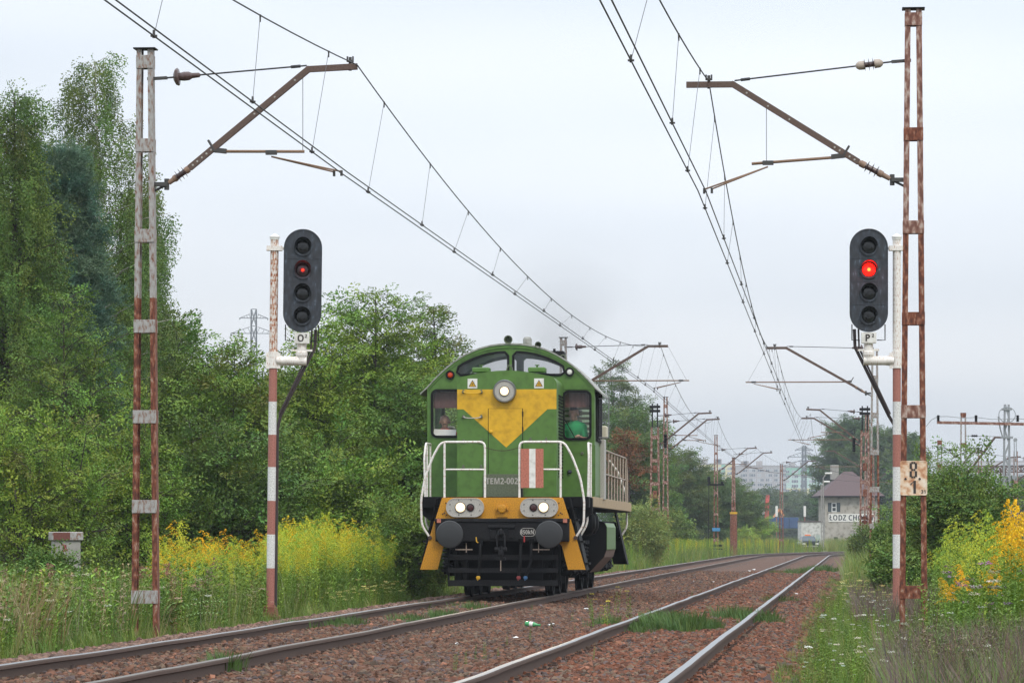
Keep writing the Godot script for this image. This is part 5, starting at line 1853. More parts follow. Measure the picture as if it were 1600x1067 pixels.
# one tree or bush, grown as stems > limbs > branchlets that carry leafy twigs
# kind: broad (one trunk), bush (many stems from the ground), birch (hanging twigs), pine
func make_tree(called: String, label: String, cat: String, px: float, z: float, py_top: float, w_px: float, col: Color, p := {}) -> void:
	rng.seed = hash(label) + int(px * 7 + z)
	col = Color(col.r * GAIN.x, col.g * GAIN.y, col.b * GAIN.z)
	var s := F / z
	var base := GP(px, z)
	var h := CH + (HY - py_top) / s - GY
	var rx := w_px * 0.5 / s
	var t := thing(called, label, cat, base, 0.0, p.get("group", ""))
	var kind: String = p.get("kind", "bush" if called == "bush" else "broad")
	var low: float = p.get("low", 0.12)
	var lv: Array = p.get("spray", ["leaf_a", "leaf_b"])
	var sc: float = p.get("scale", 1.0)
	var step: float = p.get("step", 0.085) * sc      # spacing of twigs along a branchlet
	var limbs: int = p.get("limbs", 150 if kind != "bush" else 210)
	var tr: float = p.get("trunk", 0.014 * h)
	var xf := {}
	var co := {}
	for q in lv: xf[q] = []; co[q] = []
	var wood := S()
	var put := func(at: Vector3, along: Vector3, tone: Color, size: float) -> void:
		if at.y < 0.03: return
		var q: String = lv[rng.randi() % lv.size()]
		var y := (along + rv() * 0.45).normalized()
		var up := (Vector3.UP + rv() * 0.85).normalized()
		if kind == "birch": up = rv()
		var x := y.cross(up).normalized()
		xf[q].append(Transform3D(Basis(x, y, x.cross(y)).scaled(Vector3.ONE * size * sc * rng.randf_range(0.75, 1.25)), at))
		co[q].append(jitter(tone, 0.18))
	# stems
	var stems := []
	if kind == "bush":
		for i in int(p.get("stems", 30)):
			var an := i * 2.4 + rng.randf()
			var out := sqrt(rng.randf()) * 0.98
			var top: float = h * (1.0 - p.get("round", 0.42) * out * out) * rng.randf_range(0.72, 1.0)
			if i < 2: top = h
			var e := Vector3(cos(an) * rx * out, top, sin(an) * rx * 0.9 * out)
			var b0 := Vector3(e.x * 0.25, -0.05, e.z * 0.25)
			stems.append([b0, b0.lerp(e, 0.45) + Vector3(e.x * 0.12, h * 0.06, e.z * 0.12), e])
	else:
		var lean := Vector3(rng.randf_range(-0.3, 0.3), 0, rng.randf_range(-0.3, 0.3)) * h * 0.10
		stems.append([Vector3(0, -0.1, 0), Vector3(lean.x * 0.4 + h * 0.012, h * 0.45, lean.z * 0.4), Vector3(lean.x, h * 0.97, lean.z)])
		if kind == "broad" and p.get("fork", true):
			for i in 2:
				var an := rng.randf() * TAU
				stems.append([Vector3(lean.x * 0.2, h * 0.25, 0), Vector3(cos(an) * rx * 0.35, h * 0.55, sin(an) * rx * 0.35), Vector3(cos(an) * rx * 0.6, h * rng.randf_range(0.75, 0.92), sin(an) * rx * 0.6)])
	var curve := func(c: Array, f: float) -> Vector3: return c[0].lerp(c[1], f).lerp(c[1].lerp(c[2], f), f)
	for q in stems:
		var pts := []
		var rad := []
		var r0 := tr if kind != "bush" else tr * 0.45
		for k in 9:
			pts.append(curve.call(q, k / 8.0)); rad.append(r0 * (1.0 - 0.9 * k / 8.0) * (0.6 if q != stems[0] else 1.0))
		tube(wood, pts, rad, 7, false)
	# limbs
	var per := limbs
	for i in per:
		var st: Array = stems[i % stems.size()] if kind == "bush" or (stems.size() > 1 and i % 2) else stems[0]
		var f := low + (1.0 - low) * (i + rng.randf()) / per
		if kind == "bush": f = 0.10 + 0.86 * pow(rng.randf(), 0.8)
		var a: Vector3 = curve.call(st, f)
		var fh := clampf(a.y / h, 0.0, 1.0)
		var an := i * 2.4 + rng.randf() * 0.9
		var prof := sin(PI * pow(clampf((fh - low * 0.5) / (1.0 - low * 0.5), 0.02, 0.97), p.get("belly", 0.75)))
		var reach: float = rx * (0.30 + 0.80 * prof) * rng.randf_range(0.40, 1.10)
		var rise := lerpf(0.25, 1.0, fh)
		if kind == "bush":
			reach = rx * rng.randf_range(0.22, 0.55); rise = rng.randf_range(0.3, 1.2)
		elif kind == "pine":
			reach = rx * (0.12 + 0.95 * pow(1.0 - fh, 0.55)) * rng.randf_range(0.5, 1.08); rise = 0.12
		elif kind == "birch": rise = 0.75
		var dir := Vector3(cos(an), 0, sin(an))
		var e := a + dir * reach + Vector3(0, reach * rise * 0.55, 0)
		if e.y > h * 1.02: e.y = h * rng.randf_range(0.94, 1.03)
		var mid := a.lerp(e, 0.5) + Vector3(0, reach * 0.10, 0)
		if kind == "pine": mid.y -= reach * 0.12
		var limb := [a, mid, e]
		var lr := maxf(0.010, tr * 0.34 * (1.0 - 0.8 * fh))
		tube(wood, [a, mid, e], [lr, lr * 0.6, lr * 0.2], 5, false)
		var tone := jitter(col, 0.20)
		if p.has("alt") and rng.randf() < p.get("alt_share", 0.2): tone = jitter(p.alt, 0.15)
		var nb := int(clampf(reach / (0.20 * sc), 3, p.get("branchlets", 10)))
		for j in nb + 1:
			var g := 0.25 + 0.75 * (j + rng.randf() * 0.6) / (nb + 1)
			var b0: Vector3 = curve.call(limb, minf(g, 1.0))
			var sd := 1.0 if j % 2 else -1.0
			var bl: float = reach * rng.randf_range(0.28, 0.50) * (1.15 - 0.6 * g)
			var bd := (dir * 0.75 + dir.cross(Vector3.UP) * sd * 0.9 + Vector3(0, rng.randf_range(-0.35, 0.85), 0)).normalized()
			if j == nb: bd = (dir + Vector3(0, rise * 0.5, 0)).normalized()
			if kind == "birch":
				bl = rng.randf_range(0.5, 1.5) * p.get("hang", 1.0)
				var swing := (dir * 0.35 + rv() * 0.25)
				var n := int(bl / (step * 1.25))
				for k in n:
					var u := (k + 0.5) / n
					put.call(b0 + swing * minf(u, 0.4) + Vector3(0, -bl * u * u, 0) + rv() * 0.05, Vector3(swing.x, -1.2 * u - 0.2, swing.z), tone, 0.9 - 0.25 * u)
				continue
			if kind == "pine":
				for k in 3:
					put.call(b0 + bd * bl * rng.randf() * 0.8 + rv() * 0.08, Vector3(bd.x, 0.7, bd.z), tone, 1.0)
				continue
			tube(wood, [b0, b0 + bd * bl], [0.008, 0.003], 3, false)
			var n := maxi(2, int(bl / step))
			for k in n:
				var u := (k + rng.randf()) / n
				var side := bd.cross(Vector3.UP) * (1.0 if k % 2 else -1.0) * 0.7
				put.call(b0 + bd * bl * u + Vector3(0, -0.10 * bl * u * u, 0), bd + side * (1.0 - 0.6 * u) + Vector3(0, -0.12, 0), tone, 1.1 - 0.35 * u)
	# leafy tips of the stems
	for q in stems:
		var tone := jitter(col, 0.15)
		for k in (14 if kind != "pine" else 8):
			var f := rng.randf_range(0.62, 1.0)
			var d: Vector3 = (q[2] - q[1]).normalized()
			put.call(curve.call(q, f), d + rv() * (1.1 - 0.8 * f) + Vector3.UP * 0.2, tone, 0.9)
	obj("trunk", wood, p.get("bark", M.bark), t)
	for q in lv:
		if xf[q]: scatter("crown", sprays[q], xf[q], co[q], p.get("leaf_mat", M.leaf), t)

const GAIN := Vector3(2.05, 1.68, 1.30)

func make_sprays() -> void:
	sprays.leaf_a = spray(101, 15, 0.34, 0.085, 0.054)
	sprays.leaf_b = spray(102, 17, 0.38, 0.078, 0.050)
	sprays.small_a = spray(103, 16, 0.28, 0.062, 0.040)
	sprays.small_b = spray(104, 18, 0.32, 0.058, 0.036)
	sprays.birch_a = spray(105, 18, 0.40, 0.064, 0.046, 0.5)
	sprays.birch_b = spray(106, 20, 0.46, 0.060, 0.043, 0.5)
	sprays.far_a = spray(107, 14, 0.95, 0.26, 0.17)
	sprays.far_b = spray(108, 16, 1.0, 0.24, 0.16)
	sprays.mid_a = spray(111, 15, 0.55, 0.14, 0.09)
	sprays.mid_b = spray(112, 17, 0.60, 0.13, 0.085)
	sprays.pine_a = needles(109, 110, 0.30)
	sprays.pine_b = needles(110, 110, 0.34)
	sprays.willow_a = spray(113, 18, 0.45, 0.11, 0.024)

func make_trees() -> void:
	make_sprays()
	var fresh := Color(0.100, 0.185, 0.030)
	var mid := Color(0.060, 0.125, 0.026)
	var dark := mid
	var pine := Color(0.040, 0.092, 0.074)
	var lime := Color(0.135, 0.225, 0.034)
	var B := ["leaf_a", "leaf_b"]
	var SM := ["small_a", "small_b"]
	var MD := ["mid_a", "mid_b"]
	var FR := ["far_a", "far_b"]
	var g := "trees of the wood beside the line"
	# the wood beside the line, tallest at the picture's edge
	make_tree("birch_tree", "tall weeping birch with a white trunk rising behind the blue green pine", "tree", 156, 101, 70, 215, Color(0.054, 0.106, 0.029), {"kind": "birch", "low": 0.30, "limbs": 74, "branchlets": 8, "hang": 1.4, "spray": ["birch_a", "birch_b"], "bark": M.birch_bark, "trunk": 0.13, "group": g})
	make_tree("birch_tree", "dense dark birch leaning out beside the grey and rust mast", "tree", 236, 110, 275, 92, Color(0.054, 0.106, 0.028), {"kind": "birch", "low": 0.08, "limbs": 105, "branchlets": 10, "hang": 1.2, "spray": ["birch_a", "birch_b"], "bark": M.birch_bark, "trunk": 0.09, "group": g})
	make_tree("pine_tree", "blue green pine in front of the weeping birch", "tree", 112, 97, 225, 215, pine, {"kind": "pine", "low": 0.06, "limbs": 210, "branchlets": 16, "spray": ["pine_a", "pine_b"], "leaf_mat": M.leaf_thick, "scale": 1.2, "group": g})
	make_tree("broadleaf_tree", "tall hanging leaved tree whose crown stands over the bush by the cabinet", "tree", 8, 94, 125, 190, Color(0.052, 0.104, 0.025), {"low": 0.12, "limbs": 190, "branchlets": 11, "hang": 1.1, "spray": ["birch_a", "birch_b", "small_a"], "kind": "birch", "alt": Color(0.11, 0.13, 0.03), "alt_share": 0.06, "group": g})
	make_tree("broadleaf_tree", "slender pale leaved tree rising beyond the tall hanging leaved crown", "tree", -40, 118, 10, 130, mid, {"low": 0.35, "spray": SM, "kind": "birch", "group": g})
	make_tree("broadleaf_tree", "tall full tree closing the gap between the edge crown and the pine", "tree", 66, 114, 205, 190, mid, {"low": 0.05, "limbs": 210, "spray": B, "group": g})
	make_tree("broadleaf_tree", "leafy tree behind the weeping birch trunk", "tree", 196, 116, 300, 150, mid, {"low": 0.05, "limbs": 190, "spray": B, "group": g})
	make_tree("broadleaf_tree", "round small leaved tree below the pine", "tree", 95, 84, 452, 210, dark, {"low": 0.1, "spray": SM, "group": g})
	make_tree("broadleaf_tree", "dense leafy tree between the pine and the pylon", "tree", 275, 104, 500, 190, dark, {"low": 0.05, "spray": B, "group": g})
	make_tree("broadleaf_tree", "yellow green tree under the distant lattice pylon", "tree", 372, 98, 538, 200, Color(0.075, 0.145, 0.028), {"low": 0.06, "spray": B, "alt": Color(0.14, 0.16, 0.03), "alt_share": 0.16, "group": g})
	make_tree("broadleaf_tree", "fresh green tree with dark forked limbs behind the O2 signal", "tree", 585, 107, 455, 240, Color(0.088, 0.170, 0.028), {"low": 0.10, "spray": B, "trunk": 0.13, "alt": lime, "alt_share": 0.3, "group": g})
	make_tree("broadleaf_tree", "thin topped tree close to the locomotive roof", "tree", 688, 119, 468, 120, Color(0.062, 0.120, 0.030), {"low": 0.08, "spray": B, "alt": Color(0.16, 0.15, 0.04), "alt_share": 0.12, "group": g})
	make_tree("broadleaf_tree", "bright tree peering out from behind the O2 signal head", "tree", 492, 101, 500, 150, Color(0.090, 0.170, 0.028), {"low": 0.05, "spray": B, "group": g})
	make_tree("broadleaf_tree", "deep green tree beside the cab of the locomotive", "tree", 640, 99, 585, 180, mid, {"low": 0.03, "spray": B, "group": g})
	# a darker row of the wood behind, seen through the gaps
	var n := 0
	for q in [[-30, 300], [70, 330], [190, 420], [300, 545], [420, 560], [510, 560], [610, 530], [700, 560]]:
		make_tree("broadleaf_tree", "dense back row tree " + ["at the outer end of the wood", "behind the tall hanging leaved crown", "behind the pine and the birch", "behind the dense leafy tree by the pylon", "behind the yellow green tree", "behind the O2 signal head", "behind the forked fresh green tree", "behind the thin topped tree"][n], "tree", q[0], 128 + (n % 3) * 5, q[1] + 30, 210, dark, {"low": 0.02, "spray": MD, "step": 0.15, "limbs": 120, "group": "back row of the wood"})
		n += 1
	# bushes in front of the wood
	var bg := "bushes at the foot of the wood"
	make_tree("bush", "large fresh green bush half covering the graffiti cabinet", "bush", 58, 72, 596, 250, Color(0.090, 0.165, 0.030), {"low": 0.0, "spray": SM, "alt": Color(0.17, 0.20, 0.05), "alt_share": 0.14, "group": bg})
	make_tree("bush", "leafy bush crossed by the lower part of the grey and rust mast", "bush", 196, 76, 600, 170, Color(0.078, 0.150, 0.028), {"low": 0.0, "spray": SM, "group": bg})
	make_tree("bush", "dark spreading bush behind the goldenrod, next to the banded post", "bush", 345, 84, 655, 230, Color(0.050, 0.105, 0.026), {"low": 0.0, "spray": B, "alt": Color(0.11, 0.16, 0.03), "alt_share": 0.2, "group": bg})
	make_tree("bush", "broad bush between the banded post and the forked tree", "bush", 470, 89, 650, 170, Color(0.052, 0.110, 0.026), {"low": 0.0, "spray": B, "group": bg})
	make_tree("bush", "pale bush behind the tallest goldenrod", "bush", 560, 86, 685, 170, Color(0.088, 0.165, 0.032), {"low": 0.0, "spray": B, "alt": lime, "alt_share": 0.2, "group": bg})
	make_tree("bush", "low bush beside the front step plate of the locomotive", "bush", 622, 83.5, 775, 120, Color(0.080, 0.150, 0.036), {"low": 0.0, "spray": SM, "group": bg})
	make_tree("bush", "small bush creeping towards the rail at the locomotive's wheels", "bush", 655, 88, 800, 90, Color(0.070, 0.135, 0.034), {"low": 0.0, "spray": SM, "group": bg})
	make_tree("bush", "brambles in front of the graffiti cabinet", "bush", 70, 62, 868, 80, Color(0.050, 0.110, 0.030), {"low": 0.0, "spray": SM, "group": bg})
	# beyond the locomotive
	var fg := "trees beyond the locomotive"
	make_tree("broadleaf_tree", "tall hazy tree rising behind the locomotive cab", "tree", 962, 300, 566, 110, Color(0.045, 0.090, 0.035), {"low": 0.1, "spray": MD, "step": 0.13, "limbs": 130, "group": fg})
	make_tree("broadleaf_tree", "tree behind the walkway railing of the locomotive", "tree", 985, 250, 640, 120, Color(0.052, 0.105, 0.035), {"low": 0.02, "spray": MD, "step": 0.13, "limbs": 130, "group": fg})
	make_tree("broadleaf_tree", "small tree with rust red leaves beside the locomotive", "tree", 984, 189, 672, 62, Color(0.085, 0.045, 0.026), {"low": 0.58, "limbs": 34, "branchlets": 5, "spray": B, "scale": 1.2, "group": fg})
	make_tree("broadleaf_tree", "slim green tree leaning on the slim rusty mast", "tree", 1026, 300, 660, 70, mid, {"low": 0.02, "spray": MD, "step": 0.13, "limbs": 130, "group": fg})
	make_tree("broadleaf_tree", "grey green crown behind the slim rusty mast", "tree", 1062, 335, 706, 110, Color(0.056, 0.100, 0.040), {"low": 0.02, "spray": MD, "step": 0.13, "limbs": 130, "group": fg})
	make_tree("broadleaf_tree", "dark round tree behind the mast with the blue plate", "tree", 1100, 355, 742, 120, Color(0.040, 0.085, 0.030), {"low": 0.02, "spray": MD, "step": 0.13, "limbs": 130, "group": fg})
	make_tree("broadleaf_tree", "dark tree standing before the grey apartment block", "tree", 1142, 380, 752, 90, Color(0.045, 0.090, 0.030), {"low": 0.02, "spray": MD, "step": 0.13, "limbs": 130, "group": fg})
	make_tree("bush", "silvery willow bush at the end of the locomotive", "bush", 1006, 178, 788, 70, Color(0.120, 0.180, 0.070), {"low": 0.0, "spray": ["willow_a", "small_a"], "scale": 1.4, "group": fg})
	make_tree("bush", "round bush behind the anchor mast's foot", "bush", 1052, 292, 800, 60, Color(0.080, 0.140, 0.035), {"low": 0.0, "spray": MD, "step": 0.13, "limbs": 130, "group": fg})
	make_tree("bush", "light green bush behind the mast with the white plate", "bush", 1172, 395, 812, 92, Color(0.105, 0.190, 0.035), {"low": 0.0, "spray": MD, "step": 0.13, "limbs": 130, "group": fg})
	make_tree("bush", "yellow green bush next to the mast with the concrete foot", "bush", 1150, 375, 828, 60, Color(0.115, 0.190, 0.035), {"low": 0.0, "spray": MD, "step": 0.13, "limbs": 130, "group": fg})
	# the far belt of trees below the apartment blocks, the big trees behind the signal box
	var hg := "far trees below the apartment blocks"
	n = 0
	for q in [[1168, 772, 60], [1196, 764, 50], [1222, 772, 60], [1248, 768, 55], [1274, 776, 50], [1150, 790, 50], [1210, 790, 60], [1262, 792, 60], [1300, 770, 60]]:
		make_tree("broadleaf_tree", "hazy far tree " + ["below the grey block's near corner", "behind the red crane", "below the middle of the grey block", "below the mint green block", "below the pale yellow floors of the mint block", "beside the light green bush", "behind the white topped posts", "behind the white garage", "just beyond the signal box chimney"][n], "tree", q[0], 760 + 25 * (n % 4), q[1], q[2], Color(0.042, 0.080, 0.036), {"low": 0.0, "spray": FR, "step": 0.25, "limbs": 70, "scale": 1.3, "group": hg})
		n += 1
	var bx_ := "big trees behind the signal box"
	make_tree("broadleaf_tree", "big round tree directly behind the signal box roof", "tree", 1345, 560, 655, 125, Color(0.040, 0.088, 0.034), {"low": 0.0, "spray": FR, "step": 0.18, "limbs": 230, "belly": 0.62, "group": bx_})
	make_tree("broadleaf_tree", "big tree behind the anchor mast and the signal box", "tree", 1378, 545, 672, 100, Color(0.042, 0.090, 0.034), {"low": 0.0, "spray": FR, "step": 0.18, "limbs": 230, "belly": 0.62, "group": bx_})
	make_tree("broadleaf_tree", "tree framed by the legs of the 8 over 1 mast", "tree", 1425, 530, 678, 66, Color(0.042, 0.088, 0.032), {"low": 0.0, "spray": FR, "step": 0.18, "limbs": 230, "belly": 0.62, "group": bx_})
	make_tree("broadleaf_tree", "hazy dark trees behind the grey lattice mast", "tree", 1596, 480, 752, 70, Color(0.045, 0.080, 0.038), {"low": 0.0, "spray": FR, "step": 0.18, "limbs": 230, "belly": 0.62, "group": bx_})
	n = 0
	for q in [[1455, 792, 70], [1500, 786, 80], [1545, 790, 80], [1580, 782, 70], [1620, 770, 90]]:
		make_tree("broadleaf_tree", "hazy tree " + ["behind the bush next to the 8 over 1 plate", "behind the big upright bush", "below the truss gantry", "behind the grey lattice mast's foot", "at the far end of the yard"][n], "tree", q[0], 620 + 30 * n, q[1], q[2], Color(0.045, 0.082, 0.036), {"low": 0.0, "spray": FR, "step": 0.25, "limbs": 70, "scale": 1.3, "group": "hazy trees behind the yard"})
		n += 1
	# bushes on the 8 over 1 mast's side
	var rg_ := "bushes behind the 8 over 1 mast"
	make_tree("bush", "big upright bush of glossy leaves beside the 8 over 1 plate", "bush", 1500, 79, 697, 160, Color(0.072, 0.140, 0.040), {"low": 0.0, "stems": 48, "limbs": 460, "round": 0.30, "spray": SM, "alt": Color(0.13, 0.21, 0.05), "alt_share": 0.18, "group": rg_})
	make_tree("bush", "bush in the gap between the mast legs below the 8 over 1 plate", "bush", 1450, 84, 760, 90, Color(0.062, 0.125, 0.038), {"limbs": 300, "low": 0.0, "spray": SM, "group": rg_})
	make_tree("bush", "bush climbing the foot of the pale topped mast", "bush", 1392, 100, 800, 46, Color(0.075, 0.145, 0.042), {"low": 0.0, "spray": SM, "group": rg_})
	make_tree("bush", "low bush spreading below the P2 signal", "bush", 1402, 76, 858, 56, Color(0.062, 0.125, 0.036), {"low": 0.0, "spray": SM, "group": rg_})
	make_tree("bush", "twiggy bush overgrowing the thick anchor mast", "bush", 1352, 170, 826, 34, Color(0.070, 0.120, 0.040), {"low": 0.0, "spray": SM, "scale": 1.3, "group": rg_})
	make_tree("bush", "small light bush in front of the grey lattice mast", "bush", 1558, 90, 775, 36, Color(0.10, 0.18, 0.045), {"low": 0.0, "spray": SM, "group": rg_})

# --- herbs
func grass_tuft(seed_: int, n: int, h: float, w: float, spread: float) -> ArrayMesh:
	rng.seed = seed_
	var st := S()
	for i in n:
		var a := rng.randf() * TAU
		var o := Vector3(cos(a), 0, sin(a)) * rng.randf() * spread
		var d := Vector3(cos(a) * rng.randf_range(0.05, 0.45), 1.0, sin(a) * rng.randf_range(0.05, 0.45)).normalized()
		var l := h * rng.randf_range(0.5, 1.1)
		var s := Vector3(-sin(a + 0.8), 0, cos(a + 0.8)) * w * 0.5
		var m := o + d * l * 0.55
		var e := o + d * l + Vector3(d.x, -0.25, d.z) * l * 0.3
		tri(st, o - s, o + s, m + s * 0.8); tri(st, o - s, m + s * 0.8, m - s * 0.8); tri(st, m - s * 0.8, m + s * 0.8, e)
	st.generate_normals()
	return st.commit()

# a stem with narrow leaves (goldenrod and its like); the plume is a mesh of its own so that it can have its own colour
func herb(seed_: int, h: float, n: int, ll: float, lw: float) -> ArrayMesh:
	rng.seed = seed_
	var st := S()
	for q in 3:
		var o := Vector3(rng.randfn(), 0, rng.randfn()) * 0.05
		var top := o + Vector3(rng.randfn() * 0.06, h * rng.randf_range(0.8, 1.0), rng.randfn() * 0.06)
		tube(st, [o, o.lerp(top, 0.5) + rv() * 0.01, top], [0.005, 0.004, 0.002], 3, false)
		for i in n:
			var f := (i + rng.randf()) / n
			var p := o.lerp(top, 0.08 + 0.92 * f)
			var a := i * 2.4 + rng.randf()
			leaf(st, p, Vector3(cos(a), 0.55, sin(a)).normalized(), Vector3(-cos(a) * 0.5, 1, -sin(a) * 0.5).normalized(), ll * (1.1 - 0.5 * f) * rng.randf_range(0.7, 1.2), lw)
	st.generate_normals()
	return st.commit()

func plume(seed_: int, size: float, n: int) -> ArrayMesh:
	rng.seed = seed_
	var st := S()
	for b in 9:
		var a := b * 2.4
		var f := b / 9.0
		var o := Vector3(0, size * 0.75 * f, 0)
		var d := Vector3(cos(a), 0.55, sin(a)).normalized()
		var len := size * (0.55 - 0.35 * f)
		for i in n:
			var t := (i + rng.randf()) / n
			var p := o + d * len * t + Vector3(0, -len * t * t * 0.45, 0) + rv() * 0.012
			leaf(st, p, (Vector3.UP + rv() * 0.8).normalized(), rv(), 0.022, 0.014)
	st.generate_normals()
	return st.commit()

func plume_loose(seed_: int, size: float, n: int) -> ArrayMesh:
	# a drooping one-sided panicle
	rng.seed = seed_
	var st := S()
	for b in 12:
		var a := rng.randfn() * 0.9
		var f := b / 12.0
		var o := Vector3(size * 0.25 * f * f, size * 0.9 * f, 0)
		var d := Vector3(cos(a), 0.5, sin(a)).normalized()
		var len := size * (0.62 - 0.42 * f)
		for i in n:
			var t := (i + rng.randf()) / n
			var p := o + d * len * t + Vector3(0, -len * t * t * 0.6, 0) + rv() * 0.010
			leaf(st, p, (Vector3.UP + rv() * 0.7).normalized(), rv(), 0.024, 0.015)
	st.generate_normals()
	return st.commit()

func umbel(seed_: int, h: float, r: float, n: int) -> ArrayMesh:
	rng.seed = seed_
	var st := S()
	for i in n:
		var a := i * 2.4
		var q := r * sqrt((i + 0.5) / n)
		var p := Vector3(cos(a) * q, h + rng.randfn() * 0.008, sin(a) * q)
		leaf(st, p, Vector3(cos(a), 0.15, sin(a)).normalized(), Vector3.UP, 0.028, 0.026)
	st.generate_normals()
	return st.commit()

# side -1: beside the locomotive track; +1: the other side. a..b metres out from that track's centre
func sow(called: String, label: String, mesh: Mesh, side: int, a: float, b: float, z0: float, z1: float, count: int, sc0: float, sc1: float, cols: Array, m: Material, seed_: int, patch := 0.0, y_off := 0.0, cut := 0.0) -> void:
	rng.seed = seed_
	var xf := []
	var co := []
	var n := FastNoiseLite.new()
	n.seed = seed_
	n.frequency = 0.28
	var tries := 0
	while xf.size() < count and tries < count * 6:
		tries += 1
		# spread so that each depth gets its share of the picture
		var z := z0 * pow(z1 / z0, rng.randf())
		var o := (OL if side < 0 else OR) + side * lerpf(a, b, rng.randf())
		var p := T(o, z)
		if patch > 0.0 and n.get_noise_2d(p.x, p.z) < cut + rng.randfn() * (1.0 - patch) * 0.3: continue
		p.y = ground_y(p.x, -p.z) - 0.01 + y_off
		if absf(o - (OL if side < 0 else OR)) < 2.5: p.y = maxf(p.y, bed_y(o) - 0.02 + y_off)
		var b_ := Basis(Vector3.UP, rng.randf() * TAU).rotated(Vector3.RIGHT, rng.randfn() * 0.08)
		xf.append(Transform3D(b_.scaled(Vector3.ONE * rng.randf_range(sc0, sc1)), p))
		var c: Color = cols[rng.randi() % cols.size()]
		co.append(jitter(c, 0.22))
	tag(scatter(called, mesh, xf, co, m), label, called.replace("_", " "), "", "stuff")

# stems and their flower heads share positions
func sow_flowers(called: String, label: String, stem: Mesh, head: Mesh, spots: Array, stem_cols: Array, head_cols: Array, seed_: int, head_y: float) -> void:
	rng.seed = seed_
	var xs := []; var cs := []; var xh := []; var chh := []
	for q in spots:
		var p: Vector3 = q[0]
		var sc: float = q[1]
		var b := Basis(Vector3.UP, rng.randf() * TAU).rotated(Vector3.RIGHT, rng.randfn() * 0.10).scaled(Vector3.ONE * sc)
		xs.append(Transform3D(b, p)); cs.append(jitter(stem_cols[rng.randi() % stem_cols.size()], 0.2))
		if rng.randf() < q[2]:
			xh.append(Transform3D(b, p + b * Vector3(0, head_y, 0))); chh.append(jitter(head_cols[rng.randi() % head_cols.size()], 0.2))
	var t := thing(called, label, called.replace("_", " "))
	t.set_meta("kind", "stuff")
	scatter("stems", stem, xs, cs, M.leaf, t)
	if xh: scatter("flower_heads", head, xh, chh, M.petal, t)

func spots_of(side: int, a: float, b: float, z0: float, z1: float, count: int, s0: float, s1: float, share: float, seed_: int, px0 := -999.0, px1 := 9999.0, patchy := false) -> Array:
	rng.seed = seed_
	var out := []
	var fn := FastNoiseLite.new()
	fn.seed = seed_
	fn.frequency = 0.35
	for i in count:
		var z := z0 * pow(z1 / z0, rng.randf())
		var o := (OL if side < 0 else OR) + side * lerpf(a, b, rng.randf())
		var p := T(o, z)
		p.y = ground_y(p.x, -p.z) - 0.01
		var at_px := 800.0 - p.x / p.z * F
		if at_px < px0 or at_px > px1: continue
		if patchy and fn.get_noise_2d(p.x, p.z) < 0.03 + rng.randfn() * 0.06: continue
		var dip := 1.0 + 0.42 * fn.get_noise_2d(p.x * 1.7 + 40.0, p.z * 1.7)
		out.append([p, rng.randf_range(s0, s1) * dip, share])
	return out

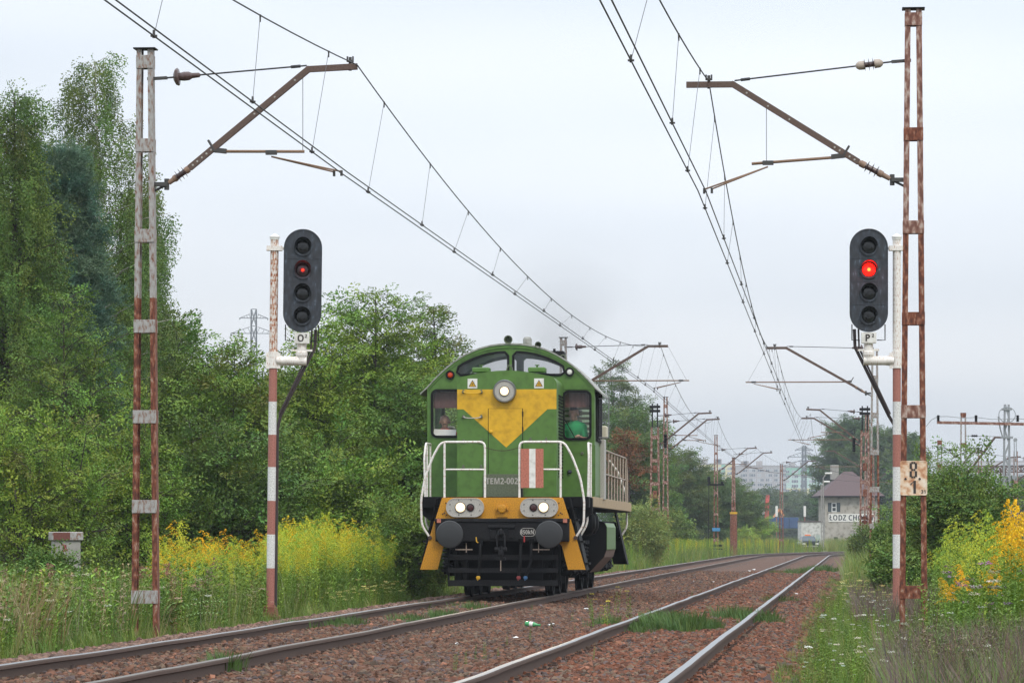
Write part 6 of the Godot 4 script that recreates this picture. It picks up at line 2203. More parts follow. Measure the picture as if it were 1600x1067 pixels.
func make_herbs() -> void:
	var gr := [Color(0.13, 0.21, 0.04), Color(0.17, 0.25, 0.05), Color(0.10, 0.17, 0.035), Color(0.24, 0.26, 0.09)]
	var dry := [Color(0.34, 0.25, 0.13), Color(0.27, 0.18, 0.10), Color(0.40, 0.32, 0.18)]
	var gold := [Color(0.72, 0.42, 0.012), Color(0.80, 0.50, 0.015), Color(0.66, 0.36, 0.010)]
	var limey := [Color(0.38, 0.46, 0.042), Color(0.28, 0.40, 0.045), Color(0.48, 0.48, 0.036), Color(0.24, 0.36, 0.045), Color(0.58, 0.47, 0.022)]
	var weed := [Color(0.17, 0.28, 0.036), Color(0.21, 0.32, 0.042), Color(0.14, 0.24, 0.040)]
	var t1 := grass_tuft(201, 16, 0.5, 0.010, 0.10)
	var t2 := grass_tuft(202, 10, 0.85, 0.013, 0.11)
	var t3 := grass_tuft(203, 22, 0.16, 0.007, 0.07)
	var h1 := herb(204, 1.25, 26, 0.12, 0.020)
	var h2 := herb(205, 0.8, 17, 0.085, 0.024)
	var h3 := herb(211, 0.9, 13, 0.11, 0.034)
	var pl := plume_loose(206, 0.46, 13)
	var um := umbel(207, 0.0, 0.05, 26)
	# beside the locomotive track
	sow("meadow_grass", "tall green grass at the foot of the grey and rust mast", t2, -1, 2.5, 9.5, 34, 110, 2600, 0.7, 1.25, gr, M.leaf, 301)
	sow("meadow_grass", "short green grass along the ballast shoulder", t1, -1, 2.1, 5.0, 34, 120, 2900, 0.4, 0.9, gr, M.leaf, 302)
	sow("weeds", "leafy green weeds behind the ballast shoulder", h2, -1, 2.5, 8.5, 36, 100, 2600, 0.5, 1.35, weed + gr + dry.slice(0, 1), M.leaf, 303)
	sow("weeds", "broader leaved weeds in patches behind the ballast shoulder", h3, -1, 2.6, 8.5, 38, 90, 1100, 0.4, 1.25, weed, M.leaf, 363, 0.8, 0.0, 0.0)
	sow("dry_grass", "tan dry grass near the graffiti cabinet", t2, -1, 2.7, 5.5, 36, 46, 900, 0.8, 1.3, dry, M.leaf, 304, 0.8, 0.0, -0.05)
	sow_flowers("goldenrod", "rounded lime green and yellow goldenrod clump between the banded post and the locomotive", h1, pl, spots_of(-1, 2.7, 5.2, 64, 88, 2100, 0.58, 1.02, 0.95, 305, 425, 612), weed, limey, 306, 1.15)
	sow_flowers("goldenrod", "low patchy goldenrod among green weeds beside the grey and rust mast", h1, pl, spots_of(-1, 2.7, 6.5, 54, 80, 2000, 0.40, 0.92, 0.8, 355, 235, 440, true), weed, limey, 356, 1.15)
	sow_flowers("goldenrod", "fully orange yellow goldenrod plumes scattered round the banded post", h1, pl, spots_of(-1, 3.0, 6.0, 56, 84, 130, 0.45, 0.92, 1.0, 307, 240, 600), weed, gold, 308, 1.15)
	sow_flowers("white_clover", "pale flower heads among the grass at the grey and rust mast", h2, um, spots_of(-1, 2.3, 5.5, 38, 62, 260, 0.55, 1.0, 1.0, 309), weed, [Color(0.62, 0.60, 0.50), Color(0.55, 0.42, 0.34), Color(0.42, 0.28, 0.22)], 310, 0.78)
	sow_flowers("yellow_toadflax", "cream yellow flower spikes just beyond the ballast shoulder", h2, um, spots_of(-1, 2.1, 2.6, 68, 78, 70, 0.4, 0.7, 1.0, 311), weed, [Color(0.72, 0.66, 0.25)], 312, 0.78)
	sow_flowers("dock", "rusty brown seed heads standing in the grass at the grey and rust mast", h2, plume(209, 0.20, 14), spots_of(-1, 2.5, 5.5, 39, 60, 60, 0.7, 1.1, 1.0, 351), gr, [Color(0.24, 0.13, 0.09), Color(0.30, 0.18, 0.13)], 352, 0.74)
	sow("grass_stalks", "thin pale seeding grass stalks in the weeds by the grey and rust mast", grass_tuft(210, 5, 1.0, 0.006, 0.06), -1, 2.5, 7.0, 36, 70, 900, 0.7, 1.15, [Color(0.36, 0.34, 0.18), Color(0.28, 0.30, 0.14), Color(0.42, 0.36, 0.24)], M.leaf, 353)
	sow("meadow_grass", "green grass beyond the locomotive and along the bend", t2, -1, 2.2, 9.0, 110, 340, 3600, 0.9, 1.5, gr, M.leaf, 313)
	sow("weeds", "yellow green weeds beyond the locomotive", h1, -1, 2.6, 8.0, 150, 330, 1700, 0.8, 1.3, limey + weed, M.leaf, 314)
	# the other side
	sow("short_grass", "low green grass spreading from the ballast towards the 8 over 1 mast", t1, 1, 1.45, 3.4, 33, 130, 3000, 0.18, 0.42, gr, M.leaf, 320, 0.7, 0.0, -0.12)
	sow("short_grass", "green grass round the foot of the 8 over 1 mast", t1, 1, 2.0, 9.0, 30, 130, 4300, 0.25, 0.70, gr, M.leaf, 321)
	sow("weeds", "leafy weeds behind the 8 over 1 mast", h2, 1, 3.0, 9.0, 40, 110, 1900, 0.4, 1.15, weed + gr, M.leaf, 322)
	sow("weeds", "small leafy weeds at the edge of the empty track", h2, 1, 1.6, 3.2, 34, 80, 800, 0.2, 0.5, weed + gr, M.leaf, 323)
	sow("dry_stalks", "purplish brown dry stalks in front of the 8 over 1 mast", t2, 1, 2.45, 6.5, 27, 44, 3000, 0.45, 0.80, [Color(0.15, 0.105, 0.092), Color(0.19, 0.14, 0.12), Color(0.15, 0.17, 0.07), Color(0.11, 0.078, 0.074), Color(0.14, 0.20, 0.06)], M.leaf, 324, 0.6, 0.0, -0.15)
	sow("weeds", "withered leafy stems among the purplish stalks", h2, 1, 2.6, 6.5, 29, 46, 520, 0.4, 0.85, [Color(0.20, 0.14, 0.10), Color(0.16, 0.20, 0.06), Color(0.13, 0.10, 0.08)], M.leaf, 364)
	sow("dry_stalks", "brown dry stalks between the P2 signal and the rails", t2, 1, 2.2, 3.6, 58, 84, 420, 0.5, 0.85, [Color(0.12, 0.085, 0.07), Color(0.16, 0.12, 0.09)], M.leaf_thick, 325)
	sow_flowers("goldenrod", "lime green goldenrod behind the 8 over 1 mast", h1, pl, spots_of(1, 3.5, 9.0, 46, 80, 1000, 0.60, 1.0, 0.6, 326), weed, limey.slice(0, 4), 327, 1.15)
	var big := plume_loose(208, 0.44, 20)
	var gp := []
	rng.seed = 77
	# bright heads stand where the photograph shows them
	for q in [[1482, 925], [1490, 920], [1533, 916], [1546, 912], [1566, 890], [1575, 884], [1585, 896], [1576, 845], [1584, 832], [1592, 822], [1598, 838], [1590, 850], [1578, 858], [1596, 868], [1605, 850], [1610, 825], [1604, 875], [1615, 860], [1512, 908], [1555, 925]]:
		for k in 2:
			var z := rng.randf_range(45.0, 52.0)
			var p := P(q[0] + rng.randf_range(-8, 8), q[1] + rng.randf_range(-4, 8), z)
			var y := p.y
			p.y = ground_y(p.x, z)
			gp.append([p, (y - p.y) / 1.22, 1.0])
	sow_flowers("goldenrod", "deep yellow goldenrod plumes on the slope behind the 8 over 1 mast", h1, big, gp, weed, gold, 328, 1.12)
	sow_flowers("yarrow", "small white flowers in the grass along the empty track", h2, um, spots_of(1, 1.7, 5.5, 34, 70, 330, 0.25, 0.55, 1.0, 329), weed, [Color(0.78, 0.78, 0.72)], 330, 0.78)
	sow_flowers("thistle", "purple and white thistle heads behind the 8 over 1 mast", h2, um, spots_of(1, 3.4, 5.2, 44, 60, 90, 0.7, 1.25, 1.0, 331), weed, [Color(0.30, 0.10, 0.33), Color(0.38, 0.2, 0.40), Color(0.7, 0.68, 0.66)], 332, 0.78)
	sow_flowers("yellow_toadflax", "cream yellow flower spikes beside the empty track", h2, um, spots_of(1, 1.9, 3.2, 66, 92, 170, 0.35, 0.7, 1.0, 333), weed, [Color(0.66, 0.60, 0.24)], 334, 0.78)
	sow("meadow_grass", "green grass along the far bend and before the signal box", t2, 1, 2.0, 12.0, 110, 320, 3000, 0.8, 1.4, gr, M.leaf, 335)
	# field in front of the signal box: rows across the view
	rng.seed = 340
	var xf := []; var co := []
	for i in 5200:
		var z := rng.randf_range(330, 470)
		var p := GP(rng.randf_range(1130, 1420), z)
		var on := p.x - (SL * z + pow(z - 250.0, 2) / 960.0)
		if on > OL - 3.0 and on < OR + 4.0: continue
		var gx := 800.0 - p.x / p.z * F
		if gx > 1236.0 and gx < 1296.0 and z < 432.0: continue
		xf.append(Transform3D(Basis(Vector3.UP, rng.randf() * TAU).scaled(Vector3.ONE * rng.randf_range(1.0, 1.9)), p))
		co.append(jitter([Color(0.14, 0.21, 0.05), Color(0.19, 0.23, 0.06), Color(0.11, 0.18, 0.04), Color(0.26, 0.24, 0.08)][rng.randi() % 4], 0.2))
	tag(scatter("meadow_grass", t2, xf, co, M.leaf), "yellow green meadow in front of the signal box", "meadow grass", "", "stuff")
	# tufts between and beside the rails
	var tufts := [[1030, 985, 60, 0.30], [1065, 988, 70, 0.32], [1110, 985, 40, 0.22], [1150, 968, 40, 0.25], [1195, 975, 40, 0.25], [1000, 990, 30, 0.2], [945, 978, 14, 0.2], [1240, 897, 50, 0.2], [1262, 893, 40, 0.2], [1285, 893, 60, 0.3], [1225, 942, 20, 0.2], [345, 1052, 26, 0.25], [460, 986, 22, 0.2], [520, 983, 30, 0.2], [545, 982, 30, 0.2], [690, 968, 40, 0.2], [640, 975, 40, 0.2], [668, 955, 16, 0.2], [740, 955, 24, 0.2]]
	rng.seed = 341
	xf = []; co = []
	for q in tufts:
		var z: float = F * (CH + 0.17) / (q[1] - HY)
		for k in q[2]:
			var p := GP(q[0] + rng.randfn() * 14.0, z + rng.randfn() * z * 0.012, -0.17)
			xf.append(Transform3D(Basis(Vector3.UP, rng.randf() * TAU).scaled(Vector3.ONE * rng.randf_range(0.7, 1.4) * q[3] / 0.2), p))
			co.append(jitter(Color(0.075, 0.135, 0.035), 0.25))
	tag(scatter("grass_tufts", t3, xf, co, M.leaf), "tufts of short grass growing in the ballast between the rails", "grass tufts", "", "stuff")
	# yellow ragwort and small weeds in the ballast between the two tracks
	var rw := []
	rng.seed = 342
	for q in [[955, 945], [940, 955], [965, 938], [925, 950], [950, 960], [980, 948], [930, 962]]:
		var z: float = F * (CH + 0.18) / (q[1] + 22 - HY)
		rw.append([GP(q[0], z, -0.18), rng.randf_range(0.35, 0.6), 1.0])
	sow_flowers("ragwort", "yellow flowered weed standing in the ballast between the tracks", h2, um, rw, weed, [Color(0.75, 0.60, 0.05)], 343, 0.78)
	xf = []; co = []
	for q in [[710, 1048], [730, 1038], [740, 1030], [760, 1030], [780, 1025], [790, 1010], [826, 1000], [900, 985], [895, 970], [830, 955], [1080, 935], [1095, 925], [925, 1035], [860, 985], [1055, 930], [1118, 922]]:
		var z: float = F * (CH + 0.18) / (q[1] + 4 - HY)
		xf.append(Transform3D(Basis(Vector3.UP, rng.randf() * TAU).scaled(Vector3.ONE * rng.randf_range(0.16, 0.32)), GP(q[0], z, -0.19)))
		co.append(jitter(Color(0.13, 0.24, 0.05), 0.2))
	tag(scatter("weeds", h2, xf, co, M.leaf), "single small weeds sprouting from the ballast between the tracks", "weeds", "", "stuff")
	# a young tree of heaven with long feathered leaves beside the mast
	var t := thing("tree_of_heaven", "young plant with long feathered leaves beside the grey and rust mast", "plant", GP(262, 53.5))
	rng.seed = 345
	var st := S()
	tube(st, [Vector3(0, 0, 0), Vector3(0.02, 0.45, 0)], [0.012, 0.006], 5)
	obj("stem", st, mat(L(0.12, 0.16, 0.05), 0.8), t)
	for k in 8:
		var a := k * 2.4 + 0.4
		st = S()
		var d := Vector3(cos(a), 0.45 + 0.3 * rng.randf(), sin(a) * 0.7).normalized()
		var len := rng.randf_range(0.5, 0.85)
		for i in 13:
			var f := (i + 1) / 13.0
			var p := Vector3(0, 0.22 + 0.03 * k, 0) + d * len * f + Vector3(0, -0.28 * f * f * len, 0)
			for s in [-1.0, 1.0]:
				leaf(st, p, (d * 0.5 + d.cross(Vector3.UP).normalized() * s + Vector3.DOWN * 0.25).normalized(), Vector3.UP, 0.13 * (1.1 - 0.5 * f), 0.034)
		obj("feathered_leaf", st, mat(L(0.15, 0.26, 0.05), 0.6), t)

# ---------- buildings and far things ----------
func make_box_house() -> void:
	# signal box with a hipped roof
	var z := 470.0
	var s := F / z
	var at := GP(1331, z, GY)
	var t := thing("signal_box", "grey plastered signal box with a dark hipped roof and a white name board", "building", at, 0.06)
	var w := 83.0 / s / 2.0
	var he := CH + (HY - 775.0) / s - GY
	var ht := CH + (HY - 736.0) / s - GY
	var d := 5.5
	var st := S()
	var b := CSGCombiner3D.new()
	b.name = "wall"
	b.add_child(csg_box(Vector3(0, he / 2, -d / 2), Vector3(w * 2, he, d), CSGShape3D.OPERATION_UNION), true)
	var win := [[-w + 1.05, he - 1.30, 1.45, 1.05], [-w + 1.25, 1.1, 0.48, 0.75], [-w + 3.0, 0.95, 1.0, 0.95]]
	for q in win: b.add_child(csg_box(Vector3(q[0], q[1], 0), Vector3(q[2], q[3], 0.4), CSGShape3D.OPERATION_SUBTRACTION), true)
	for c in b.get_children(): c.material = M.plaster
	t.add_child(b, true)
	var ov := 0.75
	var rf := S()
	var e := [Vector3(-w - ov, he, ov), Vector3(w + ov, he, ov), Vector3(w + ov, he, -d - ov), Vector3(-w - ov, he, -d - ov)]
	var r0 := Vector3(-0.5, ht, -d / 2)
	var r1 := Vector3(0.5, ht, -d / 2)
	quad(rf, e[0], e[1], r1, r0); tri(rf, e[1], e[2], r1); quad(rf, e[2], e[3], r0, r1); tri(rf, e[3], e[0], r0)
	quad(rf, e[3], e[2], e[1], e[0])
	var roof := obj("roof", rf, M.tiles, t)
	st = S()
	for k in 4:
		bar(st, e[k] + Vector3(0, -0.06, 0), e[(k + 1) % 4] + Vector3(0, -0.06, 0), 0.12, 0.16)
	obj("eaves_board", st, M.dark, roof)
	st = S()
	cbx(st, Vector3(-1.5, ht - 0.1, -d * 0.6), Vector3(0.9, 1.7, 0.9), 0.03)
	obj("chimney", st, M.concrete, roof)
	# upper window: two shutters and a white casement
	var q0: Array = win[0]
	var fr := S()
	for x in [-0.24, 0.24]: bx(fr, Vector3(q0[0] + x, q0[1], -0.08), Vector3(0.09, q0[3], 0.08))
	for y in [-0.5, 0.0, 0.5]: bx(fr, Vector3(q0[0], q0[1] + y * 0.95, -0.075), Vector3(0.5, 0.09, 0.07))
	var wn := obj("window", fr, M.frame_white, t)
	st = S(); bx(st, Vector3(q0[0], q0[1], -0.12), Vector3(1.45, 1.05, 0.02)); obj("pane", st, M.window_dark, wn)
	for x in [-0.5, 0.5]:
		st = S(); cbx(st, Vector3(q0[0] + x, q0[1], -0.06), Vector3(0.42, 1.02, 0.06), 0.01); obj("shutter", st, M.shutter, wn)
	for q in win.slice(1):
		st = S(); bx(st, Vector3(q[0], q[1], -0.15), Vector3(q[2], q[3], 0.02)); obj("window", st, M.window_dark, t)
	st = S()
	var bw := 5.3
	cbx(st, Vector3(-w + 0.4 + bw / 2, CH + (HY - 809.0) / s - GY, 0.03), Vector3(bw, 0.92, 0.05), 0.01)
	var nb := obj("name_board", st, M.white, t)
	lettering("lettering", "ŁODZ CHOJNY", 0.62, mat(L(0.015, 0.025, 0.035), 0.6), nb, Vector3(-w + 0.42 + bw / 2, CH + (HY - 809.0) / s - GY, 0.058), false, 0.92)
	# white garage beside it
	var zg := 455.0
	var sg := F / zg
	var g := thing("garage", "low white garage next to the signal box", "building", GP(1269.5, zg), 0.06)
	var gw := 34.0 / sg
	var gh := CH + (HY - 815.5) / sg - GY
	st = S(); bx(st, Vector3(0, gh / 2, -1.5), Vector3(gw, gh, 3.0)); obj("wall", st, M.plaster_pale, g)
	st = S(); cbx(st, Vector3(0, gh + 0.05, -1.5), Vector3(gw + 0.12, 0.1, 3.2), 0.01); obj("roof", st, M.tiles, g)
	st = S(); cbx(st, Vector3(gw * 0.27, 1.02, 0.02), Vector3(0.46, 1.35, 0.05), 0.01); obj("door", st, mat(L(0.33, 0.40, 0.36), 0.6), g)
	st = S(); cbx(st, Vector3(-gw * 0.22, 0.9, 0.02), Vector3(1.0, 1.1, 0.05), 0.01); obj("shutter_door", st, M.concrete, g)

func make_car() -> void:
	var z := 425.0
	var t := thing("parked_car", "dark grey car with an orange beacon bar in front of the white garage", "car", GP(1267, z, GY + 0.05), 0.05)
	var body := mat(L(0.045, 0.055, 0.065), 0.25)
	var st := S()
	prism(st, pv([-0.88, 0.32, 0.88, 0.32, 0.90, 0.62, 0.86, 0.86, 0.80, 0.95, -0.80, 0.95, -0.86, 0.86, -0.90, 0.62]), -4.2, 0.0)
	obj("body", st, body, t)
	st = S()
	# cabin as a tapered block
	var lo := [Vector3(-0.80, 0.94, -0.95), Vector3(0.80, 0.94, -0.95), Vector3(0.80, 0.94, -3.8), Vector3(-0.80, 0.94, -3.8)]
	var hi := [Vector3(-0.60, 1.50, -1.65), Vector3(0.60, 1.50, -1.65), Vector3(0.60, 1.50, -3.5), Vector3(-0.60, 1.50, -3.5)]
	for k in 4: quad(st, lo[k], lo[(k + 1) % 4], hi[(k + 1) % 4], hi[k])
	quad(st, hi[0], hi[1], hi[2], hi[3])
	obj("cabin", st, body, t)
	st = S()
	var o := Vector3(0, 0.012, 0.015)
	quad(st, lo[0] + Vector3(0.1, 0.04, -0.03) + o, lo[1] + Vector3(-0.1, 0.04, -0.03) + o, hi[1] + Vector3(-0.06, -0.06, 0.07) + o, hi[0] + Vector3(0.06, -0.06, 0.07) + o)
	obj("windscreen", st, mat(L(0.07, 0.09, 0.10), 0.12), t)
	for s in [-1.0, 1.0]:
		st = S(); prism(st, rrect(s * 0.68 - 0.17, 0.60, s * 0.68 + 0.17, 0.80, 0.06), -0.02, 0.02); obj("headlight", st, M.white, t)
		st = S(); cbx(st, Vector3(s * 0.99, 0.99, -1.2), Vector3(0.18, 0.13, 0.10), 0.03); obj("mirror", st, body, t)
		for zz in [-0.8, -3.4]:
			st = S(); turned(st, Vector3(s * 0.70, 0.31, zz), Vector3(s, 0, 0), [[0.0, 0.0], [0.0, 0.31], [0.2, 0.31], [0.2, 0.2], [0.19, 0.0]], 16); obj("wheel", st, M.rubber, t)
	st = S(); cbx(st, Vector3(0, 0.68, 0.01), Vector3(0.9, 0.16, 0.04), 0.01); obj("grille", st, M.black, t)
	st = S(); cbx(st, Vector3(0, 0.45, 0.02), Vector3(1.5, 0.12, 0.05), 0.01); obj("bumper", st, M.lamp_plate, t)
	st = S(); cbx(st, Vector3(-0.05, 1.60, -2.0), Vector3(0.62, 0.13, 0.3), 0.03); obj("beacon_bar", st, mat(L(0.80, 0.16, 0.03), 0.4), t)

func make_block(label: String, px0: float, px1: float, py_top: float, z: float, bands: Array, seed_: int, cols: int) -> void:
	rng.seed = seed_
	var s := F / z
	var w := (px1 - px0) / s
	var h := CH + (HY - py_top) / s + 3.0
	var t := thing("apartment_block", label, "building", Vector3((px0 + px1) / 2.0 - 800.0, 0, 0) * (z / F) + Vector3(0, -3, -z), 0.0, "apartment blocks behind the far trees")
	# coloured storey bands as wall parts, butted end to end: [top, bottom] measured in pixels below the roof
	for b in bands:
		var st := S()
		var y1: float = h - b[0] / s
		var y0: float = maxf(0.0, h - b[1] / s)
		var x0: float = lerpf(-w / 2, w / 2, b[3]); var x1: float = lerpf(-w / 2, w / 2, b[4])
		bx(st, Vector3((x0 + x1) / 2, (y0 + y1) / 2, -6), Vector3(x1 - x0, y1 - y0, 12))
		obj("wall", st, mat(b[2], 0.9), t)
	var st := S()
	bx(st, Vector3(0, h + 0.3, -6), Vector3(w + 0.2, 0.6, 12.2))
	obj("roof_edge", st, mat(L(0.30, 0.28, 0.28), 0.9), t)
	for k in 3:
		st = S()
		bx(st, Vector3(rng.randf_range(-0.4, 0.4) * w, h + 1.6, -6), Vector3(w * rng.randf_range(0.06, 0.16), 2.2, 5))
		obj("roof_house", st, mat(L(0.34, 0.31, 0.30), 0.9), t)
	var frame := S()
	bx(frame, Vector3.ZERO, Vector3(1.75, 1.5, 0.10))
	frame.generate_normals()
	var fm := frame.commit()
	var pn := S()
	for x in [-0.42, 0.42]: bx(pn, Vector3(x, 0, 0.06), Vector3(0.72, 1.3, 0.05))
	pn.generate_normals()
	var pm := pn.commit()
	var white := mat(L(0.62, 0.62, 0.62), 0.7)
	var dk := mat(L(0.10, 0.12, 0.15), 0.2)
	var pale := mat(L(0.34, 0.36, 0.38), 0.3)
	for r in 7:
		for c in cols:
			if rng.randf() < 0.08: continue
			var o := obj("window", fm, white, t, Vector3(lerpf(-w / 2, w / 2, (c + 0.5 + 0.16 * (1 if c % 2 else -1)) / cols), h - 1.9 - r * 7.4 / s, 0.04))
			obj("pane", pm, dk if rng.randf() < 0.7 else pale, o)

func make_town() -> void:
	var z := 1950.0
	var yel := L(0.62, 0.55, 0.30)
	var pink := L(0.55, 0.33, 0.28)
	var gry := L(0.36, 0.34, 0.34)
	var grn := L(0.20, 0.46, 0.34)
	var mint := L(0.42, 0.58, 0.52)
	make_block("yellow apartment block with green and pink patches", 1072, 1149, 726, z, [[0, 28, yel, 0.0, 0.12], [0, 12, grn, 0.12, 0.22], [12, 28, yel, 0.12, 0.22], [0, 28, yel, 0.22, 0.72], [0, 12, grn, 0.72, 0.80], [12, 28, yel, 0.72, 0.80], [0, 28, yel, 0.80, 1.0], [28, 400, yel, 0.0, 0.45], [28, 400, pink, 0.45, 1.0]], 61, 11)
	make_block("long grey brown apartment block", 1150, 1228, 729, z, [[0, 400, gry, 0.0, 1.0]], 62, 12)
	make_block("mint green apartment block with pale yellow lower floors", 1229, 1290, 731, z, [[0, 11, grn, 0.0, 1.0], [11, 32, mint, 0.0, 1.0], [32, 400, yel, 0.0, 1.0]], 63, 9)
	make_block("pale apartment block behind the truss gantry", 1470, 1640, 722, z + 80, [[0, 400, L(0.46, 0.44, 0.44), 0.0, 1.0]], 64, 24)

func lattice(st: SurfaceTool, a: Vector3, b: Vector3, w0: float, w1: float, n: int, r: float, cross := true) -> void:
	# four-legged lattice between a and b
	var d := (b - a).normalized()
	var x := Vector3(1, 0, 0) if absf(d.y) > 0.5 else Vector3(0, 1, 0)
	var y := d.cross(x).normalized()
	var c := [[-1, -1], [1, -1], [1, 1], [-1, 1]]
	var at := func(k: int, f: float) -> Vector3:
		return a.lerp(b, f) + (x * c[k % 4][0] + y * c[k % 4][1]) * lerpf(w0, w1, f) * 0.5
	for k in 4: bar(st, at.call(k, 0.0), at.call(k, 1.0), r, r, Vector3.BACK)
	for i in n:
		var f0 := float(i) / n; var f1 := float(i + 1) / n
		for k in 4:
			bar(st, at.call(k, f0), at.call(k + 1, f1), r * 0.7, r * 0.7, Vector3.BACK)
			if cross: bar(st, at.call(k + 1, f0), at.call(k, f1), r * 0.7, r * 0.7, Vector3.BACK)
			bar(st, at.call(k, f1), at.call(k + 1, f1), r * 0.6, r * 0.6, Vector3.BACK)

func make_pylon(label: String, px: float, z: float, py_top: float, arms: Array, body_px: float) -> void:
	var s := F / z
	var h := CH + (HY - py_top) / s - GY
	var t := thing("power_pylon", label, "pylon", GP(px, z), 0.2, "lattice power pylons")
	var w := body_px / s
	var r := maxf(0.12, 1.1 / s)
	for sx in ([-0.5, 0.5] if body_px > 14 else [0.0]):
		var st := S()
		lattice(st, Vector3(sx * w, 0, 0), Vector3(sx * w, h, 0), w * (0.45 if body_px > 14 else 1.0), w * (0.3 if body_px > 14 else 0.6), 14, r)
		obj("tower", st, M.pylon, t)
	for q in arms:
		var st := S()
		var y: float = CH + (HY - q[0]) / s - GY
		var l: float = q[1] / s
		bar(st, Vector3(-l, y, 0), Vector3(l, y, 0), r, r)
		for e in [-1.0, 1.0]:
			bar(st, Vector3(e * l, y, 0), Vector3(e * w * 0.5, y + l * 0.28, 0), r * 0.8, r * 0.8)
			for k in 4: bar(st, Vector3(e * lerpf(w * 0.4, l, k / 4.0), y, 0), Vector3(e * lerpf(w * 0.4, l, (k + 0.5) / 4.0), y + l * 0.28 * (1.0 - (k + 0.5) / 4.0), 0), r * 0.5, r * 0.5)
			bar(st, Vector3(e * l, y, 0), Vector3(e * l, y - l * 0.12, 0), r * 1.3, r * 1.3)
		obj("crossarm", st, M.pylon, t)

func make_yard() -> void:
	# masts of the neighbouring lines
	var z := 118.0
	var s := F / z
	var t := thing("lattice_mast", "grey galvanised lattice mast with a long crossbar", "mast", GP(1574, z), 0.0, "masts of the yard")
	var h := CH + (HY - 632.0) / s - GY
	var st := S()
	for sx in [-1.0, 1.0]:
		bar(st, Vector3(sx * 0.13, 0, 0), Vector3(sx * 0.055, h, 0), 0.11, 0.05, Vector3(sx, 0, 0))
	obj("mast_leg", st, M.galva, t)
	st = S()
	for k in 14:
		var f := k / 14.0
		var g := (k + 1) / 14.0
		var e := 1.0 if k % 2 else -1.0
		bar(st, Vector3(e * lerpf(0.12, 0.05, f), h * f, 0.05), Vector3(-e * lerpf(0.12, 0.05, g), h * g, 0.05), 0.02, 0.05)
	obj("lattice_bar", st, M.galva, t)
	st = S()
	var yb := CH + (HY - 662.0) / s - GY
	bar(st, Vector3(-110.0 / s, yb + 0.03, 0.16), Vector3(60.0 / s, yb - 0.03, 0.16), 0.08, 0.08)
	obj("crossbar", st, M.mast_mix, t)
	for x in [-108.0, -49.0, 16.0]:
		st = S()
		ribbed(st, Vector3(x / s, yb + 0.05, 0.16), Vector3(x / s, yb + 0.24, 0.16), 0.035, 0.06, 3)
		obj("insulator", st, M.black, t)
	st = S()
	var loop := []
	for k in 25: loop.append(Vector3(0.0 + 0.24 * sin(TAU * k / 24.0), h - 0.30 + 0.22 * cos(TAU * k / 24.0), 0.1))
	tube(st, loop, 0.012, 5)
	tube(st, [Vector3(-0.26, h - 0.35, 0.12), Vector3(-0.20, h - 0.7, 0.1), Vector3(-0.12, h - 0.95, 0.05)], 0.02, 6)
	bx(st, Vector3(0, h - 0.95, 0), Vector3(0.34, 0.06, 0.2)); bx(st, Vector3(0, h - 0.14, 0.0), Vector3(0.28, 0.05, 0.2))
	obj("cable_loop", st, M.galva, t)
	st = S()
	for q in [[0.20, 0.05], [0.26, 0.09]]: tube(st, [Vector3(q[0], h - 1.0, 0.1), Vector3(q[0] + 0.02, h - 2.2, 0.1)], 0.012, 5)
	turned(st, Vector3(0.24, h - 1.02, 0.05), Vector3.BACK, [[0.0, 0.0], [0.0, 0.055], [0.06, 0.055], [0.06, 0.0]], 12)
	turned(st, Vector3(0.20, h - 2.1, 0.05), Vector3.BACK, [[0.0, 0.0], [0.0, 0.06], [0.06, 0.06], [0.06, 0.0]], 12)
	obj("pulley", st, M.galva, t)
	# cable over the crossbar
	var c := thing("feeder_cable", "thin grey cable looped over the crossbar of the grey lattice mast", "cable", Vector3.ZERO)
	var p := []
	var bz := z - 0.16
	for q in [[1448, 666], [1456, 656], [1466, 651], [1480, 650.5], [1505, 653], [1526, 652], [1550, 655], [1566, 655], [1590, 654], [1620, 656]]: p.append(P(q[0], q[1], bz))
	obj("wire", tube(S(), p, 0.010, 5), M.galva, c)
	# two plain twin masts
	for q in [[1506, 645, 150.0, 0.11, "pale twin channel mast behind the long crossbar"], [1469, 688, 178.0, 0.10, "short rusty mast above the big upright bush"]]:
		var zz: float = q[2]
		var sc: float = F / zz
		var m := thing("yard_mast", q[4], "mast", GP(q[0], zz), 0.0, "masts of the yard")
		var hh: float = CH + (HY - q[1]) / sc - GY
		for sx in [-1.0, 1.0]:
			st = S(); bar(st, Vector3(sx * 0.13, 0, 0), Vector3(sx * 0.075, hh, 0), 0.12, 0.045, Vector3(sx, 0, 0)); obj("mast_leg", st, M.mast_grey, m)
		for k in 6:
			st = S(); bx(st, Vector3(0, hh * (0.08 + 0.18 * k) , 0.066), Vector3(0.26 - 0.016 * k, 0.16, 0.012)); obj("batten_plate", st, M.mast_rust, m)
		st = S(); bx(st, Vector3(0, hh - 0.05, 0), Vector3(0.20, 0.1, 0.14)); obj("cap_plate", st, M.mast_rust, m)
		st = S()
		var ty: float = hh - (36.0 if q[0] > 1500 else 15.0) / sc
		tube(st, [Vector3(0.08, ty, 0), Vector3(60.0 / sc, ty - 0.03, 0)], 0.010, 5); obj("tie_wire", st, M.dropper, m)
		st = S(); ribbed(st, Vector3(0.3, ty, 0), Vector3(0.52, ty, 0), 0.03, 0.055, 3); obj("insulator", st, M.dark, m)
		st = S()
		var kx := 58.0 / sc
		var ky := CH + (HY - (683.5 if q[0] > 1500 else 707.0)) / sc - GY
		tube(st, [Vector3(0.1, ky - 60.0 / sc, 0), Vector3(kx - 0.2, ky, 0), Vector3(kx + 0.25, ky, 0)], 0.045, 6); obj("cantilever_arm", st, M.arm, m)
	# signal gantry of trusses
	var zg := 330.0
	var sg := F / zg
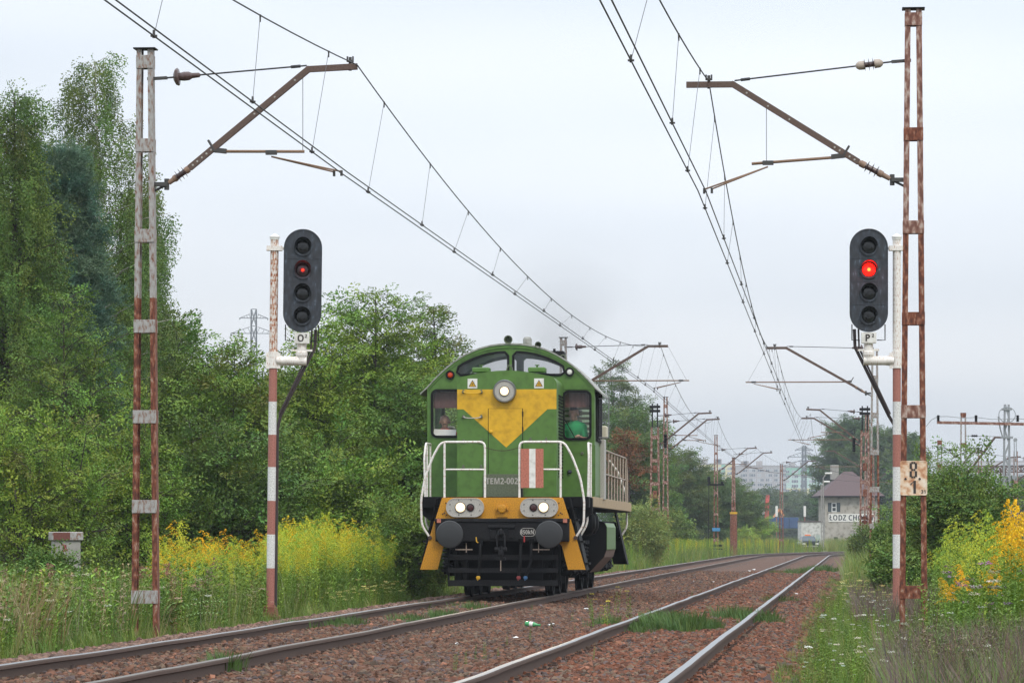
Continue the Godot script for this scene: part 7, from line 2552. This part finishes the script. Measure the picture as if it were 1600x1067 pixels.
	var g := thing("truss_gantry", "dark truss gantry spanning the yard behind the big upright bush", "gantry", GP(1540, zg), 0.0)
	var y := CH + (HY - 733.0) / sg - GY
	st = S()
	lattice(st, Vector3(-75.0 / sg, y, 0), Vector3(75.0 / sg, y, 0), 9.0 / sg, 9.0 / sg, 16, 0.09, false)
	obj("truss", st, M.arm, g)
	for x in [-32.0, -10.0, 28.0]:
		st = S()
		lattice(st, Vector3(x / sg, 0, 0), Vector3(x / sg, y, 0), 0.45, 0.4, 12, 0.07, false)
		obj("gantry_post", st, M.arm, g)
	# more of the yard, far off
	var far_px := [[1532, 700, 260.0, "slim yard mast just behind the truss gantry"], [1588, 705, 240.0, "yard mast beside the grey lattice mast"], [1610, 690, 210.0, "yard mast beyond the cable loop"], [1490, 742, 300.0, "low yard mast peeping over the big upright bush"]]
	for q in far_px:
		var zz: float = q[2]
		var sc: float = F / zz
		var m := thing("yard_mast", q[3], "mast", GP(q[0], zz), 0.0, "masts of the yard")
		var hh: float = CH + (HY - q[1]) / sc - GY
		for sx in [-1.0, 1.0]:
			st = S(); bar(st, Vector3(sx * 0.15, 0, 0), Vector3(sx * 0.09, hh, 0), 0.12, 0.05, Vector3(sx, 0, 0)); obj("mast_leg", st, M.mast_mix, m)
		for k in 5:
			st = S(); bx(st, Vector3(0, hh * (0.12 + 0.2 * k), 0.066), Vector3(0.3 - 0.02 * k, 0.18, 0.012)); obj("batten_plate", st, M.mast_mix, m)
		st = S(); tube(st, [Vector3(0.05, hh - 1.7, 0), Vector3(1.9, hh - 0.6, 0), Vector3(2.6, hh - 0.55, 0)], 0.05, 6); obj("cantilever_arm", st, M.arm, m)
		st = S(); tube(st, [Vector3(0.05, hh - 0.35, 0), Vector3(1.9, hh - 0.55, 0)], 0.012, 5); obj("tie_wire", st, M.wire, m)
	for k in 2:
		var wt := thing("yard_wire", ["slack wire strung above the truss gantry", "straight wire under the truss gantry"][k], "wire", Vector3.ZERO, 0.0)
		var a := P(1380, [735, 748][k], 300.0)
		obj("wire", tube(S(), span_pts(a, P(1640, [722, 742][k], 320.0), 0.3, 14), 0.018, 4), M.wire, wt)

func make_far_things() -> void:
	make_pylon("lattice power pylon above the yellow green tree", 396, 720, 483, [[497, 22], [521, 36]], 13)
	make_pylon("twin legged lattice pylon in front of the mint green block", 1257, 1500, 697, [[703, 14], [714, 26], [729, 36]], 8)
	# street lamps by the crossing
	for q in [[1287, 742, 430.0, 1.0, "street lamp with a pale head above the signal box roof"], [1284, 755, 445.0, 1.0, "lower street lamp beside the signal box eaves"]]:
		var s: float = F / q[2]
		var t := thing("street_lamp", q[4], "street lamp", GP(q[0], q[2]), 0.0, "street lamps by the signal box")
		var h: float = CH + (HY - q[1]) / s - GY
		var st := S(); tube(st, [Vector3(0, 0, 0), Vector3(0, h - 0.3, 0), Vector3(0.25, h, 0)], 0.07, 6); obj("post", st, M.concrete, t)
		st = S(); cbx(st, Vector3(0.55, h + 0.16, 0), Vector3(0.75, 0.2, 0.3), 0.06); obj("lamp_head", st, M.white, t)
	# white topped marker posts, crane, wagons
	for q in [[1214, 791, "white topped post in front of the blue wagons"], [1258, 791, "white topped post beside the mint green block's foot"]]:
		var z := 520.0
		var s := F / z
		var t := thing("marker_post", q[2], "post", GP(q[0], z), 0.0, "white topped posts")
		var st := S(); cbx(st, Vector3(0, CH + (HY - 799.0) / s - GY, 0), Vector3(0.30, 1.35, 0.2), 0.03); obj("white_board", st, M.white, t)
		st = S(); tube(st, [Vector3(0, 0, -0.05), Vector3(0, CH + (HY - 806.0) / s - GY, -0.05)], 0.06, 6); obj("post", st, M.band_red, t)
	var zc := 640.0
	var sc := F / zc
	var c := thing("rail_crane", "red crane standing up beyond the blue wagons", "crane", GP(1198, zc), 0.0)
	var st := S(); lattice(st, Vector3(-0.15, 1.0, 0), Vector3(0.2, CH + (HY - 774.0) / sc - GY, 0), 0.55, 0.4, 10, 0.16); obj("jib", st, mat(L(0.42, 0.06, 0.04), 0.6), c)
	st = S(); cbx(st, Vector3(0.12, CH + (HY - 783.0) / sc - GY, 0.1), Vector3(0.5, 0.7, 0.5), 0.05); obj("winch", st, mat(L(0.5, 0.07, 0.05), 0.6), c)
	st = S(); cbx(st, Vector3(0, 1.0, 0), Vector3(2.0, 1.6, 2.0), 0.1); obj("body", st, mat(L(0.5, 0.24, 0.18), 0.7), c)
	st = S(); cbx(st, Vector3(-0.6, CH + (HY - 800.0) / sc - GY, 0), Vector3(0.5, 0.8, 0.5), 0.05); obj("cabin", st, M.white, c)
	var e := thing("excavator", "orange excavator arm bent over the blue wagons", "excavator", GP(1216, 650.0), 0.0)
	var se := F / 650.0
	st = S()
	var pe := func(x: float, y: float) -> Vector3: return Vector3((x - 1216) / se, CH + (HY - y) / se - GY, 0)
	for q in [[1209, 808, 1219, 795], [1219, 795, 1225, 806]]: bar(st, pe.call(q[0], q[1]), pe.call(q[2], q[3]), 0.35, 0.28)
	obj("boom", st, mat(L(0.60, 0.27, 0.12), 0.6), e)
	st = S(); cbx(st, pe.call(1211, 816), Vector3(1.6, 1.4, 1.5), 0.1); obj("cabin", st, mat(L(0.60, 0.27, 0.12), 0.6), e)
	for k in 3:
		var w := thing("freight_wagon", ["blue open wagon beside the crane", "blue open wagon in the middle of the row", "blue open wagon nearest the white garage"][k], "wagon", GP(1210 + 15 * k, 600.0), 0.0, "blue wagons")
		var sw := F / 600.0
		st = S(); cbx(st, Vector3(0, CH + (HY - 817.0) / sw - GY, 0), Vector3(14.4 / sw, 17.0 / sw, 2.4), 0.03); var b := obj("body", st, mat(L(0.035, 0.085, 0.20), 0.6), w)
		for j in 5: st = S(); bx(st, Vector3((-6 + 3 * j) / sw, CH + (HY - 817.0) / sw - GY, 1.22), Vector3(0.08, 15.0 / sw, 0.06)); obj("rib", st, mat(L(0.03, 0.07, 0.16), 0.6), b)
		st = S()
		for j in 2: turned(st, Vector3(-0.4 + 0.8 * j, 0.55, 1.0), Vector3.BACK, [[0.0, 0.0], [0.0, 0.45], [0.15, 0.45], [0.15, 0.0]], 12)
		obj("wheel", st, M.black, w)

func make_small_things() -> void:
	# graffiti cabinet in the bushes
	var z := 66.0
	var s := F / z
	var t := thing("relay_cabinet", "old grey cabinet with red graffiti half hidden in the bushes", "cabinet", GP(102, z), 0.25)
	var h := CH + (HY - 831.0) / s - GY
	var st := S(); cbx(st, Vector3(0, (h - 0.14) / 2, 0), Vector3(0.42, h - 0.14, 0.40), 0.01); var body := obj("body", st, M.concrete, t)
	st = S(); cbx(st, Vector3(0, h - 0.07, 0), Vector3(0.50, 0.14, 0.48), 0.012); var lid := obj("lid", st, M.mast_grey, t)
	st = S(); bx(st, Vector3(-0.10, h - 0.07, 0.241), Vector3(0.27, 0.12, 0.004)); obj("red_paint", st, mat(L(0.16, 0.055, 0.045), 0.8, M.green.albedo_texture, 3.0), lid)
	st = S()
	var g := [[-0.10, 0.30], [-0.02, 0.27], [-0.08, 0.24], [0.0, 0.21], [-0.09, 0.19]]
	for k in 4: bar(st, Vector3(g[k][0], h - 0.5 + g[k][1], 0.203), Vector3(g[k + 1][0], h - 0.5 + g[k + 1][1], 0.203), 0.025, 0.004, Vector3.BACK)
	obj("graffiti", st, mat(L(0.30, 0.06, 0.07), 0.7), body)
	# a discarded green bottle and scraps of litter on the ballast
	z = F * (CH + 0.17) / (982.0 - HY)
	var b := thing("plastic_bottle", "crushed green plastic bottle lying on the ballast", "bottle", GP(830, z, -0.115), -0.35)
	st = S()
	turned(st, Vector3(-0.085, 0.012, 0), Vector3(1, -0.1, 0), [[0.0, 0.0], [0.0, 0.028], [0.012, 0.036], [0.06, 0.034], [0.09, 0.030], [0.13, 0.034], [0.15, 0.024], [0.18, 0.014], [0.20, 0.014]], 14)
	var bm := mat(Color(0.10, 0.62, 0.28, 0.55), 0.2); bm.transparency = BaseMaterial3D.TRANSPARENCY_ALPHA
	obj("bottle_body", st, mat(L(0.06, 0.33, 0.12), 0.2), b)
	st = S(); turned(st, Vector3(-0.02, 0.006, 0), Vector3(1, -0.1, 0), [[0.0, 0.0365], [0.05, 0.0345]], 14); obj("label_band", st, M.white, b)
	st = S(); turned(st, Vector3(0.112, -0.008, 0), Vector3(1, -0.1, 0), [[0.0, 0.017], [0.02, 0.017], [0.02, 0.0]], 10); obj("cap", st, mat(L(0.05, 0.28, 0.10), 0.4), b)
	var lit := [[857, 978, 0.05], [865, 976, 0.03], [714, 1007, 0.04], [916, 953, 0.06], [404, 1034, 0.11], [1172, 893, 0.10], [1178, 891, 0.12], [1229, 875, 0.14], [1245, 929, 0.07], [805, 998, 0.05], [1085, 909, 0.05], [1115, 910, 0.05]]
	var names := ["white paper scrap beside the green bottle", "tiny white scrap next to the paper scrap by the bottle", "white scrap above the small weeds in the ballast", "white scrap near the yellow flowered weed", "pale flat stone slab leaning on the rail of the locomotive track", "white litter beside a dark scrap near the far rail", "larger white scrap next to the white litter at the far rail", "white bag caught between the rails near the bend", "white scrap outside the rail by the grass tuft", "pale scrap on the reddish stones below the bottle", "small white scrap far down between the tracks", "small pale scrap close to the far rail"]
	rng.seed = 5
	for i in lit.size():
		var q: Array = lit[i]
		var zz: float = F * (CH + 0.14) / (q[1] - HY)
		var n := thing("litter_scrap", names[i], "litter", GP(q[0], zz, -0.125), rng.randf() * 3.0, "litter on the ballast")
		st = S()
		var a: float = q[2]
		var cc := Vector3(0, a * 0.25, 0)
		var ring := []
		for k in 7: ring.append(Vector3(cos(TAU * k / 7) * a * rng.randf_range(0.5, 0.9), rng.randf_range(-0.01, a * 0.35), sin(TAU * k / 7) * a * rng.randf_range(0.4, 0.7)))
		for k in 7: tri(st, cc, ring[(k + 1) % 7], ring[k])
		for k in 7: tri(st, Vector3(0, -0.02, 0), ring[k], ring[(k + 1) % 7])
		obj("scrap", st, mat(L(0.70, 0.70, 0.68), 0.7) if i != 4 else mat(L(0.50, 0.38, 0.33), 0.9), n)

func make_smoke() -> void:
	var t := thing("exhaust_smoke", "thin grey exhaust smoke drifting above the locomotive", "smoke")
	t.set_meta("kind", "stuff")
	for q in [[872, 545, 0.9, 0.7, 0.06], [876, 530, 1.2, 1.0, 0.045], [868, 514, 1.7, 1.3, 0.028], [880, 498, 2.2, 1.6, 0.018], [862, 484, 2.9, 1.9, 0.012], [890, 474, 3.6, 2.2, 0.008], [850, 462, 4.4, 2.4, 0.006]]:
		var v := FogVolume.new()
		v.name = "smoke_puff"
		v.shape = RenderingServer.FOG_VOLUME_SHAPE_ELLIPSOID
		v.size = Vector3(q[2], q[3], q[2] * 1.3)
		v.position = P(q[0], q[1], 84.0)
		v.rotation.z = 0.4 * sin(q[0])
		var m := FogMaterial.new()
		m.density = q[4]
		m.albedo = Color(0.5, 0.5, 0.51)
		v.material = m
		t.add_child(v, true)

const EXPOSURE := 1.0
const HORIZON := 0.74
const ZENITH := 1.25
const FOG := 0.0002
const SUN := 0.5

func _ready() -> void:
	var t0 := Time.get_ticks_msec()
	make_sky()
	make_materials()
	make_ground()
	make_bed()
	print("bed ", Time.get_ticks_msec() - t0)
	make_track(OL, "railway track under the green locomotive", [M.steel, M.rail_dull])
	make_track(OR, "empty railway track with shiny worn rails", [M.steel, M.steel])
	make_box_house()
	make_town()
	print("town ", Time.get_ticks_msec() - t0)
	make_trees()
	print("trees ", Time.get_ticks_msec() - t0)
	make_catenary()
	make_signals()
	make_loco()
	make_people()
	print("people ", Time.get_ticks_msec() - t0)
	make_yard()
	make_far_things()
	make_car()
	make_herbs()
	make_small_things()
	make_smoke()
	print("done ", Time.get_ticks_msec() - t0)
